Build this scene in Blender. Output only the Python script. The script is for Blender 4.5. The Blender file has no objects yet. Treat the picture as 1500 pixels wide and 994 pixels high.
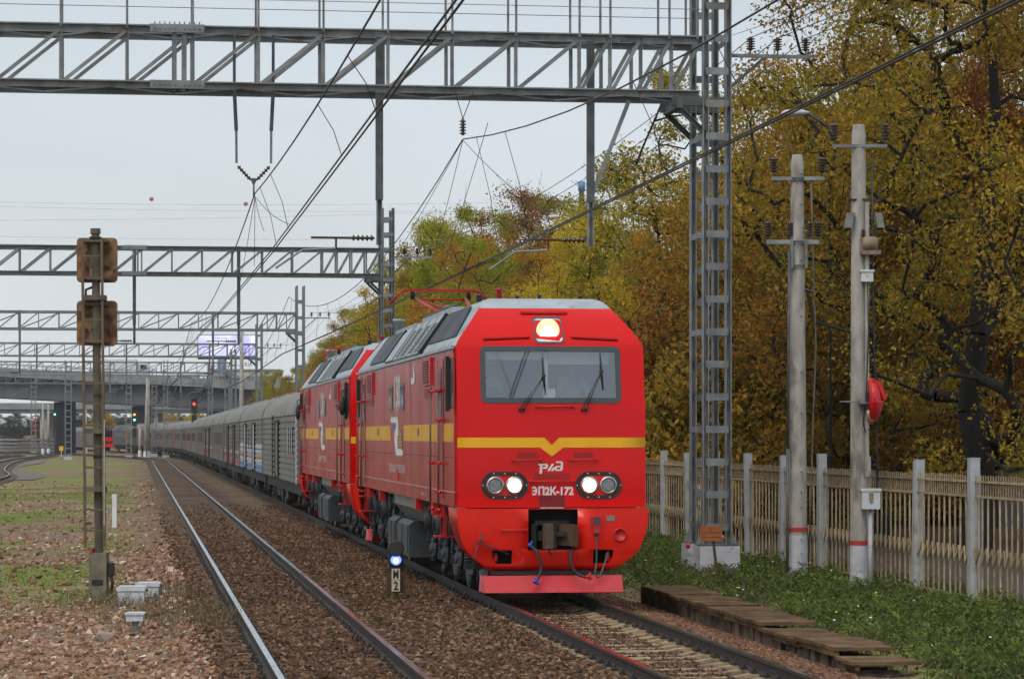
import bpy, bmesh, math, random
import numpy as np
from mathutils import Vector, Matrix
sc = bpy.context.scene
COL = sc.collection
RAD = math.radians
random.seed(7)
rng = np.random.default_rng(11)

# ------------------------------------------------------------------ camera, sky, sun, exposure
cam_d = bpy.data.cameras.new('camera')
cam = bpy.data.objects.new('camera', cam_d)
COL.objects.link(cam)
CAMZ = 2.67                      # metres above the rail heads (rail head = z 0)
cam.location = (0, 0, CAMZ)
cam.rotation_euler = (RAD(90), 0, 0)
cam_d.sensor_width = 36
cam_d.lens = 95.3
cam_d.shift_y = 0.0933
cam_d.clip_end = 9000
cam_d.clip_start = 0.5
sc.camera = cam

SUN_EL, SUN_AZ = RAD(52), RAD(205)          # azimuth from +Y clockwise: behind the camera
world = bpy.data.worlds.new('World')
sc.world = world
world.use_nodes = True
wn, wl = world.node_tree.nodes, world.node_tree.links
bg = wn['Background']
sky = wn.new('ShaderNodeTexSky')
sky.sky_type = 'NISHITA'
sky.sun_disc = False
sky.sun_elevation = SUN_EL
sky.sun_rotation = SUN_AZ
sky.air_density = 1.0
sky.dust_density = 3.0
skm = wn.new('ShaderNodeVectorMath'); skm.operation = 'SCALE'; skm.inputs['Scale'].default_value = 0.10
wl.new(sky.outputs[0], skm.inputs[0])
tc = wn.new('ShaderNodeTexCoord')
sep = wn.new('ShaderNodeSeparateXYZ'); wl.new(tc.outputs['Generated'], sep.inputs[0])
ramp = wn.new('ShaderNodeValToRGB')
ramp.color_ramp.elements[0].position = 0.0
ramp.color_ramp.elements[0].color = (0.665, 0.70, 0.72, 1)
ramp.color_ramp.elements[1].position = 0.24
ramp.color_ramp.elements[1].color = (0.505, 0.58, 0.645, 1)
zen = ramp.color_ramp.elements.new(1.0); zen.color = (0.86, 0.92, 0.97, 1)      # overcast: brighter overhead
wl.new(sep.outputs['Z'], ramp.inputs[0])
# soft overcast unevenness
nz = wn.new('ShaderNodeTexNoise'); nz.inputs['Scale'].default_value = 3.0; nz.inputs['Detail'].default_value = 4
mp = wn.new('ShaderNodeMapping'); mp.inputs['Scale'].default_value = (1, 1, 4)
wl.new(tc.outputs['Generated'], mp.inputs[0]); wl.new(mp.outputs[0], nz.inputs['Vector'])
mr = wn.new('ShaderNodeMapRange'); mr.inputs['From Min'].default_value = .3; mr.inputs['From Max'].default_value = .7; mr.inputs['To Min'].default_value = 0.90; mr.inputs['To Max'].default_value = 1.06
wl.new(nz.outputs['Fac'], mr.inputs['Value'])
cl = wn.new('ShaderNodeVectorMath'); cl.operation = 'SCALE'
wl.new(ramp.outputs[0], cl.inputs[0]); wl.new(mr.outputs[0], cl.inputs['Scale'])
mx = wn.new('ShaderNodeMix'); mx.data_type = 'RGBA'; mx.inputs['Factor'].default_value = 0.93
wl.new(skm.outputs[0], mx.inputs['A']); wl.new(cl.outputs[0], mx.inputs['B'])
wl.new(mx.outputs['Result'], bg.inputs['Color'])
bg.inputs['Strength'].default_value = 1.0

sun_d = bpy.data.lights.new('sun', 'SUN')
sun_d.energy = 1.4
sun_d.angle = RAD(35)
sun_d.color = (1, 0.95, 0.88)
sun = bpy.data.objects.new('sun', sun_d)
COL.objects.link(sun)
sd = Vector((math.sin(SUN_AZ) * math.cos(SUN_EL), math.cos(SUN_AZ) * math.cos(SUN_EL), math.sin(SUN_EL)))
sun.rotation_euler = sd.to_track_quat('Z', 'Y').to_euler()
sun.location = (0, 0, 60)

vs = sc.view_settings
vs.view_transform = 'Standard'
vs.look = 'None'
vs.exposure = 0.25
vs.gamma = 1.0
vs.use_curve_mapping = False
cy = sc.cycles
cy.max_bounces = 4
cy.diffuse_bounces = 1
cy.glossy_bounces = 2
cy.use_adaptive_sampling = True
cy.adaptive_threshold = 0.04
cy.transparent_max_bounces = 12
cy.volume_bounces = 0
cy.use_denoising = True

# ------------------------------------------------------------------ frames of reference
F = 3970.0                                    # focal length in photo pixels (1500 wide)
def at(px, py, Y):                            # a point of the place at depth Y
    return Vector(((px - 750) / F * Y, Y, CAMZ + (637 - py) / F * Y))
HEAD = math.asin(0.1372)
OX, OY = 0.64, 43.6                           # train track, at the front of the locomotive
S_CURVE, R_CURVE = 246.0, 1500.0
def path(s, r=0.0, sc_=S_CURVE, rc=R_CURVE):
    """point and heading on the train track: s metres beyond the locomotive front, r metres to the right"""
    if s <= sc_:
        h = HEAD
        x, y = OX - math.sin(h) * s, OY + math.cos(h) * s
    else:
        th = (s - sc_) / rc
        x0, y0 = OX - math.sin(HEAD) * sc_, OY + math.cos(HEAD) * sc_
        h = HEAD + th
        x = x0 - rc * (math.cos(HEAD) - math.cos(h))
        y = y0 + rc * (math.sin(h) - math.sin(HEAD))
    return Vector((x + math.cos(h) * r, y + math.sin(h) * r, 0)), h
def W(s, r, z=0.0):
    p, h = path(s, r)
    p.z = z
    return p
def rs(X, Y):                                 # numpy: offsets from the straight track
    dx, dy = X - OX, Y - OY
    s = -dx * math.sin(HEAD) + dy * math.cos(HEAD)
    r = dx * math.cos(HEAD) + dy * math.sin(HEAD)
    return s, r

# ------------------------------------------------------------------ helpers
def tag(o, label=None, cat=None, group=None, kind=None):
    if label: o['label'] = label
    if cat: o['category'] = cat
    if group: o['group'] = group
    if kind: o['kind'] = kind
    return o
def empty(name, loc, rz=0.0, label=None, cat=None, group=None):
    o = bpy.data.objects.new(name, None)
    COL.objects.link(o)
    o.location = loc
    o.rotation_euler = (0, 0, rz)
    o.empty_display_size = 0.2
    return tag(o, label, cat, group)
def link(name, me, parent=None, loc=None, rz=0.0):
    o = bpy.data.objects.new(name, me)
    COL.objects.link(o)
    o.parent = parent
    if loc is not None: o.location = loc
    if rz: o.rotation_euler = (0, 0, rz)
    return o
KIDS = {}
def copy_tree(o, parent=None):
    c = o.copy()
    COL.objects.link(c)
    c.parent = parent
    for ch in CH.get(o.name, ()):
        copy_tree(ch, c)
    return c
CH = {}
def index_children():
    CH.clear()
    for o in bpy.data.objects:
        if o.parent: CH.setdefault(o.parent.name, []).append(o)
ORD = ['first', 'second', 'third', 'fourth', 'fifth', 'sixth', 'seventh', 'eighth', 'ninth', 'tenth', 'eleventh', 'twelfth',
       'thirteenth', 'fourteenth', 'fifteenth', 'sixteenth', 'seventeenth', 'eighteenth', 'nineteenth', 'twentieth',
       'twenty-first', 'twenty-second', 'twenty-third', 'twenty-fourth', 'twenty-fifth', 'twenty-sixth', 'twenty-seventh',
       'twenty-eighth', 'twenty-ninth', 'thirtieth']
ORD += ['thirty-' + w for w in ORD[:9]] + ['fortieth'] + ['forty-' + w for w in ORD[:9]] + ['fiftieth']

class MB:
    def __init__(s):
        s.v, s.f, s.m, s.sm = [], [], [], []
        s.mi, s.smooth = 0, False
    def add(s, vs, fs, smooth=None):
        b = len(s.v)
        s.v.extend(tuple(p) for p in vs)
        for f in fs:
            s.f.append([b + i for i in f]); s.m.append(s.mi)
            s.sm.append(s.smooth if smooth is None else smooth)
        return s
    def box(s, x0, x1, y0, y1, z0, z1):
        return s.add([(x0,y0,z0),(x1,y0,z0),(x1,y1,z0),(x0,y1,z0),(x0,y0,z1),(x1,y0,z1),(x1,y1,z1),(x0,y1,z1)],
              [(3,2,1,0),(4,5,6,7),(0,1,5,4),(1,2,6,5),(2,3,7,6),(3,0,4,7)])
    def beam(s, p0, p1, w, h=None, up=(0, 0, 1)):
        p0, p1 = Vector(p0), Vector(p1)
        h = w if h is None else h
        d = (p1 - p0).normalized()
        u = Vector(up)
        if abs(d.dot(u)) > 0.98: u = Vector((0, 1, 0))
        a = d.cross(u).normalized() * (w / 2)
        b = a.cross(d).normalized() * (h / 2)
        return s.add([p0-a-b, p0+a-b, p0+a+b, p0-a+b, p1-a-b, p1+a-b, p1+a+b, p1-a+b],
              [(3,2,1,0),(4,5,6,7),(0,1,5,4),(1,2,6,5),(2,3,7,6),(3,0,4,7)])
    def cyl(s, p0, p1, r0, r1=None, n=12, caps=True, smooth=True):
        return s.lathe(p0, Vector(p1) - Vector(p0), [(0, r0), (1, r0 if r1 is None else r1)], n, caps, smooth)
    def lathe(s, base, axis, prof, n=12, caps=True, smooth=True):
        base, axis = Vector(base), Vector(axis)
        d = axis.normalized()
        u = Vector((0, 0, 1)) if abs(d.z) < 0.9 else Vector((1, 0, 0))
        a = d.cross(u).normalized(); b = d.cross(a)
        vs = []
        for t, r in prof:
            for i in range(n):
                an = 2 * math.pi * i / n
                vs.append(base + axis * t + (a * math.cos(an) + b * math.sin(an)) * r)
        k = len(prof)
        fs = [(j*n+i, j*n+(i+1) % n, (j+1)*n+(i+1) % n, (j+1)*n+i) for j in range(k-1) for i in range(n)]
        s.add(vs, fs, smooth)
        if caps:
            b0 = len(s.v) - len(vs)
            s.f.append([b0+i for i in range(n)][::-1]); s.m.append(s.mi); s.sm.append(False)
            s.f.append([b0+(k-1)*n+i for i in range(n)]); s.m.append(s.mi); s.sm.append(False)
        return s
    def tube(s, pts, r, n=6, smooth=True):
        pts = [Vector(p) for p in pts]
        vs, k = [], len(pts)
        rr = r if isinstance(r, (list, tuple)) else [r] * k
        pa = None
        for j, p in enumerate(pts):
            d = (pts[min(j+1, k-1)] - pts[max(j-1, 0)]).normalized()
            if pa is None:
                u = Vector((0, 0, 1)) if abs(d.z) < 0.9 else Vector((1, 0, 0))
                a = d.cross(u).normalized()
            else:
                a = (pa - d * pa.dot(d)).normalized()
            pa = a
            b = d.cross(a)
            for i in range(n):
                an = 2 * math.pi * i / n
                vs.append(p + (a * math.cos(an) + b * math.sin(an)) * rr[j])
        fs = [(j*n+i, j*n+(i+1) % n, (j+1)*n+(i+1) % n, (j+1)*n+i) for j in range(k-1) for i in range(n)]
        fs.append(tuple(range(n))[::-1]); fs.append(tuple((k-1)*n+i for i in range(n)))
        return s.add(vs, fs, smooth)
    def prism(s, poly, fn, c0, c1, smooth=False):
        """poly of (a, b) swept from c0 to c1; fn(a, b, c) gives the point"""
        n = len(poly)
        vs = [fn(a, b, c0) for a, b in poly] + [fn(a, b, c1) for a, b in poly]
        fs = [(i, (i+1) % n, n+(i+1) % n, n+i) for i in range(n)]
        s.add(vs, fs, smooth)
        b0 = len(s.v) - 2*n
        s.f.append([b0+i for i in range(n)][::-1]); s.m.append(s.mi); s.sm.append(False)
        s.f.append([b0+n+i for i in range(n)]); s.m.append(s.mi); s.sm.append(False)
        return s
    def mesh(s, name, mats, sharp=None):
        me = bpy.data.meshes.new(name)
        me.from_pydata(s.v, [], s.f)
        bm = bmesh.new(); bm.from_mesh(me)
        bmesh.ops.recalc_face_normals(bm, faces=bm.faces)
        bm.to_mesh(me); bm.free()
        for m in (mats if isinstance(mats, (list, tuple)) else [mats]):
            me.materials.append(m)
        me.polygons.foreach_set('material_index', s.m)
        me.polygons.foreach_set('use_smooth', s.sm)
        if sharp: me.set_sharp_from_angle(angle=RAD(sharp))
        me.update()
        return me
    def build(s, name, mats, parent=None, loc=None, rz=0.0, sharp=None):
        return link(name, s.mesh(name, mats, sharp), parent, loc, rz)

UNIT = {}
def unit_mesh(shape, m):
    k = (shape, m.name)
    if k not in UNIT:
        b = MB()
        if shape == 'box': b.box(-.5, .5, -.5, .5, 0, 1)
        elif shape == 'angle':
            b.prism([(-.5,-.5),(.5,-.5),(.5,-.32),(-.32,-.32),(-.32,.5),(-.5,.5)], lambda x, y, z: (x, y, z), 0, 1)
        elif shape == 'channel':
            b.prism([(-.5,-.5),(.5,-.5),(.5,.5),(.32,.5),(.32,-.3),(-.32,-.3),(-.32,.5),(-.5,.5)], lambda x, y, z: (x, y, z), 0, 1)
        elif shape == 'rod': b.cyl((0,0,0), (0,0,1), .5, n=8)
        elif shape == 'insulator':
            pr = [(0, .2)]
            for i in range(5): pr += [(.06+i*.18, .2), (.10+i*.18, .5), (.14+i*.18, .46), (.17+i*.18, .22)]
            pr += [(1, .2)]
            b.lathe((0,0,0), (0,0,1), pr, 12)
        UNIT[k] = b.mesh(shape, m)
    return UNIT[k]
def piece(name, p0, p1, w, h, m, parent=None, shape='box', up=(0, 0, 1)):
    p0, p1 = Vector(p0), Vector(p1)
    d = p1 - p0
    L = d.length; d.normalize()
    u = Vector(up)
    if abs(d.dot(u)) > 0.98: u = Vector((0, 1, 0))
    a = d.cross(u).normalized(); b = d.cross(a)
    o = bpy.data.objects.new(name, unit_mesh(shape, m))
    COL.objects.link(o)
    o.parent = parent
    M = Matrix((a, b, d)).transposed() @ Matrix.Diagonal((w, h, L))
    o.matrix_basis = Matrix.Translation(p0) @ M.to_4x4()
    return o
def mesh_np(name, V, Fc, m, smooth=False):
    me = bpy.data.meshes.new(name)
    nv, nf, k = len(V), len(Fc), Fc.shape[1]
    me.vertices.add(nv); me.vertices.foreach_set('co', np.ascontiguousarray(V, dtype=np.float32).ravel())
    me.loops.add(nf * k); me.loops.foreach_set('vertex_index', np.ascontiguousarray(Fc, dtype=np.int32).ravel())
    me.polygons.add(nf)
    me.polygons.foreach_set('loop_start', np.arange(0, nf * k, k, dtype=np.int32))
    me.polygons.foreach_set('use_smooth', np.full(nf, smooth))
    me.update(calc_edges=True)
    for mm in (m if isinstance(m, (list, tuple)) else [m]): me.materials.append(mm)
    return me
def text_mesh(body, width, height, m, bold=0.0, extrude=0.0):
    c = bpy.data.curves.new('lettering', 'FONT')
    c.body = body; c.size = 1; c.offset = bold; c.resolution_u = 3; c.extrude = 0
    o = bpy.data.objects.new('lettering', c)
    COL.objects.link(o)
    dg = bpy.context.evaluated_depsgraph_get(); dg.update()
    me = bpy.data.meshes.new_from_object(o.evaluated_get(dg))
    bpy.data.objects.remove(o)
    n = len(me.vertices)
    co = np.zeros(n * 3, dtype=np.float32); me.vertices.foreach_get('co', co); co = co.reshape(-1, 3)
    mn, mxx = co.min(0), co.max(0)
    co[:, 0] = (co[:, 0] - (mn[0] + mxx[0]) / 2) / (mxx[0] - mn[0]) * width
    co[:, 1] = (co[:, 1] - (mn[1] + mxx[1]) / 2) / (mxx[1] - mn[1]) * height
    me.vertices.foreach_set('co', co.ravel()); me.update()
    me.materials.clear(); me.materials.append(m)
    return me
FRONT = Matrix(((1,0,0),(0,0,-1),(0,1,0)))          # text plane facing -y
SIDE = Matrix(((0,0,-1),(-1,0,0),(0,1,0)))          # text plane facing -x
def place(name, me, rot3, loc, parent):
    o = bpy.data.objects.new(name, me)
    COL.objects.link(o); o.parent = parent
    o.matrix_basis = Matrix.Translation(Vector(loc)) @ rot3.to_4x4()
    return o

# value noise
_lat = rng.random((256, 256))
def vnoise(x, y):
    xi, yi = np.floor(x).astype(int), np.floor(y).astype(int)
    fx, fy = x - xi, y - yi
    fx, fy = fx*fx*(3-2*fx), fy*fy*(3-2*fy)
    g = lambda a, b: _lat[a % 256, b % 256]
    return (g(xi,yi)*(1-fx)+g(xi+1,yi)*fx)*(1-fy) + (g(xi,yi+1)*(1-fx)+g(xi+1,yi+1)*fx)*fy
def fbm(x, y, o=4):
    t, a, n = 0, 0.5, 0
    for i in range(o):
        t = t + a * vnoise(x * 2**i + 17*i, y * 2**i + 31*i); n += a; a *= .5
    return t / n

# ------------------------------------------------------------------ materials
def nodes_of(name):
    m = bpy.data.materials.new(name); m.use_nodes = True
    nt = m.node_tree
    return m, nt, nt.nodes, nt.links, nt.nodes['Principled BSDF']
def mat(name, c1, c2=None, scale=3.0, rough=.6, metal=0.0, bump=0.0, bscale=None, stretch=(1,1,1), spec=.5, coat=0.0,
        rnd=0.0, lo=.35, hi=.65, wear=None, wlo=.6, whi=.7, wscale=6.0, rvar=0.12):
    m, nt, N, L, P = nodes_of(name)
    P.inputs['Roughness'].default_value = rough
    P.inputs['Metallic'].default_value = metal
    P.inputs['Specular IOR Level'].default_value = spec
    P.inputs['Coat Weight'].default_value = coat
    P.inputs['Coat Roughness'].default_value = 0.15
    geo = N.new('ShaderNodeNewGeometry')
    mp = N.new('ShaderNodeMapping'); mp.inputs['Scale'].default_value = stretch
    L.new(geo.outputs['Position'], mp.inputs[0])
    nz = N.new('ShaderNodeTexNoise'); nz.inputs['Scale'].default_value = scale; nz.inputs['Detail'].default_value = 6
    L.new(mp.outputs[0], nz.inputs['Vector'])
    rp = N.new('ShaderNodeValToRGB')
    c2 = c2 or tuple(x * .75 for x in c1)
    rp.color_ramp.elements[0].position = lo; rp.color_ramp.elements[0].color = (*c1, 1)
    rp.color_ramp.elements[1].position = hi; rp.color_ramp.elements[1].color = (*c2, 1)
    L.new(nz.outputs['Fac'], rp.inputs[0])
    col = rp.outputs[0]
    if wear:
        n2 = N.new('ShaderNodeTexNoise'); n2.inputs['Scale'].default_value = wscale; n2.inputs['Detail'].default_value = 8
        L.new(mp.outputs[0], n2.inputs['Vector'])
        r2 = N.new('ShaderNodeMapRange'); r2.inputs['From Min'].default_value = wlo; r2.inputs['From Max'].default_value = whi
        L.new(n2.outputs['Fac'], r2.inputs['Value'])
        mw = N.new('ShaderNodeMix'); mw.data_type = 'RGBA'
        L.new(r2.outputs[0], mw.inputs['Factor']); L.new(col, mw.inputs['A'])
        mw.inputs['B'].default_value = (*wear, 1)
        col = mw.outputs['Result']
    if rnd:
        oi = N.new('ShaderNodeObjectInfo')
        r3 = N.new('ShaderNodeMapRange'); r3.inputs['To Min'].default_value = 1 - rnd; r3.inputs['To Max'].default_value = 1 + rnd
        L.new(oi.outputs['Random'], r3.inputs['Value'])
        sc_ = N.new('ShaderNodeVectorMath'); sc_.operation = 'SCALE'
        L.new(col, sc_.inputs[0]); L.new(r3.outputs[0], sc_.inputs['Scale'])
        col = sc_.outputs[0]
    L.new(col, P.inputs['Base Color'])
    if rvar:
        r4 = N.new('ShaderNodeMapRange'); r4.inputs['To Min'].default_value = max(0.02, rough - rvar); r4.inputs['To Max'].default_value = min(1, rough + rvar)
        L.new(nz.outputs['Fac'], r4.inputs['Value']); L.new(r4.outputs[0], P.inputs['Roughness'])
    if bump:
        nb = N.new('ShaderNodeTexNoise'); nb.inputs['Scale'].default_value = bscale or scale * 6; nb.inputs['Detail'].default_value = 6
        L.new(mp.outputs[0], nb.inputs['Vector'])
        bp = N.new('ShaderNodeBump'); bp.inputs['Strength'].default_value = bump; bp.inputs['Distance'].default_value = 0.02
        L.new(nb.outputs['Fac'], bp.inputs['Height']); L.new(bp.outputs[0], P.inputs['Normal'])
    return m
def emit(name, c, strength):
    m, nt, N, L, P = nodes_of(name)
    P.inputs['Base Color'].default_value = (*[x*.5 for x in c], 1)
    P.inputs['Emission Color'].default_value = (*c, 1)
    P.inputs['Emission Strength'].default_value = strength
    return m
def island_mat(name, cols, rough=.9, trans=0.0, objrnd=0.0):
    """a different colour for each stone, leaf or blade"""
    m, nt, N, L, P = nodes_of(name)
    geo = N.new('ShaderNodeNewGeometry')
    rp = N.new('ShaderNodeValToRGB')
    e = rp.color_ramp.elements
    for i, c in enumerate(cols):
        p = i / (len(cols) - 1)
        if i == 0: el = e[0]
        elif i == 1: el = e[1]
        else: el = e.new(p)
        el.position = p; el.color = (*c, 1)
    e[1].position = 1 / (len(cols) - 1) if len(cols) > 2 else 1
    if objrnd:
        nzp = N.new('ShaderNodeTexNoise'); nzp.inputs['Scale'].default_value = .42; nzp.inputs['Detail'].default_value = 2
        L.new(geo.outputs['Position'], nzp.inputs['Vector'])
        m1 = N.new('ShaderNodeMapRange'); m1.inputs['From Min'].default_value = .33; m1.inputs['From Max'].default_value = .67; m1.inputs['To Max'].default_value = .58
        L.new(nzp.outputs['Fac'], m1.inputs['Value'])
        m2 = N.new('ShaderNodeMath'); m2.operation = 'MULTIPLY_ADD'; m2.inputs[1].default_value = .42
        L.new(geo.outputs['Random Per Island'], m2.inputs[0]); L.new(m1.outputs[0], m2.inputs[2]); L.new(m2.outputs[0], rp.inputs[0])
    else:
        L.new(geo.outputs['Random Per Island'], rp.inputs[0])
    col = rp.outputs[0]
    if objrnd:
        oi = N.new('ShaderNodeObjectInfo')
        hs = N.new('ShaderNodeHueSaturation')
        a = N.new('ShaderNodeMapRange'); a.inputs['To Min'].default_value = .5 - objrnd * .06; a.inputs['To Max'].default_value = .5 + objrnd * .06
        b = N.new('ShaderNodeMapRange'); b.inputs['To Min'].default_value = 1 - objrnd * .35; b.inputs['To Max'].default_value = 1 + objrnd * .25
        L.new(oi.outputs['Random'], a.inputs['Value']); L.new(oi.outputs['Random'], b.inputs['Value'])
        L.new(a.outputs[0], hs.inputs['Hue']); L.new(b.outputs[0], hs.inputs['Value']); L.new(col, hs.inputs['Color'])
        col = hs.outputs[0]
    L.new(col, P.inputs['Base Color'])
    P.inputs['Roughness'].default_value = rough
    P.inputs['Specular IOR Level'].default_value = .25
    if trans:
        tr = N.new('ShaderNodeBsdfTranslucent'); L.new(col, tr.inputs['Color'])
        ms = N.new('ShaderNodeMixShader'); ms.inputs['Fac'].default_value = trans
        L.new(P.outputs[0], ms.inputs[1]); L.new(tr.outputs[0], ms.inputs[2])
        L.new(ms.outputs[0], N['Material Output'].inputs['Surface'])
    return m
def glass(name, tint, refl, rough=0.03):
    m, nt, N, L, P = nodes_of(name)
    N.remove(P)
    t = N.new('ShaderNodeBsdfTransparent'); t.inputs['Color'].default_value = (*tint, 1)
    g = N.new('ShaderNodeBsdfGlossy'); g.inputs['Roughness'].default_value = rough; g.inputs['Color'].default_value = (.9, .95, 1, 1)
    lw = N.new('ShaderNodeFresnel'); lw.inputs['IOR'].default_value = 1.5
    ad = N.new('ShaderNodeMath'); ad.operation = 'ADD'; ad.inputs[1].default_value = refl; ad.use_clamp = True
    L.new(lw.outputs[0], ad.inputs[0])
    ms = N.new('ShaderNodeMixShader')
    L.new(ad.outputs[0], ms.inputs['Fac']); L.new(t.outputs[0], ms.inputs[1]); L.new(g.outputs[0], ms.inputs[2])
    L.new(ms.outputs[0], N['Material Output'].inputs['Surface'])
    return m

M = {}
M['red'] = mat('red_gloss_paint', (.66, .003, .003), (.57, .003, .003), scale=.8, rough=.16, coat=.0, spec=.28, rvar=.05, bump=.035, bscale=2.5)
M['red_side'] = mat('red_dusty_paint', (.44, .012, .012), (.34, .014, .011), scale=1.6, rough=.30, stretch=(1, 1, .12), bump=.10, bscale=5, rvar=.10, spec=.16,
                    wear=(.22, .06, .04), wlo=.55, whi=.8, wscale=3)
M['orange_red'] = mat('orange_red_paint', (.72, .013, .003), (.64, .011, .003), scale=1.2, rough=.25, spec=.4, coat=.0, rvar=.06)
M['plow_red'] = mat('plow_red_paint', (.55, .02, .03), (.45, .02, .025), scale=3, rough=.35)
M['red_trim'] = mat('red_trim', (.50, .01, .01), (.42, .008, .008), rough=.4)
M['yellow'] = mat('yellow_stripe', (.74, .37, .008), (.64, .31, .010), scale=2, rough=.42, spec=.15, stretch=(1, 1, .2))
M['yellow_front'] = mat('yellow_front_stripe', (.84, .43, .006), (.79, .40, .006), scale=2, rough=.3)
M['roof_grey'] = mat('roof_grey_paint', (.36, .40, .43), (.27, .30, .33), scale=2, rough=.45, stretch=(1, 1, .4), wear=(.2, .2, .2), wlo=.6, whi=.8)
M['dark_panel'] = mat('dark_panel', (.018, .023, .030), (.013, .016, .021), scale=1, rough=.45, spec=.2)
M['black'] = mat('black_rubber', (.012, .012, .013), (.02, .02, .02), rough=.5)
M['dark_grey'] = mat('dark_grey_frame', (.055, .06, .065), (.045, .05, .055), rough=.4)
M['white'] = mat('white_paint', (.72, .72, .72), (.62, .62, .62), rough=.5)
M['chrome'] = mat('lamp_rim', (.55, .56, .57), (.4, .4, .4), rough=.25, metal=.9)
M['gear'] = mat('running_gear', (.06, .072, .082), (.025, .028, .032), scale=5, rough=.55, wear=(.05, .035, .025), wlo=.55, whi=.7, wscale=7, bump=.1)
M['gear_dark'] = mat('running_gear_dark', (.010, .010, .011), (.018, .015, .013), scale=5, rough=.7)
M['tank'] = mat('olive_tank', (.20, .20, .16), (.15, .15, .12), scale=3, rough=.55)
M['wheel'] = mat('wheel_steel', (.10, .09, .085), (.06, .05, .045), scale=6, rough=.5, metal=.5)
M['tread'] = mat('wheel_tread', (.5, .5, .5), (.4, .4, .4), rough=.3, metal=1)
M['rust'] = mat('rusty_iron', (.10, .045, .02), (.05, .028, .018), scale=9, rough=.85, bump=.3)
M['coupler'] = mat('coupler_iron', (.12, .06, .03), (.05, .045, .045), scale=7, rough=.7, bump=.2)
M['lamp_on'] = emit('lamp_warm_white', (1, .80, .44), 2.4)
M['lamp_core'] = emit('lamp_core', (1, .88, .66), 8)
M['lamp_big'] = emit('top_lamp_lens', (1, .70, .42), .85)
M['lamp_off'] = mat('lamp_off', (.22, .25, .25), (.15, .17, .17), rough=.15, scale=20)
M['glass'] = glass('windscreen_glass', (.80, .87, .88), .20)
M['glass_dark'] = mat('dark_window_glass', (.010, .013, .015), (.02, .025, .028), rough=.12, spec=.3, scale=2)
M['clear'] = glass('lamp_cover_glass', (.95, .96, .97), .05)
M['interior'] = mat('cab_interior', (.34, .37, .37), (.30, .33, .33), rough=.7)
M['blind'] = mat('cream_blind', (.62, .60, .48), (.55, .52, .42), rough=.8)
M['steel'] = mat('galvanised_steel', (.235, .25, .255), (.15, .16, .165), scale=3, rough=.55, metal=.2, rnd=.20, wear=(.17, .13, .09), wlo=.58, whi=.74, wscale=2.2)
M['steel_dark'] = mat('dark_steel', (.10, .108, .112), (.06, .066, .07), scale=4, rough=.6, metal=.2, rnd=.12, wear=(.12, .08, .05), wlo=.62, whi=.75)
M['steel_far'] = mat('weathered_grey_steel', (.19, .205, .215), (.13, .145, .155), scale=.6, rough=.65)
M['wire'] = mat('copper_wire', (.022, .02, .018), (.035, .03, .025), rough=.6)
M['porcelain'] = mat('brown_porcelain', (.035, .018, .012), (.05, .025, .016), rough=.2, scale=8)
M['concrete'] = mat('pale_concrete', (.39, .365, .325), (.27, .25, .22), scale=6, rough=.85, bump=.25, stretch=(1, 1, .4), wear=(.15, .125, .10), wlo=.54, whi=.72, wscale=3)
M['whitewash'] = mat('whitewashed_concrete', (.50, .50, .54), (.40, .40, .43), scale=4, rough=.85, bump=.2, wear=(.25, .24, .23), wlo=.6, whi=.72)
M['red_mark'] = mat('red_mark', (.50, .02, .03), (.42, .03, .03), rough=.7)
M['fence'] = mat('pale_grey_fence_post', (.42, .44, .46), (.34, .35, .36), scale=5, rough=.6, wear=(.22, .17, .10), wlo=.6, whi=.78, wscale=3, rnd=.08)
M['fence_bar'] = mat('beige_rusty_bars', (.38, .30, .185), (.27, .20, .115), scale=7, rough=.7, rnd=.25, wear=(.20, .09, .03), wlo=.55, whi=.75)
M['rail_side'] = mat('rail_side', (.045, .030, .022), (.028, .02, .017), scale=8, rough=.75, bump=.1)
M['rail_top'] = mat('rail_top', (.62, .64, .68), (.52, .53, .56), scale=12, rough=.16, metal=1, stretch=(1, .1, 1))
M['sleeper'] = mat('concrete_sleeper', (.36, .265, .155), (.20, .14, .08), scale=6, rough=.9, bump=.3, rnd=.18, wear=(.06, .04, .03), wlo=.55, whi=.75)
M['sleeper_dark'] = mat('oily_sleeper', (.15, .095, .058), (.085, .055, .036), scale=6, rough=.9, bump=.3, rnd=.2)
M['clip'] = mat('rail_clip', (.022, .018, .016), (.035, .026, .02), rough=.7)
M['plank'] = mat('weathered_planks', (.15, .090, .046), (.075, .047, .026), scale=2.5, rough=.9, spec=.1, bump=.4, bscale=20, rnd=.22, stretch=(1, 1, 1), wear=(.19, .14, .085), wlo=.6, whi=.8)
M['stone'] = mat('rubble_stone', (.17, .115, .075), (.06, .042, .03), scale=5, rough=.95, bump=.5, rnd=.35)
M['signal_rust'] = mat('rusty_signal_back', (.27, .15, .065), (.11, .042, .018), scale=5, rough=.8, lo=.38, hi=.62, wear=(.035, .016, .012), wlo=.55, whi=.7, wscale=4)
M['pole_grime'] = mat('grimy_pole', (.135, .115, .08), (.085, .072, .05), scale=5, rough=.8, stretch=(1, 1, .3))
M['box_white'] = mat('white_box_paint', (.58, .60, .62), (.48, .50, .52), scale=5, rough=.5, wear=(.20, .17, .13), wlo=.62, whi=.75)
M['orange_sign'] = mat('orange_sign', (.36, .10, .02), (.30, .085, .02), rough=.6)
M['wood_stake'] = mat('wood_stake', (.085, .055, .035), (.06, .04, .028), rough=.9)
M['plate'] = mat('cream_plate', (.56, .50, .38), (.50, .44, .33), rough=.6)
M['blue_lamp'] = emit('blue_signal_lamp', (.06, .10, 1.0), 5)
M['blue_core'] = emit('blue_signal_core', (.55, .65, 1.0), 6)
M['green_lamp'] = emit('green_signal_lamp', (.2, 1.0, .6), 3)
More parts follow.
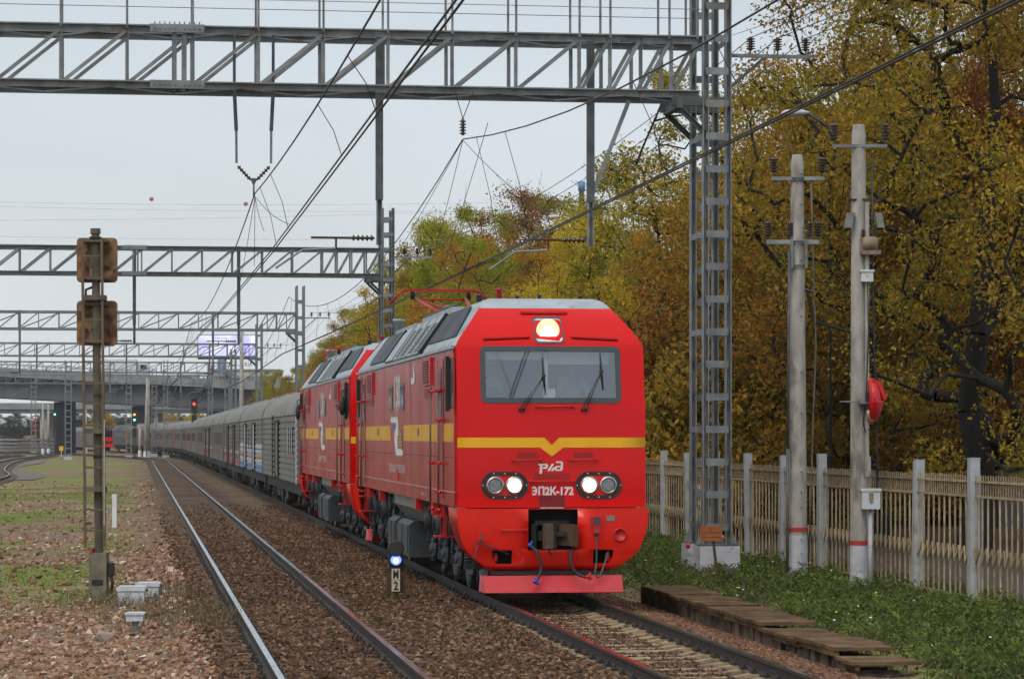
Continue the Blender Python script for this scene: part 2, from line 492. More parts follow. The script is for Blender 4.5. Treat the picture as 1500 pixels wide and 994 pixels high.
M['amber_lamp'] = emit('amber_signal_lamp', (1.0, .32, .03), 2.5)
M['red_lamp'] = emit('red_signal_lamp', (1.0, .06, .03), 2.5)
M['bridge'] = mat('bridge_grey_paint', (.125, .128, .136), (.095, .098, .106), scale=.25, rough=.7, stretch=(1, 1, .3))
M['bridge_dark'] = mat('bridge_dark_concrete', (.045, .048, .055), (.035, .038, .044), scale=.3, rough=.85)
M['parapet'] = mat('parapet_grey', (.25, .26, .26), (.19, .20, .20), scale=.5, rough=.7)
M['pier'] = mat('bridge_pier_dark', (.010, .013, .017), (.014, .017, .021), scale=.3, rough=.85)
M['skin'] = mat('skin', (.52, .30, .22), (.46, .26, .19), rough=.55, rvar=0)
M['shirt'] = mat('white_shirt', (.62, .64, .68), (.55, .57, .6), rough=.8)
M['dark_cloth'] = mat('dark_cloth', (.016, .017, .02), (.025, .025, .028), rough=.9)
M['hair'] = mat('brown_hair', (.03, .02, .014), (.04, .028, .02), rough=.8)
# ------------------------------------------------------------------ ground
R2 = -4.24                                        # the second track lies to the left of the train's
S2, RC2 = 240.0, 520.0                            # where it starts to bend
CURVE3 = [(-27.0, 120), (-33.5, 175), (-40.5, 212), (-48.5, 258), (-55.5, 305), (-59.5, 340), (-66, 385), (-84, 455), (-118, 540)]
def spline(P, n=14):
    out = []
    for i in range(len(P) - 1):
        p0, p1, p2, p3 = (np.array(P[max(0, min(len(P)-1, i+k))], float) for k in (-1, 0, 1, 2))
        for t in np.arange(n) / n:
            out.append(.5*((2*p1)+(-p0+p2)*t+(2*p0-5*p1+4*p2-p3)*t*t+(-p0+3*p1-3*p2+p3)*t**3))
    out.append(np.array(P[-1], float))
    return out
CL3 = spline(CURVE3)
CL4 = [p + np.array([-4.6, 0.6]) for p in CL3]

def ground_height(X, Y):
    s, r = rs(X, Y)
    bend = np.where(s > S_CURVE, (s - S_CURVE)**2 / (2*R_CURVE), 0)
    bend2 = np.where(s > S2, (s - S2)**2 / (2*RC2), 0)
    r1 = r + bend
    r2 = r - R2 + bend2
    h = np.full_like(X, -.25) + (fbm(X*.35, Y*.35, 3) - .5) * .10
    def bed(rr, lvl, h):
        t = np.clip((np.abs(rr) - 1.5) / .9, 0, 1); t = t*t*(3-2*t)
        return lvl * (1-t) + h * t
    h = bed(r2, -.188, h)
    h = bed(r1, -.205, h)
    h = np.where((np.abs(r2) < .62), h + .05*np.clip(fbm(X*.9+7, Y*.55, 2)-.36, 0, .5)*2, h)
    h = np.where((np.abs(r1) < 1.35) & (s < 2.5), h - .012, h)
    h = np.where(r1 > 3.2, h + np.clip((r1-3.2)*.02, 0, .06), h)
    h = np.where((r1 > 1.5) & (r1 < 3.2), h - .06*np.clip((r1-1.5)/.4, 0, 1)*np.clip((3.2-r1)/.3, 0, 1), h)
    h = np.where((r1 < -.9) & (r1 > -1.7), h + .042*np.clip((-.9-r1)/.12, 0, 1)*np.clip((r1+1.7)/.3, 0, 1), h)
    fine = (fbm(X*3.1, Y*3.1, 3) - .5) * .05
    return h + fine * np.where(np.minimum(np.abs(r1), np.abs(r2)) < 1.6, .25, 1)
def axis(lo, hi, step, ends_lo, ends_hi, g=1.22):
    a = list(np.arange(lo, hi + 1e-6, step))
    st, x = step, lo
    pre = []
    while x > ends_lo: st *= g; x -= st; pre.append(x)
    st, x = step, hi
    post = []
    while x < ends_hi: st *= g; x += st; post.append(x)
    return np.array(pre[::-1] + a + post)
gx, gy = axis(-16, 12, .22, -3500, 3500), axis(26, 80, .28, -400, 5000, 1.06)
GX, GY = np.meshgrid(gx, gy)
GZ = ground_height(GX, GY)
nx_, ny_ = len(gx), len(gy)
V = np.stack([GX.ravel(), GY.ravel(), GZ.ravel()], 1)
ii = np.arange(nx_*ny_).reshape(ny_, nx_)
Fg = np.stack([ii[:-1, :-1].ravel(), ii[:-1, 1:].ravel(), ii[1:, 1:].ravel(), ii[1:, :-1].ravel()], 1)
S_, Rr_ = rs(GX, GY)
B2 = np.where(S_ > S2, (S_ - S2)**2 / (2*RC2), 0)
R2_ = Rr_ - R2 + B2
def grass_mask(X, Y):
    s, r = rs(X, Y)
    r2 = r - R2 + np.where(s > S2, (s - S2)**2 / (2*RC2), 0)
    n = fbm(X*.30+3.1, Y*.13+1.7, 5)
    left = np.clip((n - .405) * 9, 0, 1) * np.clip((-r2 - 2.3) / 1.2, 0, 1) * np.clip((Y - 44) / 9, 0, 1)
    n2 = fbm(X*.5+9.1, Y*.35+4.7, 3)
    tuft = np.clip((n2 - .60) * 9, 0, 1) * np.clip((-r2 - 2.0) / .8, 0, 1) * np.clip((Y - 33) / 6, 0, 1) * .8
    right = np.clip((r - 2.75) / .3, 0, 1) * np.clip((7.9 - r) / .5, 0, 1)
    return np.clip(np.maximum(np.maximum(left, tuft), right), 0, 1)
GM = grass_mask(GX, GY)
oil = np.exp(-(R2_/1.9)**4) * .8 + np.exp(-((Rr_+2.1)/1.5)**4) * .35 + np.exp(-(Rr_/1.3)**4) * .55 + np.clip((Rr_-7.6)/.4, 0, 1)*.6
oil = np.clip(oil * (.65 + .7*fbm(GX*.6, GY*.3, 3)), 0, 1)

m, nt, N, L, P = nodes_of('ballast_and_soil')
geo = N.new('ShaderNodeNewGeometry')
vo = N.new('ShaderNodeTexVoronoi'); vo.inputs['Scale'].default_value = 15
L.new(geo.outputs['Position'], vo.inputs['Vector'])
rp = N.new('ShaderNodeValToRGB'); e = rp.color_ramp.elements
e[0].position = 0; e[0].color = (.07, .042, .03, 1); e[1].position = 1; e[1].color = (.40, .33, .27, 1)
for p, c in ((.3, (.13, .078, .052)), (.55, (.19, .125, .088)), (.8, (.26, .17, .125))):
    x = e.new(p); x.color = (*c, 1)
sx = N.new('ShaderNodeSeparateColor'); L.new(vo.outputs['Color'], sx.inputs[0]); L.new(sx.outputs[0], rp.inputs[0])
big = N.new('ShaderNodeTexNoise'); big.inputs['Scale'].default_value = .8; big.inputs['Detail'].default_value = 8
L.new(geo.outputs['Position'], big.inputs['Vector'])
dirt = N.new('ShaderNodeMix'); dirt.data_type = 'RGBA'
dr = N.new('ShaderNodeMapRange'); dr.inputs['From Min'].default_value = .42; dr.inputs['From Max'].default_value = .66
L.new(big.outputs['Fac'], dr.inputs['Value']); L.new(dr.outputs[0], dirt.inputs['Factor'])
L.new(rp.outputs[0], dirt.inputs['A']); dirt.inputs['B'].default_value = (.20, .132, .075, 1)
tan_n = N.new('ShaderNodeTexNoise'); tan_n.inputs['Scale'].default_value = .16; tan_n.inputs['Detail'].default_value = 7; tan_n.inputs['Roughness'].default_value = .65
L.new(geo.outputs['Position'], tan_n.inputs['Vector'])
tan_r = N.new('ShaderNodeMapRange'); tan_r.inputs['From Min'].default_value = .5; tan_r.inputs['From Max'].default_value = .62; tan_r.inputs['To Max'].default_value = .75
L.new(tan_n.outputs['Fac'], tan_r.inputs['Value'])
tan = N.new('ShaderNodeMix'); tan.data_type = 'RGBA'; tan.inputs['B'].default_value = (.30, .205, .125, 1)
L.new(tan_r.outputs[0], tan.inputs['Factor']); L.new(dirt.outputs['Result'], tan.inputs['A'])
at_o = N.new('ShaderNodeAttribute'); at_o.attribute_name = 'oil'
mo = N.new('ShaderNodeMix'); mo.data_type = 'RGBA'; mo.inputs['B'].default_value = (.034, .019, .011, 1)
mo2 = N.new('ShaderNodeMath'); mo2.operation = 'MULTIPLY'; mo2.inputs[1].default_value = .78
L.new(at_o.outputs['Fac'], mo2.inputs[0]); L.new(mo2.outputs[0], mo.inputs['Factor']); L.new(tan.outputs['Result'], mo.inputs['A'])
at_g = N.new('ShaderNodeAttribute'); at_g.attribute_name = 'grass'
gn = N.new('ShaderNodeTexNoise'); gn.inputs['Scale'].default_value = 2.6; gn.inputs['Detail'].default_value = 8
L.new(geo.outputs['Position'], gn.inputs['Vector'])
gr = N.new('ShaderNodeMapRange'); gr.inputs['From Min'].default_value = .38; gr.inputs['From Max'].default_value = .52
L.new(gn.outputs['Fac'], gr.inputs['Value'])
gmul = N.new('ShaderNodeMath'); gmul.operation = 'MULTIPLY'; L.new(at_g.outputs['Fac'], gmul.inputs[0]); L.new(gr.outputs[0], gmul.inputs[1])
gc = N.new('ShaderNodeMix'); gc.data_type = 'RGBA'; gc.inputs['A'].default_value = (.18, .17, .04, 1); gc.inputs['B'].default_value = (.12, .21, .018, 1)
L.new(big.outputs['Fac'], gc.inputs['Factor'])
mg = N.new('ShaderNodeMix'); mg.data_type = 'RGBA'
L.new(gmul.outputs[0], mg.inputs['Factor']); L.new(mo.outputs['Result'], mg.inputs['A']); L.new(gc.outputs['Result'], mg.inputs['B'])
L.new(mg.outputs['Result'], P.inputs['Base Color'])
P.inputs['Roughness'].default_value = .95; P.inputs['Specular IOR Level'].default_value = .2
bp = N.new('ShaderNodeBump'); bp.inputs['Strength'].default_value = .9; bp.inputs['Distance'].default_value = .04
L.new(vo.outputs['Distance'], bp.inputs['Height']); L.new(bp.outputs[0], P.inputs['Normal'])
M['ground'] = m
me = mesh_np('ground', V, Fg, m, True)
for nm, arr in (('grass', GM), ('oil', oil)):
    a = me.attributes.new(nm, 'FLOAT', 'POINT'); a.data.foreach_set('value', arr.ravel().astype(np.float32))
tag(link('ground', me), kind='structure')
# dark path behind the fence
b = MB()
b.add([W(-22, 7.95, -.165), W(-22, 14, -.165), W(70, 14, -.165), W(70, 7.95, -.165)], [(0, 1, 2, 3)])
M['path'] = mat('leaf_strewn_asphalt', (.030, .020, .015), (.055, .034, .02), scale=5, rough=.9, bump=.3, wear=(.12, .06, .016), wlo=.6, whi=.68, wscale=16)
tag(b.build('footpath', M['path']), kind='structure')
# grey gravel fan beside the bent track
b = MB()
b.add([(p[0]+2.6+.8*math.sin(i*.21), p[1], -.205) for i, p in enumerate(CL3[14:72])] + [(p[0]-7.2, p[1], -.205) for p in CL3[14:72]][::-1], [tuple(range(116))])
M['grey_gravel'] = mat('grey_gravel', (.16, .13, .11), (.10, .08, .066), scale=9, rough=.95, bump=.5)
tag(b.build('track_bed', M['grey_gravel']), kind='structure')

# ------------------------------------------------------------------ railway tracks
PROF = [(-.0375, 0), (.0375, 0), (.0375, -.035), (.010, -.052), (.010, -.145), (.075, -.165), (.075, -.18), (-.075, -.18), (-.075, -.165), (-.010, -.145), (-.010, -.052), (-.0375, -.035)]
def rail(pts, heads, off, parent):
    b = MB(); n = len(PROF)
    vs = []
    for p, h in zip(pts, heads):
        for a, z in PROF: vs.append((p[0] + math.cos(h)*(off+a), p[1] + math.sin(h)*(off+a), z))
    b.v = vs
    for j in range(len(pts)-1):
        for i in range(n):
            b.f.append([j*n+i, j*n+(i+1) % n, (j+1)*n+(i+1) % n, (j+1)*n+i]); b.m.append(1 if i == 0 else 0); b.sm.append(False)
    return b.build('rail', [M['rail_side'], M['rail_top']], parent)
sl = MB()
prof = [(-1.35, -.20), (-1.2, -.175), (-1.05, -.168), (-.62, -.168), (-.42, -.205), (.42, -.205), (.62, -.168), (1.05, -.168), (1.2, -.175), (1.35, -.20)]
vs = []
for x, z in prof: vs += [(x, -.085, z), (x, .085, z), (x, .13, -.38), (x, -.13, -.38)]
fs = [(j*4+i, j*4+(i+1) % 4, j*4+4+(i+1) % 4, j*4+4+i) for j in range(len(prof)-1) for i in range(4)] + [(0, 1, 2, 3), (36, 37, 38, 39)]
sl.add(vs, fs)
SLEEPER = {k: sl.mesh('sleeper', M[k]) for k in ('sleeper', 'sleeper_dark')}
cb = MB()
cb.prism([(-.04, -.168), (.04, -.168), (.035, -.128), (.015, -.128), (.012, -.092), (-.012, -.092), (-.015, -.128), (-.035, -.128)], lambda a, c, e_: (a, e_, c), -.055, .055)
CLIP = cb.mesh('fastening', M['clip'])
def railway(label, r, s0, s1, smat, n_parts, clips_to, sc_, rc):
    t = empty('railway_track', path(s0, r)[0], 0, label, 'railway track')
    t.location = (0, 0, 0)
    ss = [s0] + list(np.arange(s0+20, sc_, 40)) + list(np.arange(sc_, s1, 6))
    pts = [path(s, r, sc_, rc) for s in ss]
    for off in (-.7975, .7975): rail([p for p, h in pts], [h for p, h in pts], off, t)
    s, k = s0, 0
    rest = MB()
    while s < s1:
        p, h = path(s, r, sc_, rc)
        if k < n_parts:
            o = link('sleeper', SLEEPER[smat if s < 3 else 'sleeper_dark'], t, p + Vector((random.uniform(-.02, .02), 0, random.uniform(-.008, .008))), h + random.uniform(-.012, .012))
            if s < clips_to:
                for cx_ in (-.9, -.69, .69, .9): link('fastening', CLIP, o, (cx_, 0, 0))
        elif s < 260:
            c, d = Vector((math.cos(h), math.sin(h), 0)), Vector((-math.sin(h), math.cos(h), 0))
            rest.beam(p - c*1.35 + Vector((0, 0, -.24)), p + c*1.35 + Vector((0, 0, -.24)), .2, .14)
        s += .56; k += 1
    if rest.v: tag(rest.build('sleepers', M['sleeper_dark'], t), kind='stuff')
    return t
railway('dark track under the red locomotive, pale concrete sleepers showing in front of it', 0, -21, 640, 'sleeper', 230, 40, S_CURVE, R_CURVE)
railway('empty polished track on brown ballast to the left of the train', R2, -21, 480, 'sleeper_dark', 230, 30, S2, RC2)
def plain_track(label, CL):
    t = empty('railway_track', (0, 0, 0), 0, label, 'railway track')
    heads = [math.atan2(-(CL[min(i+1, len(CL)-1)]-CL[max(i-1, 0)])[0], (CL[min(i+1, len(CL)-1)]-CL[max(i-1, 0)])[1]) for i in range(len(CL))]
    for off in (-.7975, .7975): rail([(p[0], p[1]) for p in CL], heads, off, t)
    rest = MB()
    for i in range(len(CL)-1):
        for q in np.arange(0, 1, .12):
            p = CL[i]*(1-q)+CL[i+1]*q; h = heads[i]
            c = Vector((math.cos(h), math.sin(h), 0)); p = Vector((p[0], p[1], -.235))
            rest.beam(p-c*1.35, p+c*1.35, .2, .14)
    tag(rest.build('sleepers', M['sleeper_dark'], t), kind='stuff')
plain_track('rusty track bending sharply in grey gravel at the far left', CL3)
plain_track('outermost bent track at the left edge beside the grey gravel track', CL4)

# ------------------------------------------------------------------ crushed stone lying on the ground (stuff)
OCT = np.array([(1,0,0),(-1,0,0),(0,1,0),(0,-1,0),(0,0,1),(0,0,-1)], float)
OCF = np.array([(0,2,4),(2,1,4),(1,3,4),(3,0,4),(2,0,5),(1,2,5),(3,1,5),(0,3,5)])
def stones(name, X, Y, lo, hi, mt, label, skew=2.0):
    n = len(X)
    Z = ground_height(X, Y)
    sz = lo + (hi-lo) * rng.random(n)**skew
    A = rng.normal(size=(n, 3, 3)); Q, _ = np.linalg.qr(A)
    v = OCT[None] * (0.6 + .8*rng.random((n, 6, 1)))
    v = v * np.stack([np.ones(n), .72+.28*rng.random(n), .6+.3*rng.random(n)], 1)[:, None, :]
    v = np.einsum('nij,nkj->nki', Q, v) * sz[:, None, None]
    v[:, :, 2] *= .85
    v += np.stack([X, Y, Z + sz*.25], 1)[:, None, :]
    f = OCF[None] + (np.arange(n)*6)[:, None, None]
    tag(link(name, mesh_np(name, v.reshape(-1, 3), f.reshape(-1, 3), mt)), label, 'gravel', kind='stuff')
def scatter(n, smin, smax, rmin, rmax, bias=1.6):
    s = smin + (smax-smin) * rng.random(n)**bias
    r = rmin + (rmax-rmin) * rng.random(n)
    X = OX - math.sin(HEAD)*s + math.cos(HEAD)*r
    Y = OY + math.cos(HEAD)*s + math.sin(HEAD)*r
    return X, Y, s, r
M['st_pale'] = island_mat('brown_pink_stones', [(.10,.050,.028), (.22,.110,.062), (.32,.18,.11), (.15,.078,.045), (.42,.29,.20), (.27,.125,.07), (.55,.44,.34)])
M['st_dark'] = island_mat('dark_brown_stones', [(.030,.017,.010), (.075,.039,.022), (.125,.062,.033), (.045,.025,.015), (.18,.09,.048), (.25,.165,.105)])
M['st_rust'] = island_mat('orange_brown_stones', [(.11,.05,.028), (.20,.095,.055), (.16,.075,.042), (.26,.15,.10), (.10,.05,.03)])
X, Y, s, r = scatter(42000, -17, 40, -16, R2-1.45)
k = (rng.random(len(X)) > grass_mask(X, Y)*.93) & (rng.random(len(X)) < np.clip((36-s)/26, 0, 1))
stones('gravel', X[k], Y[k], .018, .075, M['st_pale'], 'loose brown and pinkish crushed stone spread left of the tracks', 2.6)
X, Y, s, r = scatter(34000, -17, 72, R2-1.6, R2+1.6)
k = (np.abs(np.abs(r-R2)-.80) > .09) & (rng.random(len(s)) < np.clip((70-s)/45, 0, 1))
stones('gravel', X[k], Y[k], .016, .058, M['st_dark'], 'dark oily ballast between the rails of the empty track')
X, Y, s, r = scatter(38000, -17, 72, R2+1.4, -1.0)
k = rng.random(len(s)) < np.clip((70-s)/45, 0, 1); X, Y = X[k], Y[k]
stones('gravel', X, Y, .016, .055, M['st_dark'], 'dark brown ballast strip between the two tracks')
X, Y, s, r = scatter(9000, -17, 4, -.7, .7, 1.0)
k = ((np.abs(r) < .42) & (fbm(X*1.3, Y*1.0, 2) > .33)) | (rng.random(len(r)) < .22)
stones('gravel', X[k], Y[k], .016, .04, M['st_dark'], 'dark ballast lying between the pale sleepers before the locomotive')
X, Y, s, r = scatter(9000, -17, 12, .95, 2.15, 1.2)
stones('gravel', X, Y, .018, .05, M['st_rust'], 'orange-brown ballast along the wooden walkway')
X, Y, s, r = scatter(9000, 10, 130, -26, R2-1.5, 1.5)
k = rng.random(len(X)) > grass_mask(X, Y)*.8
stones('gravel', X[k], Y[k], .03, .11, M['st_pale'], 'coarser scattered stones on the bare soil farther along the left side', 2.0)
b = MB()
def rock(cx, cy, rad, seed):
    rr = random.Random(seed)
    bm = bmesh.new(); bmesh.ops.create_icosphere(bm, subdivisions=2, radius=1)
    for v in bm.verts: v.co *= rr.uniform(.75, 1.15); v.co.z *= .7
    me = bpy.data.meshes.new('boulder'); bm.to_mesh(me); bm.free(); me.materials.append(M['pale_rock'])
    o = link('boulder', me, None, (cx, cy, float(ground_height(np.array([cx]), np.array([cy]))[0]) + rad*.3)); o.scale = (rad, rad, rad)
    return o
M['pale_rock'] = mat('pale_rock', (.36, .28, .22), (.24, .17, .13), scale=7, rough=.95, bump=.4)
q = at(152, 928, 38.6); tag(rock(q.x, q.y, .13, 3), 'pale angular rock lying on gravel left of the small white box', 'rock')

# ------------------------------------------------------------------ grass and weeds (stuff)
def blades(name, X, Y, lmin, lmax, wid, mt, label, cat, lean=.6, zoff=0.0, hmul=None):
    n = len(X)
    Z = ground_height(X, Y) + zoff
    Ln = lmin + (lmax-lmin)*rng.random(n)**1.5
    if hmul is not None: Ln = Ln*hmul
    an = rng.random(n)*2*np.pi
    d = np.stack([np.cos(an), np.sin(an), np.zeros(n)], 1)
    le = lean*(.3+rng.random(n))
    up = np.stack([d[:, 0]*le, d[:, 1]*le, np.ones(n)], 1); up /= np.linalg.norm(up, axis=1)[:, None]
    a2 = rng.random(n)*2*np.pi
    side = np.stack([np.cos(a2), np.sin(a2), np.zeros(n)], 1)
    base = np.stack([X, Y, Z], 1)
    w = (wid*(.6+.8*rng.random(n)))[:, None]
    mid = base + up*(Ln*.55)[:, None]
    tip = base + up*Ln[:, None] + d*(Ln*.25)[:, None] - np.array([0, 0, 1])*(Ln*.10)[:, None]
    v = np.stack([base, mid - side*w, tip, mid + side*w], 1).reshape(-1, 3)
    f = (np.arange(n)*4)[:, None] + np.arange(4)[None]
    return tag(link(name, mesh_np(name, v, f, mt)), label, cat, kind='stuff')
M['weed'] = island_mat('weed_leaves', [(.020,.038,.008), (.048,.085,.014), (.030,.052,.009), (.095,.15,.024), (.055,.068,.016), (.13,.12,.04)], .8, .25)
M['grass'] = island_mat('short_grass', [(.07,.12,.016), (.11,.19,.022), (.09,.14,.018), (.16,.20,.035), (.19,.16,.055)], .85, .25)
M['straw'] = island_mat('dry_stalks', [(.13,.095,.055), (.20,.16,.09), (.09,.065,.04), (.12,.13,.05)], .9, .1)
X, Y, s, r = scatter(120000, -17, 36, 2.2, 8.3, 1.35)
cl_ = fbm(X*1.1, Y*1.1, 3)
keep = rng.random(len(X)) < np.clip((r-2.5)/.9, .12, 1) * np.clip((cl_-.28)*3.4, .15, 1)
keep &= ~((r < 3.0) & (s > -11.2) & (s < 4))
X, Y, cl_ = X[keep], Y[keep], cl_[keep]
zo = rng.random(len(X))**1.6*.20*np.clip((cl_-.2)*2.2, .2, 1.4)
blades('weeds', X, Y, .04, .13, .022, M['weed'], 'tangled green weeds and grass between the walkway and the slatted fence', 'weeds', 1.4, zo)
X, Y, s, r = scatter(300, -16, 30, 3.0, 7.4, 1.25)
hgt = np.clip(rng.normal(.24, .10, len(X)), .08, .48)
kk = np.repeat(np.arange(len(X)), 75)
u = rng.random(len(kk))
Xc = X[kk] + rng.normal(size=len(kk))*.11*(1.1-u*.5); Yc = Y[kk] + rng.normal(size=len(kk))*.13*(1.1-u*.5)
M['weed_bright'] = island_mat('bright_weed_leaves', [(.05,.085,.014), (.11,.17,.022), (.075,.12,.018), (.17,.22,.04), (.17,.15,.045)], .75, .3)
blades('weeds', Xc, Yc, .05, .13, .020, M['weed_bright'], 'taller bright green weed clumps standing out above the low growth by the fence', 'weeds', 1.5, u*hgt[kk])
X, Y, s, r = scatter(9000, -17, 34, 2.6, 8.0, 1.3)
blades('stalks', X, Y, .12, .36, .006, M['straw'], 'thin dry stalks standing among the weeds by the fence', 'weeds', .25)
X, Y, s, r = scatter(150000, -12, 110, -22, R2-1.8, 1.6)
g = grass_mask(X, Y); k = (rng.random(len(X)) < g*1.0) & (fbm(X*2.2, Y*2.2, 2) > .40)
blades('grass', X[k], Y[k], .03, .085, .011, M['grass'], 'short patchy green grass on the stony ground left of the tracks', 'grass', .8)
q = [at(165, 885, 47.0), at(250, 905, 43.5), at(215, 880, 47.5), at(300, 920, 41.5)]
X = np.concatenate([q_.x + rng.normal(size=500)*.55 for q_ in q]); Y = np.concatenate([q_.y + rng.normal(size=500)*1.3 for q_ in q])
blades('stalks', X, Y, .08, .30, .006, M['straw'], 'dry brown stalks growing round the white track boxes', 'weeds', .3)
X, Y, s, r = scatter(700, -17, 30, -3.2, -1.2, 1.2)
k = fbm(X*.9, Y*.9, 2) > .6
X = np.repeat(X[k], 10) + rng.normal(size=k.sum()*10)*.09; Y = np.repeat(Y[k], 10) + rng.normal(size=k.sum()*10)*.14
blades('weeds', X, Y, .03, .09, .016, M['weed'], 'scattered small green weeds in the ballast between the tracks', 'weeds', 1.2)
X, Y, s, r = scatter(2600, -16, 34, 2.9, 8.6, 1.1)
k = rng.random(len(X)) < np.clip((r-2.6)/5, .15, 1)
M['fallen'] = island_mat('fallen_leaves', [(.16,.08,.02), (.30,.15,.025), (.22,.13,.03), (.38,.22,.04), (.12,.06,.02)], .85, .1)
blades('fallen_leaves', X[k], Y[k], .05, .11, .026, M['fallen'], 'fallen orange-brown leaves caught in the weeds along the fence', 'leaves', 3.5, rng.random(k.sum())*.16)
# small flowers
for nm, c, lab, cnt in (('white_flowers', (.62, .62, .60), 'tiny white flowers dotted among the weeds by the fence', 26), ('yellow_flowers', (.65, .45, .02), 'tiny yellow flowers dotted among the weeds by the fence', 12)):
    X, Y, s, r = scatter(cnt*3, -16, 16, 3.3, 7.2, 1.0)
    k = fbm(X*.8+(5 if nm[0] == 'w' else 50), Y*.8, 2) > .5
    X, Y = X[k], Y[k]
    b = MB()
    for x, y in zip(X, Y):
        z = float(ground_height(np.array([x]), np.array([y]))[0]) + random.uniform(.10, .3)
        b.lathe((x, y, z), (0, -.005, .012), [(0, .008), (.5, .022), (1, .012)], 6, True, False)
    tag(b.build(nm, mat(nm, c, rough=.8)), lab, 'flowers', kind='stuff')
# white litter flecks on the left
b = MB()
for i in range(46):
    x, y, s, r = scatter(1, -12, 30, -14, R2-1.7, 1.3)
    z = float(ground_height(x, y)[0]); a = random.random()*3; w = random.uniform(.02, .06)
    b.add([(x[0]-w, y[0]-w, z+.02), (x[0]+w, y[0]-w*.4, z+.035), (x[0]+w*.8, y[0]+w, z+.05), (x[0]-w*.7, y[0]+w*.8, z+.03)], [(0, 1, 2, 3)])
tag(b.build('litter', M['white']), 'white scraps of litter strewn over the stony ground', 'litter', kind='stuff')

# ------------------------------------------------------------------ wooden walkway beside the train track
wk = empty('wooden_walkway', W(-5, 2.55, -.25), HEAD, 'low stepped walkway of dark weathered boards on rubble beside the track', 'walkway')
def wl_(s, r, z): return (r - 2.55, s + 5, z + .25)
secs = [(3.6, .9, .045), (.95, -1.9, .035), (-1.85, -5.6, .02), (-5.7, -7.75, -.055), (-7.6, -9.6, -.02), (-9.7, -10.6, -.11)]
for s1, s0, zt in secs:
    n = max(2, int((s1-s0)/.62)); tilt = random.uniform(-.012, .012)
    for i in range(n):
        a, c = s0+(s1-s0)*i/n, s0+(s1-s0)*(i+1)/n - .012
        b = MB(); r0, r1 = 2.12+random.uniform(-.03, .03), 2.98+random.uniform(-.05, .05); dz = random.uniform(-.008, .008)
        b.prism([(r0, zt-.045+dz), (r1, zt-.045+dz+tilt), (r1, zt+dz+tilt), (r0, zt+dz)], lambda r_, z_, s_: wl_(s_, r_, z_), a, c)
        b.build('plank', M['plank'], wk)
    b = MB(); b.box(2.16-2.55, 2.22-2.55, s0+5.02, s1+4.98, zt-.12+.25, zt-.047+.25)
    b.build('edge_beam', M['plank'], wk)
    s = s0 + .1
    while s < s1 - .05:
        wdt = random.uniform(.22, .5)
        if True:
            b = MB(); rr = random.uniform(.02, .07); h0 = zt - .125
            pts = [(s, -.32), (s+wdt, -.32), (s+wdt*random.uniform(.85, 1), h0-random.uniform(0, .04)), (s+wdt*random.uniform(0, .15), h0-random.uniform(0, .04))]
            b.prism(pts, lambda s_, z_, r_: wl_(s_, r_, z_), 2.2+rr, 2.75)
            b.build('stone', M['stone'], wk)
        s += wdt + random.uniform(.01, .12)
# dark plank wall closing the far end
b = MB(); b.box(2.14-2.55, 2.9-2.55, 3.6+5+.01, 3.6+5.07, -.1, .28); b.build('end_board', M['plank'], wk)
# ------------------------------------------------------------------ locomotives
LL, HW, RC = 20.3, 1.53, .36
ZL = [1.51, 1.75, 2.95, 3.22, 4.07, 4.12, 4.19, 4.28, 4.45, 4.66, 4.74, 4.82, 4.88, 4.92]
YO = [0, 0, 0, .045, .20, .212, .245, .30, .43, .64, .74, .88, 1.02, 1.20]
WL = [1.53, 1.53, 1.53, 1.53, 1.53, 1.525, 1.495, 1.43, 1.305, 1.15, 1.09, 1.03, .97, .86]
def yoff(z): return float(np.interp(z, ZL, YO))
def plan(k, w=None, yo=None, rc=RC):
    w = WL[k] if w is None else w; yo = YO[k] if yo is None else yo
    xi = (w - rc) * .923
    pts = [(-w, yo + rc + .06)]
    for i in range(7):
        a = math.pi/2 * i/6
        pts.append((-w + rc*(1-math.sin(a)), yo + rc*(1-math.cos(math.pi/2-a))))     # from the side round to the front
    pts += [(-xi, yo), (xi, yo)]
    pts += [(-x, y) for x, y in pts[:8][::-1]]
    return pts
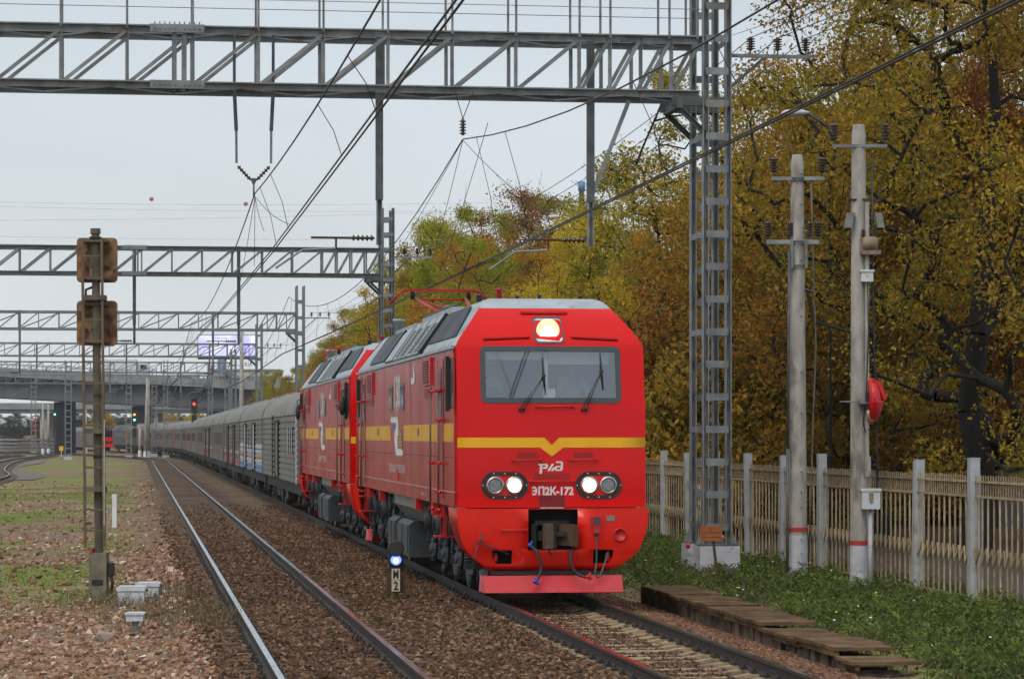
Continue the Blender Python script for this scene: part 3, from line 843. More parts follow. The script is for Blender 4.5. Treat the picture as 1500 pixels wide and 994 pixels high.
def person(name, label, loc, rz, seated, top, parent=None, scale=1.0):
    """one skinned body with clothing and hair as its parts"""
    def skin(nm, P, E_, mt, par, sub=2):
        me = bpy.data.meshes.new(nm)
        me.from_pydata([p[:3] for p in P], E_, [])
        o = bpy.data.objects.new(nm, me); COL.objects.link(o); o.parent = par
        me.materials.append(mt)
        md = o.modifiers.new('skin', 'SKIN'); md.use_smooth_shade = True
        for i, p in enumerate(P):
            sv = me.skin_vertices[0].data[i]; rr = p[3]
            sv.radius = rr if isinstance(rr, tuple) else (rr, rr); sv.use_root = (i == 0)
        o.modifiers.new('sub', 'SUBSURF').levels = sub; o.modifiers['sub'].render_levels = sub
        return o
    hip = .50 if seated else .95
    # body: pelvis, spine, neck, head, arms with hands, legs
    P = [(0,0,hip,(.15,.11)), (0,0,hip+.25,(.14,.10)), (0,0,hip+.45,(.17,.11)), (0,0,hip+.55,(.06,.06)), (0,-.01,hip+.62,(.07,.085)), (0,-.015,hip+.72,(.078,.098)), (0,-.01,hip+.80,(.055,.07))]
    E_ = [(0,1),(1,2),(2,3),(3,4),(4,5),(5,6)]
    for sx in (-1, 1):
        n = len(P)
        if seated:
            P += [(sx*.2,0,hip+.46,.06), (sx*.25,-.10,hip+.20,.045), (sx*.2,-.36,hip+.16,.033), (sx*.19,-.44,hip+.15,(.042,.022)), (sx*.19,-.52,hip+.13,(.02,.012))]
        else:
            sw = .10*sx
            P += [(sx*.2,0,hip+.46,.06), (sx*.25,sw*.3,hip+.18,.045), (sx*.26,sw-.05,hip-.06,.033), (sx*.26,sw-.08,hip-.14,(.024,.042)), (sx*.26,sw-.09,hip-.23,(.012,.022))]
        E_ += [(2,n),(n,n+1),(n+1,n+2),(n+2,n+3),(n+3,n+4)]
        hb = Vector(P[n+3][:3]); dirn = Vector(P[n+4][:3]) - hb
        for f in range(4):                                     # fingers and thumb
            off = Vector((0, (f-1.5)*.02, 0)) if not seated else Vector(((f-1.5)*.02, 0, 0))
            i = len(P); q = hb + dirn*.7 + off
            P += [(*q, .010), (*(q + dirn*.5 + Vector((0, 0, -.012))), .009), (*(q + dirn*.85 + Vector((0, .006, -.03))), .008)]
            E_ += [(n+3, i), (i, i+1), (i+1, i+2)]
        i = len(P); off = Vector((0, -.045, 0)) if not seated else Vector((-sx*.045, 0, 0))
        P += [(*(hb + off*.8 + dirn*.2), .012), (*(hb + off*1.3 + dirn*.6), .010)]
        E_ += [(n+3, i), (i, i+1)]
        n = len(P)
        if seated: P += [(sx*.09,-.05,hip-.02,.09), (sx*.12,-.45,hip+.01,.065), (sx*.12,-.45,.10,.045), (sx*.12,-.60,.05,.04)]
        else: P += [(sx*.09,0,hip-.08,.09), (sx*.10,-.06*sx,.50,.06), (sx*.10,.08*sx,.10,.045), (sx*.10,.08*sx-.14,.045,.04)]
        E_ += [(0,n),(n,n+1),(n+1,n+2),(n+2,n+3)]
    o = skin(name, P, E_, M['skin'], parent)
    o.location = loc; o.rotation_euler = (0, 0, rz); o.scale = (scale,)*3
    tag(o, label, 'person')
    C = [(0,0,hip-.02,(.17,.13)), (0,0,hip+.25,(.165,.12)), (0,0,hip+.46,(.195,.13)), (0,0,hip+.53,(.08,.08))]
    Ce = [(0,1),(1,2),(2,3)]
    q = 7
    for sx in (-1, 1):
        n = len(C); st = q if sx == -1 else q + 5 + 12 + 2 + 4
        for j, rr in ((0, .078), (1, .062), (2, .05)): C.append((*P[st+j][:3], rr))
        Ce += [(2,n),(n,n+1),(n+1,n+2)]
    skin('jacket', C, Ce, top, o)
    T, Te = [(0,0,hip-.02,(.16,.12))], []
    for sx in (-1, 1):
        st = (7 + 19) if sx == -1 else (7 + 19 + 4 + 19); n = len(T)
        for j, rr in ((0, .105), (1, .08), (2, .065)): T.append((*P[st+j][:3], rr))
        Te += [(0,n),(n,n+1),(n+1,n+2)]
    skin('trousers', T, Te, M['dark_cloth'], o)
    b = MB(); hz = hip + .745
    b.lathe((0, .012, hz-.03), (0, 0, .15), [(0, .088), (.45, .095), (.75, .078), (1, .025)], 12); b.build('hair', M['hair'], o)
    b = MB()
    for sx in (-1, 1): b.lathe((sx*.032, -.10, hz-.035), (0, -.012, 0), [(0, .013), (1, .006)], 8)
    b.build('eyes', M['black'], o)
    b = MB(); b.add([(0, -.105, hz-.03), (-.016, -.10, hz-.085), (.016, -.10, hz-.085), (0, -.132, hz-.08)], [(0, 1, 3), (0, 3, 2), (1, 2, 3)]); b.build('nose', M['skin'], o)
    b = MB(); b.box(-.026, .026, -.112, -.098, hz-.118, hz-.108); b.build('mouth', M['red_mark'], o)
    b = MB()
    for sx in (-1, 1): b.lathe((sx*.078, 0, hz-.05), (sx*.022, .006, 0), [(0, .026), (1, .03)], 8)
    b.build('ears', M['skin'], o)
    return o

def bogie(parent, yc, wheels, label=None):
    """three-axle bogie with frames, springs, axle boxes and brake gear"""
    bg_ = MB()
    for sx in (-1, 1):
        bg_.beam((sx*1.06, yc-3.1, .98), (sx*1.06, yc+3.1, .98), .16, .26)
        for d in (-1.0, 1.0): bg_.beam((sx*1.06, yc+d, .78), (sx*1.06, yc+d+.02, .56), .14, .36, (1, 0, 0))
    for d in (-3.0, -1, 1, 3.0): bg_.box(-1.0, 1.0, yc+d-.12, yc+d+.12, .82, 1.08)
    fr = bg_.build('bogie_frame', M['gear'], parent)
    parent = fr
    for d in wheels:
        for sx in (-1, 1):
            w = MB(); x0 = sx*.72
            w.lathe((x0, yc+d, .625), (sx*.13, 0, 0), [(0, .66), (.22, .66), (.24, .625), (1, .62), (1.0, .55), (.8, .53), (.75, .2), (1.15, .18), (1.15, .0)], 28, False, True)
            w.build('wheel', M['wheel'], parent, sharp=35)
            w = MB(); w.lathe((sx*.855, yc+d, .625), (sx*.012, 0, 0), [(0, .625), (1, .60)], 28); w.build('rim', M['tread'], parent)
            a = MB()
            a.cyl((sx*.9, yc+d, .62), (sx*1.24, yc+d, .62), .20, n=18)
            a.lathe((sx*1.24, yc+d, .62), (sx*.06, 0, 0), [(0, .24), (.6, .24), (1, .19)], 18)
            a.lathe((sx*1.30, yc+d, .62), (sx*.04, 0, 0), [(0, .11), (1, .07)], 12)
            for q in range(8): an = q*math.pi/4; a.cyl((sx*1.29, yc+d+.20*math.cos(an), .62+.20*math.sin(an)), (sx*1.325, yc+d+.20*math.cos(an), .62+.20*math.sin(an)), .02, n=6)
            a.box(sx*1.05 if sx > 0 else -1.22, sx*1.22 if sx > 0 else -1.05, yc+d-.34, yc+d+.34, .44, .56)
            a.build('axle_box', M['gear'], parent)
            sp = MB()
            for e_ in (-.30, .30):
                for q in range(6): sp.lathe((sx*1.13, yc+d+e_, .57+q*.052), (0, 0, .03), [(0, .085), (.5, .10), (1, .085)], 10)
                sp.cyl((sx*1.13, yc+d+e_, .55), (sx*1.13, yc+d+e_, .90), .055, n=8)
            sp.build('spring', M['gear'], parent)
            dm = MB()                                         # damper discs and vertical struts
            dm.lathe((sx*1.20, yc+d-.55, 1.18), (sx*.05, 0, 0), [(0, .26), (1, .26)], 20)
            dm.cyl((sx*1.25, yc+d-.55, 1.18), (sx*1.33, yc+d-.55, 1.18), .075, n=10)
            dm.cyl((sx*1.25, yc+d-.15, .62), (sx*1.25, yc+d-.28, 1.40), .05, n=8)
            dm.cyl((sx*1.25, yc+d-.18, .95), (sx*1.25, yc+d-.28, 1.40), .075, n=8)
            dm.build('damper', M['gear'], parent); dm = MB()
            dm.cyl((sx*1.28, yc+d+.45, .95), (sx*1.28, yc+d+.45, 1.35), .12, n=12)
            dm.tube([(sx*1.3, yc+d+.45, .95), (sx*1.32, yc+d+.5, .75), (sx*1.25, yc+d+.62, .58), (sx*1.1, yc+d+.66, .35)], .025)
            dm.build('sand_box', M['gear'], parent)
            br = MB()
            br.beam((sx*.80, yc+d+.70, .22), (sx*.80, yc+d+.64, 1.0), .07, .05)
            br.box(sx*.79-.06, sx*.79+.06, yc+d+.60, yc+d+.70, .42, .82)
            br.build('brake_gear', M['gear'], parent); br = MB()
            br.lathe((sx*.98, yc+d+.74, .30), (0, .03, -.22), [(0, .05), (.5, .07), (1, .02)], 8); br.build('brake_weight', M['gear'], parent); br = MB()
            br.tube([(sx*.79, yc+d-.7, .50), (sx*.79, yc+d-.72, .22), (sx*.79, yc+d-.63, .08)], .022)
            br.build('sand_pipe', M['gear'], parent)
    return fr

def locomotive(label):
    T = empty('electric_locomotive', W(0, 0, 0), HEAD, label, 'locomotive', 'pair of red electric locomotives')
    # ---- body shell
    b = MB(); b.smooth = True
    nlev, rows = len(ZL), []
    for k, z in enumerate(ZL):
        fp = plan(k)
        loop = [(x, y) for x, y in fp] + [(x, LL - y) for x, y in fp[::-1]]
        rows.append([(x, y, z) for x, y in loop])
    n = len(rows[0]); vs = [p for r_ in rows for p in r_]
    b.v = vs
    nf = 16
    for k in range(nlev-1):
        for i in range(n):
            j = (i+1) % n
            if k == 3 and i == 8: continue                     # windscreen opening
            if k == 3 and i == 18 + 8: continue
            b.f.append([k*n+i, k*n+j, (k+1)*n+j, (k+1)*n+i])
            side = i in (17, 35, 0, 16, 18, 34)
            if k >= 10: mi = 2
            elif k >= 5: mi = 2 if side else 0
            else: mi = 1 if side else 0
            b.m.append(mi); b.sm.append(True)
    b.f.append([(nlev-1)*n+i for i in range(n)]); b.m.append(2); b.sm.append(True)
    b.f.append([i for i in range(n)][::-1]); b.m.append(0); b.sm.append(True)
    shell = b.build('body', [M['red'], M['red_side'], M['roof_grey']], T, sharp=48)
    # ---- front stripe with its chevron
    z0, z1 = 2.47, 2.63
    st = MB()
    fp = plan(1)
    def strip(pts, za, zb):
        vs = []
        for i, (x, y) in enumerate(pts):
            a, c = pts[max(i-1, 0)], pts[min(i+1, len(pts)-1)]
            t = Vector((c[0]-a[0], c[1]-a[1])).normalized(); nx, ny = t.y, -t.x
            vs += [(x+nx*.005, y+ny*.005, za), (x+nx*.005, y+ny*.005, zb)]
        st.add(vs, [(2*i, 2*i+2, 2*i+3, 2*i+1) for i in range(len(pts)-1)], True)
    strip(fp[1:9] + [(-.19, 0)], z0, z1); strip([(.19, 0)] + fp[9:-1], z0, z1)
    st.add([(-.19, -.005, z0), (-.19, -.005, z1), (-.12, -.005, z1), (0, -.005, 2.51), (.12, -.005, z1), (.19, -.005, z1), (.19, -.005, z0), (0, -.005, 2.33)],
           [(0, 1, 2, 3, 7), (7, 3, 4, 5, 6)])
    st.build('front_stripe', M['yellow_front'], T)
    # ---- windscreen: frame, pane, blinds, mullion
    zb, zt = 3.22, 4.07
    def wsp(x, z, d=0.0): return (x, yoff(z) - d, z)
    def ring(x0, x1, za, zc, t, rad, d0, d1, yf):
        def rr(i0):
            o, rd = [], max(rad - i0, .01)
            for cx, cz, a0 in ((x1-i0-rd, zc-i0-rd, 0), (x0+i0+rd, zc-i0-rd, 90), (x0+i0+rd, za+i0+rd, 180), (x1-i0-rd, za+i0+rd, 270)):
                for q in range(5):
                    a = RAD(a0 + q*22.5); o.append((cx+rd*math.cos(a), cz+rd*math.sin(a)))
            return o
        A, Bq = rr(0), rr(t); k = len(A)
        vs = [(x, yf(z)-d1, z) for x, z in A] + [(x, yf(z)-d1, z) for x, z in Bq] + [(x, yf(z)-d0, z) for x, z in A] + [(x, yf(z)-d0, z) for x, z in Bq]
        fs = []
        for i in range(k):
            j = (i+1) % k
            fs += [(i, j, k+j, k+i), (i, j, 2*k+j, 2*k+i), (k+i, k+j, 3*k+j, 3*k+i)]
        return vs, fs, A, Bq
    f = MB(); vs, fs, A, Bq = ring(-1.145, 1.145, 3.185, 4.105, .085, .10, -.03, .012, yoff); f.add(vs, fs)
    wf = f.build('windscreen_frame', M['dark_grey'], T)
    g_ = MB(); g_.add([wsp(x, z, -.004) for x, z in Bq], [tuple(range(len(Bq)))]); g_.build('windscreen', M['glass'], wf)
    it = MB(); it.box(-1.3, 1.3, 2.55, 2.6, 2.2, 4.25); it.box(-1.3, 1.3, .35, 2.6, 2.15, 2.2); it.box(-1.3, 1.3, .6, 2.6, 4.2, 4.25)
    it.box(-1.42, -1.36, .3, 2.6, 2.2, 4.2); it.box(1.36, 1.42, .3, 2.6, 2.2, 4.2)
    it.build('cab_interior', M['interior'], T)
    it = MB(); it.prism([(.22, 2.2), (.75, 2.2), (.75, 3.26), (.22, 3.24)], lambda y, z, x: (x, y, z), -1.3, 1.3); it.build('desk', M['interior'], T)
    for x0, x1, dz in ((-1.0, -.12, .17), (.0, 1.0, .24)):
        q = MB(); q.box(x0, x1, .42, .44, 4.06-dz, 4.1); q.build('blind', M['blind'], T)
    q = MB(); q.beam((-.055, .16, 3.22), (-.055, .32, 4.07), .045, .05); q.build('mullion', M['interior'], wf)
    q = MB(); q.box(-.06, .12, .40, .55, 3.26, 3.42); q.build('desk_screen', M['box_white'], T)
    # wipers
    for xp, xt, zt_ in ((-.52, -.115, 3.62), (.50, .83, 3.70)):
        w = MB(); w.smooth = True
        for dx in (0, .06):
            a = Vector(wsp(xp+dx, 3.08, .02)); c = Vector(wsp(xt+dx*.3-.01, zt_, .05))
            w.tube([a, a + Vector((0, -.03, .02)), c], .0085, 6)
            w.cyl(a + Vector((-.01, -.02, -.03)), a + Vector((.012, -.03, .05)), .02, n=8)
        w.tube([wsp(xt-.012, zt_+.30, .03), wsp(xt, zt_, .055), wsp(xt+.02, zt_-.30, .03)], [.006, .016, .006], 6)
        w.lathe(wsp(xt, zt_, .05), (0, -.03, 0), [(0, .03), (1, .02)], 8)
        w.build('wiper', M['black'], T)
    # ---- top lamp
    f = MB(); vs, fs, A, Bq = ring(-.25, .25, 4.15, 4.60, .03, .085, -.02, .012, yoff); f.add(vs, fs); lf_ = f.build('lamp_frame', M['dark_grey'], T)
    bk = MB(); bk.add([(x, yoff(z)-.003, z) for x, z in Bq], [tuple(range(20))]); bk.build('lamp_housing', M['box_white'], lf_)
    yc_ = yoff(4.36)
    l = MB(); l.lathe((-.01, yc_-.01, 4.365), (0, -.06, 0), [(0, .19), (.6, .185), (1, .165)], 28); l.build('lamp_lens', M['lamp_big'], lf_)
    l = MB(); l.lathe((-.01, yc_-.07, 4.355), (0, -.008, 0), [(0, .085), (1, .05)], 18)
    l.box(-.135, .115, yc_-.078, yc_-.07, 4.28, 4.35); l.build('lamp_filament', M['lamp_core'], lf_)
    # ---- brow gutters, handles, seams
    def bar(name, x0, x1, z, h, d, m_, skew=0.0):
        q = MB(); a, c = Vector(wsp(x0, z, 0)), Vector(wsp(x1, z+skew, 0)); a.y -= d*.4; c.y -= d*.4
        q.beam(a, c, d, h); return q.build(name, m_, T)
    bar('rain_gutter', -.42, .35, 4.665, .03, .05, M['red_trim']); bar('rain_gutter', -1.08, -.32, 4.225, .022, .05, M['red_trim'], .035); bar('rain_gutter', .36, 1.12, 4.26, .022, .05, M['red_trim'], -.035)
    for x0, x1, z in ((-.25, .36, 3.13), (-.63, -.17, 2.27), (.29, .74, 2.27), (-.36, .36, 1.93), (-.83, -.43, 1.15)):
        h = MB(); yf = yoff(z) - (.13 if z < 1.4 else 0)
        h.tube([(x0+.012, yf, z+.005), (x0+.012, yf-.045, z), (x1-.012, yf-.045, z), (x1-.012, yf, z+.005)], .013, 6)
        for x in (x0+.012, x1-.012): h.lathe((x, yf+.004, z), (0, -.05, 0), [(0, .03), (.3, .03), (1, .022)], 8)
        h.build('handrail', M['red_trim'], T)
    for x0, x1, z in ((-.56, -.24, 2.31), (.36, .67, 2.31), (-.29, .29, 1.97), (-.76, -.50, 1.175)):
        h = MB(); yf = yoff(z) - (.126 if z < 1.4 else 0)
        h.box(x0, x1, yf-.006, yf+.02, z, z+.085); h.build('step_recess', mat('recess_red', (.22, .008, .008), rough=.5) if 'recess' not in M else M['recess'], T)
    for x0, x1 in ((-1.05, -.32), (.42, 1.12)):
        h = MB(); vs, fs, A, Bq = ring(x0, x1, 2.99, 3.155, .006, .05, -.01, .003, yoff); h.add(vs, fs); h.build('washer_panel_seam', M['red_trim'], T)
    # ---- head lamp clusters
    for sx in (-1, 1):
        cx, cz = sx*.765, 1.865
        def stad(w_, h_):
            o = []; r_ = h_/2; hx = w_/2 - r_
            for c0, a0 in ((hx, -90), (-hx, 90)):
                for q in range(11): a = RAD(a0 + q*18); o.append((cx + c0 + r_*math.cos(a), cz + r_*math.sin(a)))
            return o
        A, B2 = stad(.76, .44), stad(.62, .32)
        k = len(A); q = MB()
        vs = [(x, -.015, z) for x, z in A] + [(x, -.015, z) for x, z in B2] + [(x, .01, z) for x, z in A] + [(x, .0, z) for x, z in B2]
        q.add(vs, [t for i in range(k) for t in ((i, (i+1) % k, k+(i+1) % k, k+i), (i, (i+1) % k, 2*k+(i+1) % k, 2*k+i), (k+i, k+(i+1) % k, 3*k+(i+1) % k, 3*k+i))])
        cl = q.build('headlight_bezel', M['black'], T)
        q = MB(); q.add([(x, -.004, z) for x, z in B2], [tuple(range(k))]); q.build('headlight_plate', M['orange_red'], cl)
        for dx, on in ((sx*.155, False), (-sx*.155, True)):
            lm = MB(); lm.lathe((cx+dx, -.004, cz), (0, -.035, 0), [(0, .145), (.7, .145), (1, .125), (1, .112), (.6, .112)], 24, False); lr = lm.build('headlight_rim', M['chrome'], cl)
            ln = MB(); ln.lathe((cx+dx, -.02, cz), (0, -.015, 0), [(0, .114), (1, .09)], 24)
            ln.build('headlight', M['lamp_on'] if on else M['lamp_off'], cl)
            if on:
                ln = MB(); ln.lathe((cx+dx, -.036, cz), (0, -.006, 0), [(0, .06), (1, .03)], 16); ln.build('headlight_bulb', M['lamp_core'], cl)
            else:
                for q in range(4): z_ = cz-.03+q*.02; ln = MB(); ln.box(cx+dx-.035, cx+dx+.035, -.04, -.034, z_, z_+.009); ln.build('lens_bar', M['chrome'], cl)
        bo = MB()
        for a, c in ((-.18, .19), (.0, .19), (.18, .19), (-.18, -.19), (.0, -.19), (.18, -.19), (-.355, 0), (.355, 0)): bo.cyl((cx+a, -.022, cz+c), (cx+a, -.012, cz+c), .011, n=6)
        tag(bo.build('bolts', M['white'], cl), kind='stuff')
    # ---- front lettering
    place('number_lettering', text_mesh('П2К-172', .575, .145, M['white'], .04), FRONT, (.0675, -.006, 1.775), T)
    e_l = MB(); n_ = 14; ang = [RAD(-138 + 276*i/n_) for i in range(n_+1)]
    ox, oz, sw, sh_ = -.318, 1.775, .05, .0725                       # the reversed round E that opens the number
    e_l.add([(ox+.030+sw*math.cos(a), -.006, oz+sh_*math.sin(a)) for a in ang] + [(ox+.030+(sw-.028)*math.cos(a), -.006, oz+(sh_-.026)*math.sin(a)) for a in ang],
            [(i, i+1, n_+2+i, n_+1+i) for i in range(n_)])
    e_l.add([(ox+.005, -.0065, oz-.013), (ox+.066, -.0065, oz-.013), (ox+.066, -.0065, oz+.013), (ox+.005, -.0065, oz+.013)], [(0, 1, 2, 3)])
    e_l.build('number_lettering', M['white'], T)
    lg = MB()
    def stroke(poly):
        lg.add([(x, -.006, z) for x, z in poly], [tuple(range(len(poly)))])
    cz, cw = 2.155, .0
    sh = lambda P_: [(x + .06*z - .01, z + cz) for x, z in P_]
    stroke(sh([(-.215, .055), (-.075, .055), (-.055, .035), (-.055, -.0), (-.08, -.025), (-.135, -.025), (-.135, .003), (-.098, .003), (-.092, .008), (-.092, .024), (-.098, .03), (-.215, .03)]))
    stroke(sh([(-.185, .03), (-.145, .03), (-.145, -.105), (-.185, -.105)]))
    stroke(sh([(-.06, -.06), (.005, .055), (.045, .055), (-.02, -.06)])); stroke(sh([(.0, -.06), (.035, .0), (.07, .0), (.04, -.06)]))
    stroke(sh([(.06, .0), (.085, .022), (.145, .022), (.145, -.004), (.10, -.004), (.092, -.012), (.092, -.028), (.10, -.035), (.16, -.035), (.16, -.06), (.08, -.06), (.055, -.035)]))
    stroke(sh([(.145, -.06), (.165, -.06), (.19, -.035), (.19, .07), (.165, .095), (.075, .095), (.075, .068), (.145, .068), (.152, .06), (.152, .022)]))
    lg.build('front_emblem', M['white'], T)
    # ---- apron below the cab
    def apron(yb, sgn):
        AZ = [1.495, 1.25, 1.0, .86, .83, .72, .60, .50]; AW = [1.56, 1.545, 1.48, 1.42, 1.405, 1.30, 1.15, 1.0]; AY = [-.13, -.135, -.13, -.12, -.115, -.09, -.05, .02]; AD = [1.0, .95, .82, .72, .70, .55, .42, .34]
        a = MB(); a.smooth = True; rows = []
        for z, w, y, d in zip(AZ, AW, AY, AD):
            rc = .22; pts = [(-w, d)]
            for i in range(7):
                an = math.pi/2*i/6; pts.append((-w+rc*(1-math.sin(an)), y+rc*(1-math.cos(math.pi/2-an))))
            xs = [-min(.98, w-rc-.02), -.66, -.40]
            pts += [(x, y) for x in xs] + [(-x, y) for x in xs[::-1]] + [(-x, yy) for x, yy in pts[:8][::-1]]
            rows.append([(x, yb + sgn*yy, z) for x, yy in pts])
        n = len(rows[0]); a.v = [p for r_ in rows for p in r_]
        for k in range(len(AZ)-1):
            for i in range(n-1):
                if i == 10 and k <= 3: continue
                if i in (8, 12) and k in (4, 5): continue
                a.f.append([k*n+i, k*n+i+1, (k+1)*n+i+1, (k+1)*n+i]); a.m.append(0); a.sm.append(True)
        a.f.append(list(range(n))); a.m.append(0); a.sm.append(False)
        ob = a.build('apron', M['orange_red'], T, sharp=30)
        md = ob.modifiers.new('thick', 'SOLIDIFY'); md.thickness = .02; md.offset = -1
        rb = MB(); y0, y1 = sorted((yb+sgn*.45, yb+sgn*.47)); rb.box(-1.2, 1.2, y0, y1, .52, 1.47); rb.build('recess_back', M['gear_dark'], T)
    apron(0, 1); apron(LL, -1)
    q = MB(); q.box(-.21, .21, -.008, .02, 1.515, 1.70); q.build('coupler_notch', mat('notch_red', (.20, .006, .006), rough=.5), T)
    q = MB(); q.box(-.19, .19, -.02, .03, 1.495, 1.515); q.build('notch_plate', M['chrome'], T)
    # plough
    for yb, sg in ((0, 1), (LL, -1)):
        q = MB(); q.prism([(-.10, .42), (-.30, .16), (-.27, .15), (-.04, .42)], lambda y, z, x: (x, yb+sg*y, z), -1.12, 1.12)
        for sx in (-1, 1): q.add([(sx*1.12, yb+sg*-.10, .42), (sx*1.12, yb+sg*-.30, .16), (sx*1.17, yb+sg*.1, .16), (sx*1.14, yb+sg*.2, .42)], [(0, 1, 2, 3)])
        q.build('snow_plough', M['plow_red'], T)
        q = MB(); q.box(-.95, .95, min(yb, yb+sg*.5), max(yb, yb+sg*.5), .43, .49); q.build('plough_bracket', M['gear_dark'], T)
    # coupler
    c = MB(); c.box(-.28, .28, .02, .34, 1.22, 1.30); c.box(-.33, -.25, 0, .34, .9, 1.25); c.box(.2, .3, 0, .34, .9, 1.25); c.build('coupler_frame', M['gear_dark'], T)
    c = MB(); c.prism([(.02, .3), (.02, -.30), (.0, -.36), (-.14, -.40), (-.16, -.26), (-.05, -.18), (.10, -.10), (.18, .3)], lambda x, y, z: (x-.03, y, z), .86, 1.26)
    c.build('coupler_head', M['coupler'], T)
    c = MB(); c.prism([(.06, .1), (.10, -.12), (.30, -.34), (.38, -.30), (.30, .1)], lambda x, y, z: (x, y, z), .90, 1.24); c.build('coupler_jaw', M['rust'], T)
    c = MB(); c.beam((.05, -.2, 1.09), (.2, -.24, 1.09), .05, .07); c.box(-.22, -.08, -.02, .1, .98, 1.14); c.tube([(-.06, -.3, .92), (-.1, -.3, .82), (-.05, -.28, .76)], .012); c.build('coupler_lock', M['gear_dark'], T)
    # hoses and fittings
    def hose(pts, r_, m_): 
        h = MB(); P_ = spline(pts, 5); h.tube([Vector(p) for p in P_], r_, 8); return h.build('brake_hose', m_, T)
    hose([(-.36, -.16, .88), (-.28, -.24, .82), (-.22, -.28, .65), (-.23, -.30, .48), (-.31, -.34, .34)], .026, M['black'])
    hose([(.34, -.16, .88), (.28, -.24, .80), (.26, -.28, .62), (.36, -.30, .46), (.52, -.36, .40)], .026, M['black'])
    hose([(.70, -.16, 1.08), (.70, -.20, .9), (.69, -.22, .62), (.66, -.28, .46), (.72, -.28, .40), (.82, -.22, .60), (.88, -.13, .76), (.92, -.05, .80)], .014, M['dark_grey'])
    M.setdefault('blue', mat('blue_valve', (.03, .07, .40), rough=.4)); 
    for x, y, z, m_ in ((-.37, -.17, .90, 'blue'), (-.31, -.36, .33, 'blue'), (.34, -.17, .90, 'red_trim'), (.54, -.37, .40, 'red_trim')):
        v = MB(); v.lathe((x-.04, y, z+.03), (.08, 0, -.06), [(0, .03), (.3, .04), (.6, .025), (1, .03)], 8); v.cyl((x, y, z-.03), (x+.02, y-.02, z+.08), .018, n=6); v.build('valve', M[m_], T)
    v = MB(); v.box(.60, .80, -.16, -.125, 1.22, 1.36); v.box(.64, .76, -.20, -.14, 1.1, 1.24); v.build('socket_mount', M['red_trim'], T)
    v = MB(); v.box(.66, .74, -.215, -.15, 1.24, 1.36); v.cyl((.70, -.18, 1.06), (.70, -.19, 1.14), .025, n=8); v.build('socket', M['dark_grey'], T)
    v = MB(); v.box(.87, 1.0, -.145, -.132, 1.29, 1.38); v.build('maker_plate', M['tank'], T)
    v = MB(); v.lathe((1.09, -.13, 1.07), (0, -.03, 0), [(0, .115), (.5, .115), (1, .105), (1, .09), (.5, .09), (.5, 0)], 24, False); v.build('buffer_cap', M['red_trim'], T)
    v = MB(); v.box(-1.24, -1.08, -.16, -.125, .98, 1.12); v.build('lever_mount', M['orange_red'], T)
    v = MB(); v.tube([(-1.16, -.17, 1.12), (-1.17, -.2, 1.02), (-1.22, -.2, .93), (-1.14, -.19, .94), (-.72, -.13, .77)], .014); v.tube([(-1.22, -.19, .93), (-1.30, -.16, .62)], .012); v.build('uncoupling_lever', M['gear'], T)
    for sx in (-1, 1): v = MB(); v.box(sx*.92-.05, sx*.92+.05, .02, .08, .66, .76); v.lathe((sx*.92, 0, .62), (0, 0, .16), [(0, .02), (.3, .05), (1, .03)], 8); v.build('end_valve', M['red_trim'], T)
    # ---- sides: stripe, windows, louvres, doors, handrails, lettering
    for sx in (-1, 1):
        X_ = sx*HW
        def sb(name, s0, s1, za, zc, pr, m_, back=.012, par=T):
            q = MB(); x0, x1 = sorted((X_ - sx*back, X_ + sx*pr)); q.box(x0, x1, s0, s1, za, zc); return q.build(name, m_, par)
        q = MB()
        xx = X_ + sx*.004
        for s0, s1 in ((.42, 8.75), (11.5, LL-.42)):
            a0 = .12 if s0 < 1 else 0; a1 = .12 if s1 > 19 else 0
            q.add([(xx, s0+a0, 2.56), (xx, s1, 2.56) if not a1 else (xx, s1-.12, 2.56), (xx, s1, 2.86), (xx, s0, 2.86)], [(0, 1, 2, 3)])
        q.build('side_stripe', M['yellow'], T)
        sb('sill_line', .3, LL-.3, 1.735, 1.75, .012, mat('pale_line', (.55, .30, .30), rough=.5) if sx < 0 else M['red_side'])
        sb('gutter', .55, LL-.55, 4.07, 4.12, .035, M['roof_grey'])
        for s_ in (1.82, 3.3, 7.4, 12.9, 17.0, 18.5): sb('panel_seam', s_, s_+.018, 1.55, 4.05, .003, M['louvre_shade_seam'])
        sb('panel_seam', .4, LL-.4, 2.30, 2.312, .003, M['louvre_shade_seam'])
        for m_ in (0, 1):
            mir = (lambda s: s) if not m_ else (lambda s: LL - s)
            def sm_(name, a, c, *k, **kw):
                a, c = sorted((mir(a), mir(c))); return sb(name, a, c, *k, **kw)
            # cab side window and its mirror
            wfr = sm_('side_window_frame', .42, 1.62, 3.02, 4.00, .010, M['red_trim']); sm_('side_window', .50, 1.05, 3.10, 3.92, .018, M['glass_dark'], par=wfr); sm_('side_window', 1.09, 1.55, 3.10, 3.92, .018, M['glass_dark'], par=wfr)
            sm_('window_post', 1.05, 1.10, 3.06, 3.96, .07, M['black'], par=wfr)
            # door with its seams, pane and step
            dr_ = sm_('door', 1.98, 2.78, 1.62, 3.92, .008, M['red_side'])
            for a in (1.96, 2.78): sm_('door_seam', a, a+.02, 1.62, 3.94, .011, M['black'], par=dr_)
            sm_('door_window', 2.18, 2.52, 2.98, 3.80, .018, M['glass_dark'], par=dr_)
            for a, off in ((1.86, .10), (2.92, .12)):
                q = MB(); ya = mir(a); q.cyl((X_+sx*off, ya, 1.42), (X_+sx*off, ya, 3.42), .019, n=6); q.build('door_handrail', M['hr'], T)
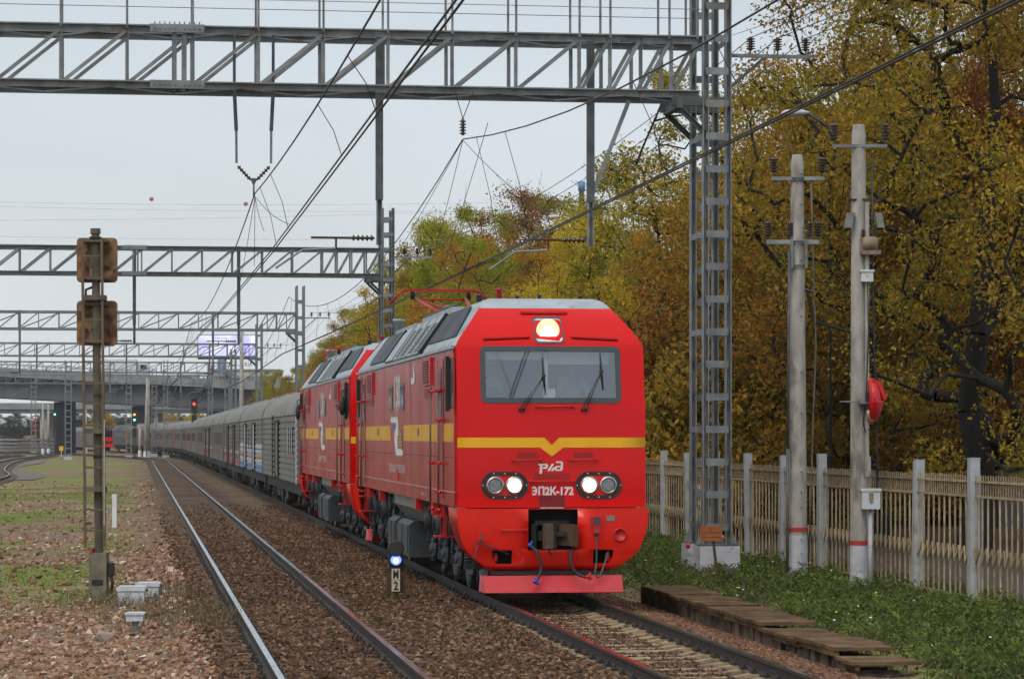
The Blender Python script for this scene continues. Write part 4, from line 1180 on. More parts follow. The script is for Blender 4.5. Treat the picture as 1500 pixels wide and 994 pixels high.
            for z in (3.42, 2.92, 2.2, 1.72, 1.42):
                for a in (1.86, 2.92):
                    if z in (2.92, 1.72) and a > 2: continue
                    q = MB(); q.beam((X_, mir(a), z), (X_+sx*.16, mir(a), z), .05, .035); q.lathe((X_+sx*.08, mir(a), z-.03), (0, 0, .06), [(0, .04), (1, .04)], 8); q.build('handrail_bracket', M['red_trim'], T)
            q = MB(); q.beam((X_+sx*.11, mir(1.6), 3.42), (X_+sx*.11, mir(3.1), 3.42), .03, .03); q.build('handrail_bar', M['red_trim'], T)
            q = MB()
            for z in (.95, 1.28): q.box(min(X_+sx*.10, X_-sx*.22), max(X_+sx*.10, X_-sx*.22), mir(2.4)-.22, mir(2.4)+.22, z, z+.03)
            for a in (-.22, .22): q.beam((X_-sx*.05, mir(2.4)+a, .95), (X_-sx*.05, mir(2.4)+a, 1.55), .05, .03)
            q.build('door_steps', M['red_trim'], T)
            # louvred intakes
            lb_ = sm_('louvre_box', 3.62, 5.0, 3.54, 4.02, .05, M['red_trim'])
            for i in range(9): sm_('louvre_shade_slat', 3.86, 4.76, 3.585+i*.045, 3.607+i*.045, .068, M['louvre_shade_seam'], par=lb_)
            lb_ = sm_('lower_louvre', 3.8, 4.8, 3.30, 3.50, .02, M['red_trim'])
            for i in range(4): sm_('louvre_shade_slat', 3.86, 4.74, 3.325+i*.042, 3.345+i*.042, .03, M['louvre_shade_seam'], par=lb_)
            sm_('vent_slots', 5.9, 6.1, 2.66, 2.80, .01, M['black'])
            for s_ in (3.6, 6.4): sm_('jacking_bracket', s_-.09, s_+.09, 1.30, 1.52, .02, M['red_trim'], back=.12)
        for s0 in (8.62, 11.02): cw_ = sb('corridor_window_frame', s0, s0+.72, 3.16, 3.66, .012, M['dark_grey']); sb('corridor_window', s0+.07, s0+.65, 3.21, 3.61, .016, M['glass_dark'], par=cw_)
        sb('side_hatch', 9.8, 10.2, 1.78, 2.02, .02, M['red_trim'])
    X_ = -HW - .006
    place('anniversary_lettering', text_mesh('130', 1.15, .66, M['white'], .03), SIDE, (X_, 10.05, 3.52), T)
    place('anniversary_lettering', text_mesh('ЛЕТ', .55, .18, M['white'], .0), SIDE, (X_, 10.05, 3.09), T)
    place('side_lettering', text_mesh('ЛОКОМОТИВ ДЕПОВСКИЙ', 3.3, .25, M['pale_text'], .04), SIDE, (X_, 10.1, 2.02), T)
    place('data_lettering', text_mesh('88 04', .7, .08, M['pale_text'], .0), SIDE, (X_, 5.1, 1.62), T)
    em = MB()
    P2 = lambda pts: em.add([(X_, 10.1 - (u-.5)*2.6, 2.28 + v*.78) for u, v in pts], [tuple(range(len(pts)))])
    P2([(.0, .97), (.55, .97), (.62, .8), (.60, .5), (.58, .2), (.95, .12), (.95, .0), (.42, .0), (.30, .35), (.33, .6), (.45, .75), (.40, .82), (.0, .82)])
    em.build('side_emblem', M['white'], T)
    em = MB(); X_ -= .003; P2([(.10, .62), (.36, .62), (.42, .76), (.10, .78)]); em.build('emblem_blue_field', M['blue_field'], T)
    em = MB(); P2([(.55, .16), (.92, .16), (.90, .50), (.80, .58), (.72, .66), (.66, .56), (.55, .48)]); P2([(0, .96), (.55, .96), (.55, 1.0), (0, 1.0)]); P2([(.42, -.04), (.95, -.04), (.95, .0), (.42, .0)]); em.build('emblem_gold_building', M['gold'], T)
    em = MB(); X_ -= .003
    for i in range(4): P2([(.60, .19+i*.085), (.88, .19+i*.085), (.88, .215+i*.085), (.60, .215+i*.085)])
    em.build('emblem_windows', M['dark_grey'], T)
    lg2 = MB(); lg2.add([(-HW-.008, y, z) for y, z in ((7.3, 3.62), (6.7, 3.62), (6.6, 3.78), (6.95, 3.98), (6.9, 3.72), (7.3, 3.75))], [(0, 1, 2, 3, 4, 5)]); lg2.build('small_emblem', M['white'], T)
    # ---- roof: panels on the chamfer
    def cp(t, s, d=0.0, sx=-1):
        x, z = np.interp(t, [0, 1], [1.53, 1.03]), np.interp(t, [0, 1], [4.12, 4.83])
        return (sx*(x + d*.82), s, z + d*.57)
    def cpanel(name, pts, d, m_, sx=-1, base=0.0, par=T):
        q = MB(); n = len(pts)
        q.add([cp(t, s, base, sx) for s, t in pts] + [cp(t, s, d, sx) for s, t in pts], [tuple(range(n, 2*n))] + [(i, (i+1) % n, n+(i+1) % n, n+i) for i in range(n)])
        return q.build(name, m_, par)
    for sx in (-1, 1):
        cpanel('roof_window_panel', [(.95, .22), (5.15, .22), (5.3, .30), (5.3, .93), (5.1, .99), (2.1, .99), (1.85, .90)], .035, M['dark_panel'], sx)
        cpanel('roof_window_panel', [(12.9, .10), (16.6, .10), (16.8, .2), (16.8, .90), (16.5, .97), (13.3, .97), (12.9, .9)], .05, M['dark_panel'], sx)
        cpanel('roof_hatch', [(10.7, .02), (12.4, .02), (12.4, .8), (12.0, .9), (10.7, .9)], .06, M['roof_grey'], sx)
        for s0, s1 in ((5.6, 8.1), (8.2, 10.5)):
            gp_ = cpanel('grille_panel', [(s0, .02), (s1, .02), (s1, 1.02), (s0, 1.02)], .05, M['roof_grey'], sx)
            for a, c in ((s0+.18, s0+.18+.95), (s1-.18-.95, s1-.18)):
                for i in range(9):
                    t0 = .07 + i*.085
                    cpanel('grille_slat', [(a, t0), (c, t0), (c, t0+.06), (a, t0+.06)], .058, M['black'], sx, .045, gp_)
            for s_ in (s0+.04, s1-.04, (s0+s1)/2): cpanel('grille_frame', [(s_-.05, .0), (s_+.05, .0), (s_+.05, 1.03), (s_-.05, 1.03)], .075, M['roof_grey'], sx, 0.0, gp_)
        cpanel('roof_edge_strip', [(10.55, .02), (10.68, .02), (10.68, 1.0), (10.55, 1.0)], .08, M['dark_panel'], sx)
        cpanel('roof_edge_strip', [(5.42, .0), (5.55, .0), (5.55, 1.02), (5.42, 1.02)], .08, M['dark_panel'], sx)
        cpanel('roof_edge_strip', [(12.5, .02), (12.62, .02), (12.62, .95), (12.5, .95)], .08, M['dark_panel'], sx)
    place('roof_lettering', text_mesh('ОСТОРОЖНО', .75, .12, M['dark_grey'], .02), Matrix(((-.57, 0, -.82), (0, -1, 0), (-.82, 0, .57))) @ Matrix(((1, 0, 0), (0, 1, 0), (0, 0, 1))), cp(.5, .78, .012), T)
    for s0, s1, w_ in ((5.4, 10.6, .98), (12.6, 17, .9)):
        q = MB(); q.box(-w_, w_, s0, s1, 4.85, 4.98); q.build('roof_deck', M['roof_grey'], T)
    q = MB()
    for s_ in np.arange(5.5, 10.6, .28): q.lathe((-.93, s_, 4.97), (0, 0, .07), [(0, .05), (.6, .05), (1, .02)], 6)
    tag(q.build('roof_bolts', M['dark_grey'], T), kind='stuff')
    for x, y, h, r_, m_ in ((-.62, 1.75, .22, .045, 'red_trim'), (-.88, 2.3, .14, .05, 'dark_grey'), (-.35, 1.55, .09, .03, 'dark_grey'), (.05, 1.7, .12, .03, 'gear'), (.75, 1.7, .10, .03, 'gear'), (.9, 9.5, .25, .07, 'porcelain'), (-.8, 17.3, .36, .11, 'roof_grey')):
        q = MB(); q.lathe((x, y, 4.86), (0, 0, h+.04), [(0, r_), (.85, r_), (.86, r_*1.35), (1, r_*1.3)], 10); q.build('roof_aerial', M[m_], T)
    # ---- pantograph
    pn = MB()
    zq, sq = 5.84, 16.0
    pn.beam((-.72, sq, zq), (.72, sq, zq), .07, .05); pn.beam((-.72, sq+.28, zq), (.72, sq+.28, zq), .07, .05)
    for sx in (-1, 1):
        for dy in (0, .28): pn.tube([(sx*.72, sq+dy, zq), (sx*.86, sq+dy, zq-.02), (sx*1.12, sq+dy, zq-.30)], .026, 6)
    pn.tube([(-.58, sq+.1, zq-.20), (.58, sq+.1, zq-.20)], .024); pn.tube([(-.66, sq+.1, zq-.38), (.66, sq+.1, zq-.38)], .016)
    pn.tube([(-.56, sq+.1, zq-.18), (-.36, 13.2, 5.22)], .036, 8); pn.tube([(.56, sq+.1, zq-.18), (.36, 13.2, 5.22)], .036, 8)
    pn.tube([(-.52, sq+.05, zq-.2), (.06, 13.2, 5.24)], .018); pn.tube([(.02, sq-.6, zq-.35), (.06, 13.2, 5.24)], .018)
    pn.tube([(-.36, 13.2, 5.22), (.36, 13.2, 5.22)], .04, 8); pn.tube([(-.05, 13.2, 5.22), (-.05, 16.2, 5.06)], .06, 8)
    pn.box(-.6, .6, 15.9, 16.4, 4.99, 5.06)
    pn.build('pantograph', M['red_trim'], T)
    q = MB()
    for sx in (-1, 1): q.lathe((sx*.62, sq+.1, zq-.20), (0, 0, .18), [(0, .04), (.5, .055), (1, .04)], 8)
    q.build('pantograph_spring_box', M['gear_dark'], T)
    # cab mirrors
    for s_ in (1.0, LL-1.0):
        q = MB(); q.lathe((-1.66, s_, 3.15), (0, 0, .46), [(0, .03), (.2, .07), (.5, .085), (.8, .07), (1, .03)], 12); q.build('mirror', M['black'], T)
        q = MB(); q.tube([(-1.52, s_+.05, 3.8), (-1.68, s_, 3.74), (-1.68, s_, 3.3)], .014); q.build('mirror_bracket', M['black'], T)
    # ---- underframe and running gear
    q = MB(); q.box(-1.2, 1.2, .9, LL-.9, 1.25, 1.50); q.build('underframe', M['gear_dark'], T)
    q = MB(); q.prism([(-1.44, 1.50), (-1.44, 1.30), (-1.2, 1.02), (1.2, 1.02), (1.44, 1.30), (1.44, 1.50)], lambda x, z, y: (x, y, z), 6.9, 11.6); q.build('underframe_tank', M['tank'], T)
    for s0, s1 in ((8.5, 10.7), (11.2, 12.6)):
        q = MB(); q.prism([(-1.46, .34), (1.46, .34), (1.46, .95), (1.36, 1.03), (-1.36, 1.03), (-1.46, .95)], lambda x, z, y: (x, y, z), s0, s1)
        q.build('battery_box', M['gear_box'], T)
        for i in range(2): q = MB(); q.box(-1.48, -1.455, s0+.15+i*(s1-s0)/2, s0-.08+(i+1)*(s1-s0)/2, .42, .92); q.build('battery_door', M['gear_box'], T)
    bogie(T, 3.9, (-1.95, 0, 1.95)); bogie(T, LL-3.9, (-1.95, 0, 1.95))
    return T
M['gear_box'] = mat('battery_box_grey', (.04, .046, .05), (.026, .03, .033), scale=4, rough=.55)
M['recess'] = mat('recess_red', (.36, .005, .005), rough=.5)
M['louvre_shade_seam'] = mat('louvre_shadow_gap', (.10, .008, .008), rough=.6)  # dark red: shade between the louvres put into the colour; also colours the panel seams
M['hr'] = mat('handrail_grey', (.16, .09, .08), rough=.4)
M['pale_text'] = mat('faded_lettering', (.62, .45, .43), rough=.6)
M['blue_field'] = mat('blue_field', (.06, .14, .36), rough=.5)
M['gold'] = mat('gold_paint', (.42, .24, .06), rough=.5)
loco = locomotive('leading red electric locomotive with yellow stripe, lit lamps and front number')
index_children()
loco2 = copy_tree(loco)
loco2['label'] = 'second red electric locomotive, coupled directly behind the leading one'
loco2.location = W(21.75, 0, 0)
for o in CH[loco.name]:
    if o.name.startswith('mirror'): bpy.data.objects.remove(o)
index_children()
for nm in ('front_emblem', 'number_lettering'): pass
person('person', 'driver in white shirt seated behind the windscreen half without wires', tuple(W(1.55, .60, 2.62)), HEAD, True, M['shirt'])
person('person', 'driver in dark clothes seated behind the windscreen half with reflected wires', tuple(W(1.75, -.72, 2.62)), HEAD, True, M['dark_cloth'])
person('person', 'walker in dark coat behind the fence, seen inside the lattice mast', (5.15, 73.5, -.17), .4, False, M['dark_cloth'])
person('person', 'walker in dark coat behind the fence just beside the lattice mast leg', (5.75, 73.9, -.17), .5, False, M['dark_cloth'])

# ------------------------------------------------------------------ coaches
M['c_grey'] = mat('coach_grey', (.15, .143, .126), (.11, .103, .09), scale=1.2, rough=.5, stretch=(1, 1, .3), wear=(.13, .115, .10), wlo=.58, whi=.75)
M['c_brown'] = mat('coach_brown_grey', (.115, .092, .076), (.083, .066, .055), scale=1.2, rough=.55, stretch=(1, 1, .3), wear=(.11, .09, .075), wlo=.58, whi=.75)
M['c_silver'] = mat('coach_silver', (.115, .098, .090), (.082, .068, .062), scale=1.2, rough=.45)
M['c_roof'] = mat('coach_roof', (.20, .19, .168), (.13, .122, .105), scale=1, rough=.6, wear=(.22, .17, .12), wlo=.55, whi=.75)
M['c_blue'] = mat('coach_blue', (.10, .22, .38), (.08, .18, .32), rough=.5)
M['c_white'] = mat('coach_white', (.48, .49, .50), (.40, .41, .42), rough=.5)
M['c_red'] = mat('coach_red', (.32, .06, .05), (.26, .055, .045), rough=.5)
M['c_pink'] = mat('coach_pink', (.40, .24, .20), (.34, .20, .17), rough=.5)
def coach(kind, label, group, detail):
    T = empty('passenger_coach' if kind in ('pass', 'rzd') else 'baggage_coach', (0, 0, 0), 0, label, 'railway coach', group)
    Lc, hw = 23.7, 1.53
    base = {'bag': 'c_grey', 'mail': 'c_grey', 'brown': 'c_brown', 'pass': 'c_brown', 'rzd': 'c_silver'}[kind]
    mats = [M[base], M['c_roof'], M['c_blue'], M['c_white'], M['c_red'], M['c_pink']]
    prof, mi = [], []
    z = 1.12
    if kind in ('bag', 'mail', 'brown'): rib, dz = .035, .20
    else: rib, dz = .018, .16
    while z < 3.30:
        if kind in ('pass', 'rzd') and 2.05 < z < 2.95: prof.append((hw, z)); prof.append((hw, 2.95)); z = 2.95; continue
        prof += [(hw, z), (hw, z+dz*.62), (hw-rib, z+dz*.68), (hw-rib, z+dz*.94)]; z += dz
    prof.append((hw, 3.34))
    roof = [(hw-.01, 3.40), (hw-.10, 3.72), (hw-.36, 4.02), (hw-.75, 4.22), (hw-1.15, 4.31), (0, 4.34)]
    half = prof + roof
    nP = len(prof)
    full = half + [(-x, z) for x, z in half[::-1][1:]]
    b = MB(); n = len(full)
    ends = (0.0, Lc) if kind in ('bag', 'brown', 'pass', 'rzd') else (0.0, 17.5, 18.3, Lc)
    nseg = len(ends)-1
    b.v = [(x, y, z) for y in ends for x, z in full]
    for g in range(nseg):
        for i in range(n-1):
            j = min(i, n-2-i)
            zz = (full[i][1]+full[i+1][1])/2
            if j >= nP-1: k = 1
            elif kind == 'mail':
                k = 2 if (zz < 1.45 or (g == 1)) else 3 if zz < 1.62 else 5 if zz < 1.86 else 3 if zz < 2.05 else 2 if zz < 2.12 else 3 if zz < 2.3 else 0
            elif kind == 'brown': k = 4 if zz < 1.55 else 5 if 1.75 < zz < 1.95 else 0
            elif kind == 'rzd': k = 0
            else: k = 0
            b.f.append([g*n+i, g*n+i+1, (g+1)*n+i+1, (g+1)*n+i]); b.m.append(k); b.sm.append(k == 1)
    for e_ in (0, nseg): b.f.append([e_*n+i for i in range(n)]); b.m.append(0); b.sm.append(False)
    b.build('body', mats, T, sharp=40)
    q = MB(); q.box(-1.35, 1.35, .2, Lc-.2, .72, 1.11); q.build('underframe', M['gear_dark'], T)
    q = MB(); q.box(-.6, .6, -.35, 0, 1.15, 3.6); q.box(-.6, .6, Lc, Lc+.35, 1.15, 3.6); q.build('gangway', M['black'], T)
    for y in (9.0, 12.5, 14.5): q = MB(); q.box(-1.3, 1.3, y, y+1.6, .42, .72); q.build('battery_box', M['gear_dark'], T)
    for yc in (3.4, Lc-3.4):
        q = MB()
        for sx in (-1, 1): q.beam((sx*1.05, yc-1.7, .62), (sx*1.05, yc+1.7, .62), .16, .2); q.beam((sx*1.15, yc-.7, .9), (sx*1.15, yc+1.6, .30), .1, .1)
        q.box(-1.0, 1.0, yc-.2, yc+.2, .5, .75); bo_ = q.build('bogie', M['gear_dark'], T)
        for d in (-1.2, 1.2):
            for sx in (-1, 1):
                q = MB(); q.lathe((sx*.72, yc+d, .475), (sx*.13, 0, 0), [(0, .51), (.22, .51), (.24, .475), (1, .47)], 16 if detail else 10); q.cyl((sx*.85, yc+d, .475), (sx*1.2, yc+d, .475), .16, n=10)
                q.build('wheel', M['wheel'], bo_)
    def sp(name, y0, y1, z0, z1, pr, m_):
        for sx in (-1, 1):
            q = MB(); a, c = sorted((sx*(hw-.05), sx*(hw+pr))); q.box(a, c, y0, y1, z0, z1); q.build(name, m_, T)
    if kind in ('pass', 'rzd'):
        nW = 9
        for i in range(nW):
            y = 3.4 + i*1.95
            sp('window', y, y+1.15, 2.12, 2.86, .012, M['glass_dark'])
        for y in (.45, Lc-1.25): sp('door', y, y+.8, 1.15, 3.1, .012, M['c_red'] if kind == 'rzd' else M['c_brown'])
        if kind == 'rzd': sp('red_band', 1.5, 2.5, 1.6, 3.2, .008, M['c_red']); sp('red_band', Lc-2.5, Lc-1.5, 1.6, 3.2, .008, M['c_red'])
    else:
        for y in ((6.2, 15.5) if kind != 'bag' else (11.0,)):
            sp('sliding_door', y, y+1.9, 1.2, 3.15, .03, M[base] if kind != 'mail' else M['c_white'])
            sp('door_track', y-.4, y+2.3, 3.15, 3.22, .06, M['gear_dark'])
            sp('door_post', y-.06, y, 1.1, 3.2, .06, M['gear_dark']); sp('door_post', y+1.9, y+1.96, 1.1, 3.2, .06, M['gear_dark'])
        for y in ((2.2, 3.3, 4.5) if kind == 'bag' else (9.5, 11.2, 13.0)):
            sp('window', y, y+.55, 2.05, 2.95, .02, M['glass_dark']); sp('window_bar', y+.25, y+.30, 2.05, 2.95, .035, M['c_white'])
        if kind == 'bag': sp('corner_post', .02, .18, 1.1, 3.4, .03, M['c_white']); sp('gap_panel', 15.2, 15.9, 1.1, 3.4, .02, M['gear_dark'])
    for y in np.arange(3, Lc-2, 4.2): q = MB(); q.lathe((0, y, 4.32), (0, 0, .16), [(0, .22), (.6, .22), (1, .1)], 10); q.build('roof_vent', M['c_roof'], T)
    return T
GRP = 'coaches behind the locomotives'
kinds = ['bag', 'mail', 'brown', 'pass', 'brown', 'pass', 'rzd', 'rzd', 'pass', 'rzd', 'rzd', 'rzd', 'rzd', 'rzd', 'rzd']
desc = {'bag': 'grey ribbed baggage coach', 'mail': 'ribbed coach with blue, white and pink bands', 'brown': 'brownish ribbed coach with sliding doors', 'pass': 'brown-grey coach with windows', 'rzd': 'silver-grey coach with red ends'}
proto, s = {}, 43.6
for i, k in enumerate(kinds):
    if k in proto: o = copy_tree(proto[k])
    else:
        o = proto[k] = coach(k, '', GRP, i < 5); index_children()
    o['label'] = f'{desc[k]}, {ORD[i]} behind the two red locomotives'
    p, h = path(s + 12.2)
    p0 = p - Vector((-math.sin(h), math.cos(h), 0)) * 11.85
    o.location = p0; o.rotation_euler = (0, 0, h)
    s += 24.55
for o in CH.get(loco2.name, []):
    if o.name.startswith('pantograph'): o.location.z -= .58
# ------------------------------------------------------------------ gantries over the tracks
ZB, ZT = 9.80, 10.94                       # chord centres
def insul(name, p0, p1, w, parent, m_='porcelain'):
    return piece(name, p0, p1, w, w, M[m_], parent, 'insulator')
def gantry(label, mx, my, span, posts, detail, rz=HEAD, top=12.8, left_mast=False, vsus=False, st='steel', base=True, railing=False):
    G = empty('catenary_gantry', (mx, my, 0), rz, label, 'gantry', 'gantries spanning the tracks')
    S, SD = M[st], M['steel_dark'] if detail else M[st]
    def mast(x0, name='mast'):
        ms = empty(name, (x0, 0, 0)); ms.parent = G
        hw_, dp = .24, 1.27
        for yy in (0, dp):
            for sx in (-1, 1):
                piece('leg', (sx*hw_, yy, .38 if base else -.3), (sx*hw_, yy, top), .13, .15, S, ms, 'channel' if detail else 'box')
        z, k = .75, 0
        while z < top - .2:
            for yy in (-.055, dp+.055): piece('batten', (-hw_, yy, z), (hw_, yy, z), .02 if detail else .03, .15, S, ms)
            if k % 3 == 0:
                for sx in (-1, 1): piece('side_batten', (sx*(hw_+.05), 0, z), (sx*(hw_+.05), dp, z), .02, .12, S, ms)
            z += .68 if detail else 1.1; k += 1
        if detail:
            for yy in (0, dp):
                for sx in (-1, 1): b = MB(); b.prism([(0, .38), (sx*.14, .38), (0, .75)], lambda a, c, e_: (sx*(hw_+.06)+a, yy+e_, c), -.01, .01); b.build('gusset', S, ms)
        return ms
    ms = mast(0)
    if base:
        for yy in (0, 1.27):
            b = MB(); b.prism([(-.44, -.45), (.44, -.45), (.42, .36), (-.42, .36)], lambda a, c, e_: (a, yy+e_, c), -.34, .34); b.build('footing', M['whitewash'], G)
            b = MB(); b.box(-.40, .40, yy-.3, yy+.3, .362, .40); b.build('base_plate', M['steel_dark'], G)
    if left_mast: mast(-span-.5)
    tr = empty('truss', (0, 0, 0)); tr.parent = G
    x0, x1 = -.30, -span
    for yy in (.09, 1.18):
        piece('chord', (x1, yy, ZB), (x0-.05, yy, ZB), .13, .15, S, tr, 'angle' if detail else 'box'); piece('chord', (x1, yy, ZT), (x0+.1, yy, ZT), .13, .15, S, tr, 'angle' if detail else 'box')
        xs = [x0, -.95, -1.6, -2.25, -2.9]
        while xs[-1] - 1.33 > x1: xs.append(xs[-1] - 1.33)
        if not detail: xs = xs[::2] if yy > 1 else xs
        for a, c in zip(xs, xs[1:]):
            piece('vertical', (c, yy, ZB), (c, yy, ZT), .07, .07, S, tr, 'angle' if detail else 'box')
            piece('diagonal', (c+.06, yy, ZB+.06), (a-.03, yy, ZT-.06), .075, .075, S, tr, 'angle' if detail else 'box', up=(0, 1, 0))
    if detail:
        for j, x in enumerate(np.arange(x0-.3, x1, -1.33)):
            sgn = .09 if j % 2 else 1.18
            piece('lacing', (x, sgn, ZB-.05), (x-1.33, 1.27-sgn, ZB-.05), .06, .03, S, tr); piece('lacing', (x, sgn, ZT-.05), (x-1.33, 1.27-sgn, ZT-.05), .06, .03, S, tr)
        for x in (-11.25, -11.05):
            for yy in (.09, 1.18):
                piece('splice_post', (x, yy, ZB), (x, yy, ZT), .085, .085, S, tr)
        b = MB()
        for zz in (ZB, ZT):
            b.box(-11.75, -10.65, -.01, .02, zz-.085, zz+.085)
            for i in range(10): b.cyl((-11.65+i*.10+(.1 if i > 4 else 0), -.035, zz), (-11.65+i*.10+(.1 if i > 4 else 0), -.01, zz), .018, n=6); b.cyl((-11.65+i*.10, .05, zz+(.10 if zz > 10 else -.14)), (-11.65+i*.10, .05, zz+(.14 if zz > 10 else -.10)), .015, n=5)
        b.build('splice_plate', S, tr)
        rl = None
        if railing: rl = empty('walkway_railing', (0, 0, 0)); rl.parent = G
        for yy in ((.02, 1.26) if railing else ()):
            xs = [-.4, -1.0, -2.25] + list(np.arange(-2.9, x1, -1.33))
            for x in xs: piece('railing_post', (x, yy, ZT), (x, yy, ZT+1.15), .045, .045, S, rl, 'angle')
            for zz in (ZT+.62, ZT+1.13): piece('railing_wire', (x1, yy, zz), (-.3, yy, zz), .016, .016, S, rl, 'rod')
    # seat of the truss on the mast
    bk = empty('bracket', (0, 0, 0)); bk.parent = G
    for yy in (.0, 1.27):
        piece('seat_beam', (-.95, yy, ZB-.17), (.28, yy, ZB-.17), .12, .18, SD, bk, 'channel', up=(0, 0, -1)); piece('seat_strut', (-.85, yy, ZB-.25), (-.22, yy, ZB-.85), .1, .1, SD, bk, 'angle')
    piece('seat_cross_beam', (-.80, -.08, ZB-.20), (-.80, 1.35, ZB-.20), .14, .22, SD, bk)
    # feeder arm on the far side
    ar = empty('feeder_arm', (0, 0, 0)); ar.parent = G
    piece('arm', (.2, .1, 10.62), (2.05, .1, 10.62), .07, .07, S, ar); piece('brace', (.26, .1, 9.9), (1.05, .1, 10.6), .06, .06, SD, ar)
    for x in (.75, 1.33, 1.93):
        piece('pin', (x, .1, 10.6), (x, .1, 10.78), .03, .03, SD, ar, 'rod'); insul('insulator', (x, .1, 10.74), (x, .1, 11.02), .20, ar)
    # hanging posts carrying the registration arms
    for px, bot, strut in posts:
        hp = empty('hanging_post', (px, .62, 0)); hp.parent = G
        piece('post', (0, 0, 7.55), (0, 0, ZT+.12), .15, .15, SD, hp); piece('lower_post', (0, 0, bot), (0, 0, 7.6), .115, .13, S, hp, 'channel')
        if strut: piece('strut', (.82, 0, ZB-.1), (.05, 0, 7.75), .08, .08, S, hp, 'angle')
        insul('rod_insulator', (-.10, 0, bot+.14), (-.62, 0, bot+.14), .13, hp); piece('arm', (-.6, 0, bot+.14), (-1.42, 0, bot+.14), .05, .05, M['rust'] if detail else S, hp, 'rod')
        piece('arm_drop', (-.90, 0, bot+.16), (-.90, 0, bot-.08), .045, .045, M['rust'] if detail else S, hp, 'rod')
        piece('steady_arm', (-.90, 0, bot-.08), (-1.6, 0, bot-.12), .05, .05, S, hp, 'rod'); piece('steady_arm', (-1.6, 0, bot-.12), (-2.15, 0, bot-.5), .045, .045, S, hp, 'rod')
    if vsus:
        for vx, in vsus:
            vh = empty('vee_suspension', (vx, .62, 0)); vh.parent = G
            for sx in (-1, 1):
                piece('rod', (sx*.40, 0, ZB), (sx*.36, 0, 8.95), .075, .075, M['steel_dark'], vh); piece('rod_tip', (sx*.36, 0, 8.98), (sx*.355, 0, 8.28), .05, .05, S, vh)
                piece('rod_top', (sx*.40, 0, ZB), (sx*.40, 0, ZT), .06, .06, M['steel_dark'], vh)
                insul('insulator', (sx*.33, 0, 8.22), (sx*.06, 0, 7.93), .09, vh, 'rust')
            b = MB(); b.prism([(-.08, 7.97), (.08, 7.97), (0, 7.80)], lambda a, c, e_: (a, e_, c), -.02, .02); b.cyl((0, 0, 7.82), (0, 0, 7.58), .02, n=6); b.build('yoke', M['steel_dark'], vh)
    return G
def gbase(Y, xoff=0.0): return None
G1 = gantry('tall grey lattice mast and walkway gantry spanning the top of the photo', 4.28, 56.7, 26, [(-7.02, 6.62, False), (-2.57, 6.62, True)], True, vsus=[(-9.62,)], railing=True)
GP = [(-5.55, 121.0), (-14.35, 184.0), (-23.0, 247.0), (-31.8, 310.0), (-42.0, 378.0)]
gl = ['second lattice gantry, its mast standing behind the leading locomotive roof', 'third lattice gantry, its mast rising beside the trailing locomotive',
      'fourth lattice gantry with its mast beside the lit billboard', 'fifth lattice gantry, in front of the road bridge', 'farthest lattice gantry, just before the road bridge girder']
pst = [[(-6.6, 6.7, False), (-11.2, 6.7, False)], [(-5.9, 6.7, False), (-18.8, 6.7, False)], [(-4.5, 6.7, False), (-12, 6.7, False), (-20, 6.7, False)], [(-6, 6.7, False), (-14, 6.7, False)], [(-6, 6.7, False)]]
for i, (x, y) in enumerate(GP):
    gantry(gl[i], x, y, [34, 46, 62, 54, 60][i], pst[i], i == 0, HEAD + (0, 0, .03, .06, .1)[i], left_mast=i > 1, st='steel' if i == 0 else 'steel_far', top=[12.8, 12.8, 12.8, 12.5, 12.5][i])

# ------------------------------------------------------------------ overhead wires
def wire(name, pts, r_, label, group=None, cat='wire', parent=None):
    b = MB(); b.tube(pts, r_, 5)
    o = b.build(name, M['wire'], parent)
    if not parent: tag(o, label, cat, group)
    return o
def sag(p0, p1, d, n=12):
    p0, p1 = Vector(p0), Vector(p1)
    return [p0.lerp(p1, t/n) - Vector((0, 0, 4*d*(t/n)*(1-t/n))) for t in range(n+1)]
def sup(k, r, z):                                     # supports along the track at the gantries
    s = -52 + 64.0*(k+1) + (12 if k >= 0 else 12) - 12
    return W(s, r, z)
zig = [.32, -.25, .3, -.25, .28, -.2]
def catenary(r0, zc, zm, label, sagd, zz):
    cw = empty('catenary_line', W(0, r0, zc), 0, label, 'overhead line', 'overhead lines above the tracks'); cw.location = (0, 0, 0)
    for k in range(-1, 5):
        a, c = W(12+64*k, r0, 0), W(12+64*(k+1), r0, 0)
        z0, z1 = zz[(k+1) % 6], zz[(k+2) % 6]
        th = .013 if k < 1 else .010 + .004*k
        for off in (-.03, .03):
            p0, p1 = W(12+64*k, r0+z0+off, zc), W(12+64*(k+1), r0+z1+off, zc)
            wire('contact_wire', sag(p0, p1, .03, 6), th, '', parent=cw)
        P_ = sag(W(12+64*k, r0, zm), W(12+64*(k+1), r0, zm), sagd, 14)
        wire('messenger_wire', P_, th, '', parent=cw)
        for t in ((.12, .3, .5, .7, .88) if k > 0 else (.62, .70, .90, .965)):
            i = t*14; f_ = P_[int(i)].lerp(P_[min(int(i)+1, 14)], i-int(i))
            g_ = W(12+64*k, r0+z0, zc).lerp(W(12+64*(k+1), r0+z1, zc), t)
            wire('dropper', [f_, f_.lerp(g_, .5) + Vector((.05, 0, 0)), g_], .006 if k < 1 else .008, '', parent=cw)
    return cw
c1 = catenary(0, 6.22, 8.72, 'overhead line above the red train, with contact and messenger wires', 1.55, [.45, .45, -.3, .3, -.3, .3])
c2 = catenary(R2, 6.36, 7.56, 'overhead line above the empty track beside the train', .62, [.32, .32, -.25, .3, -.25, .25])
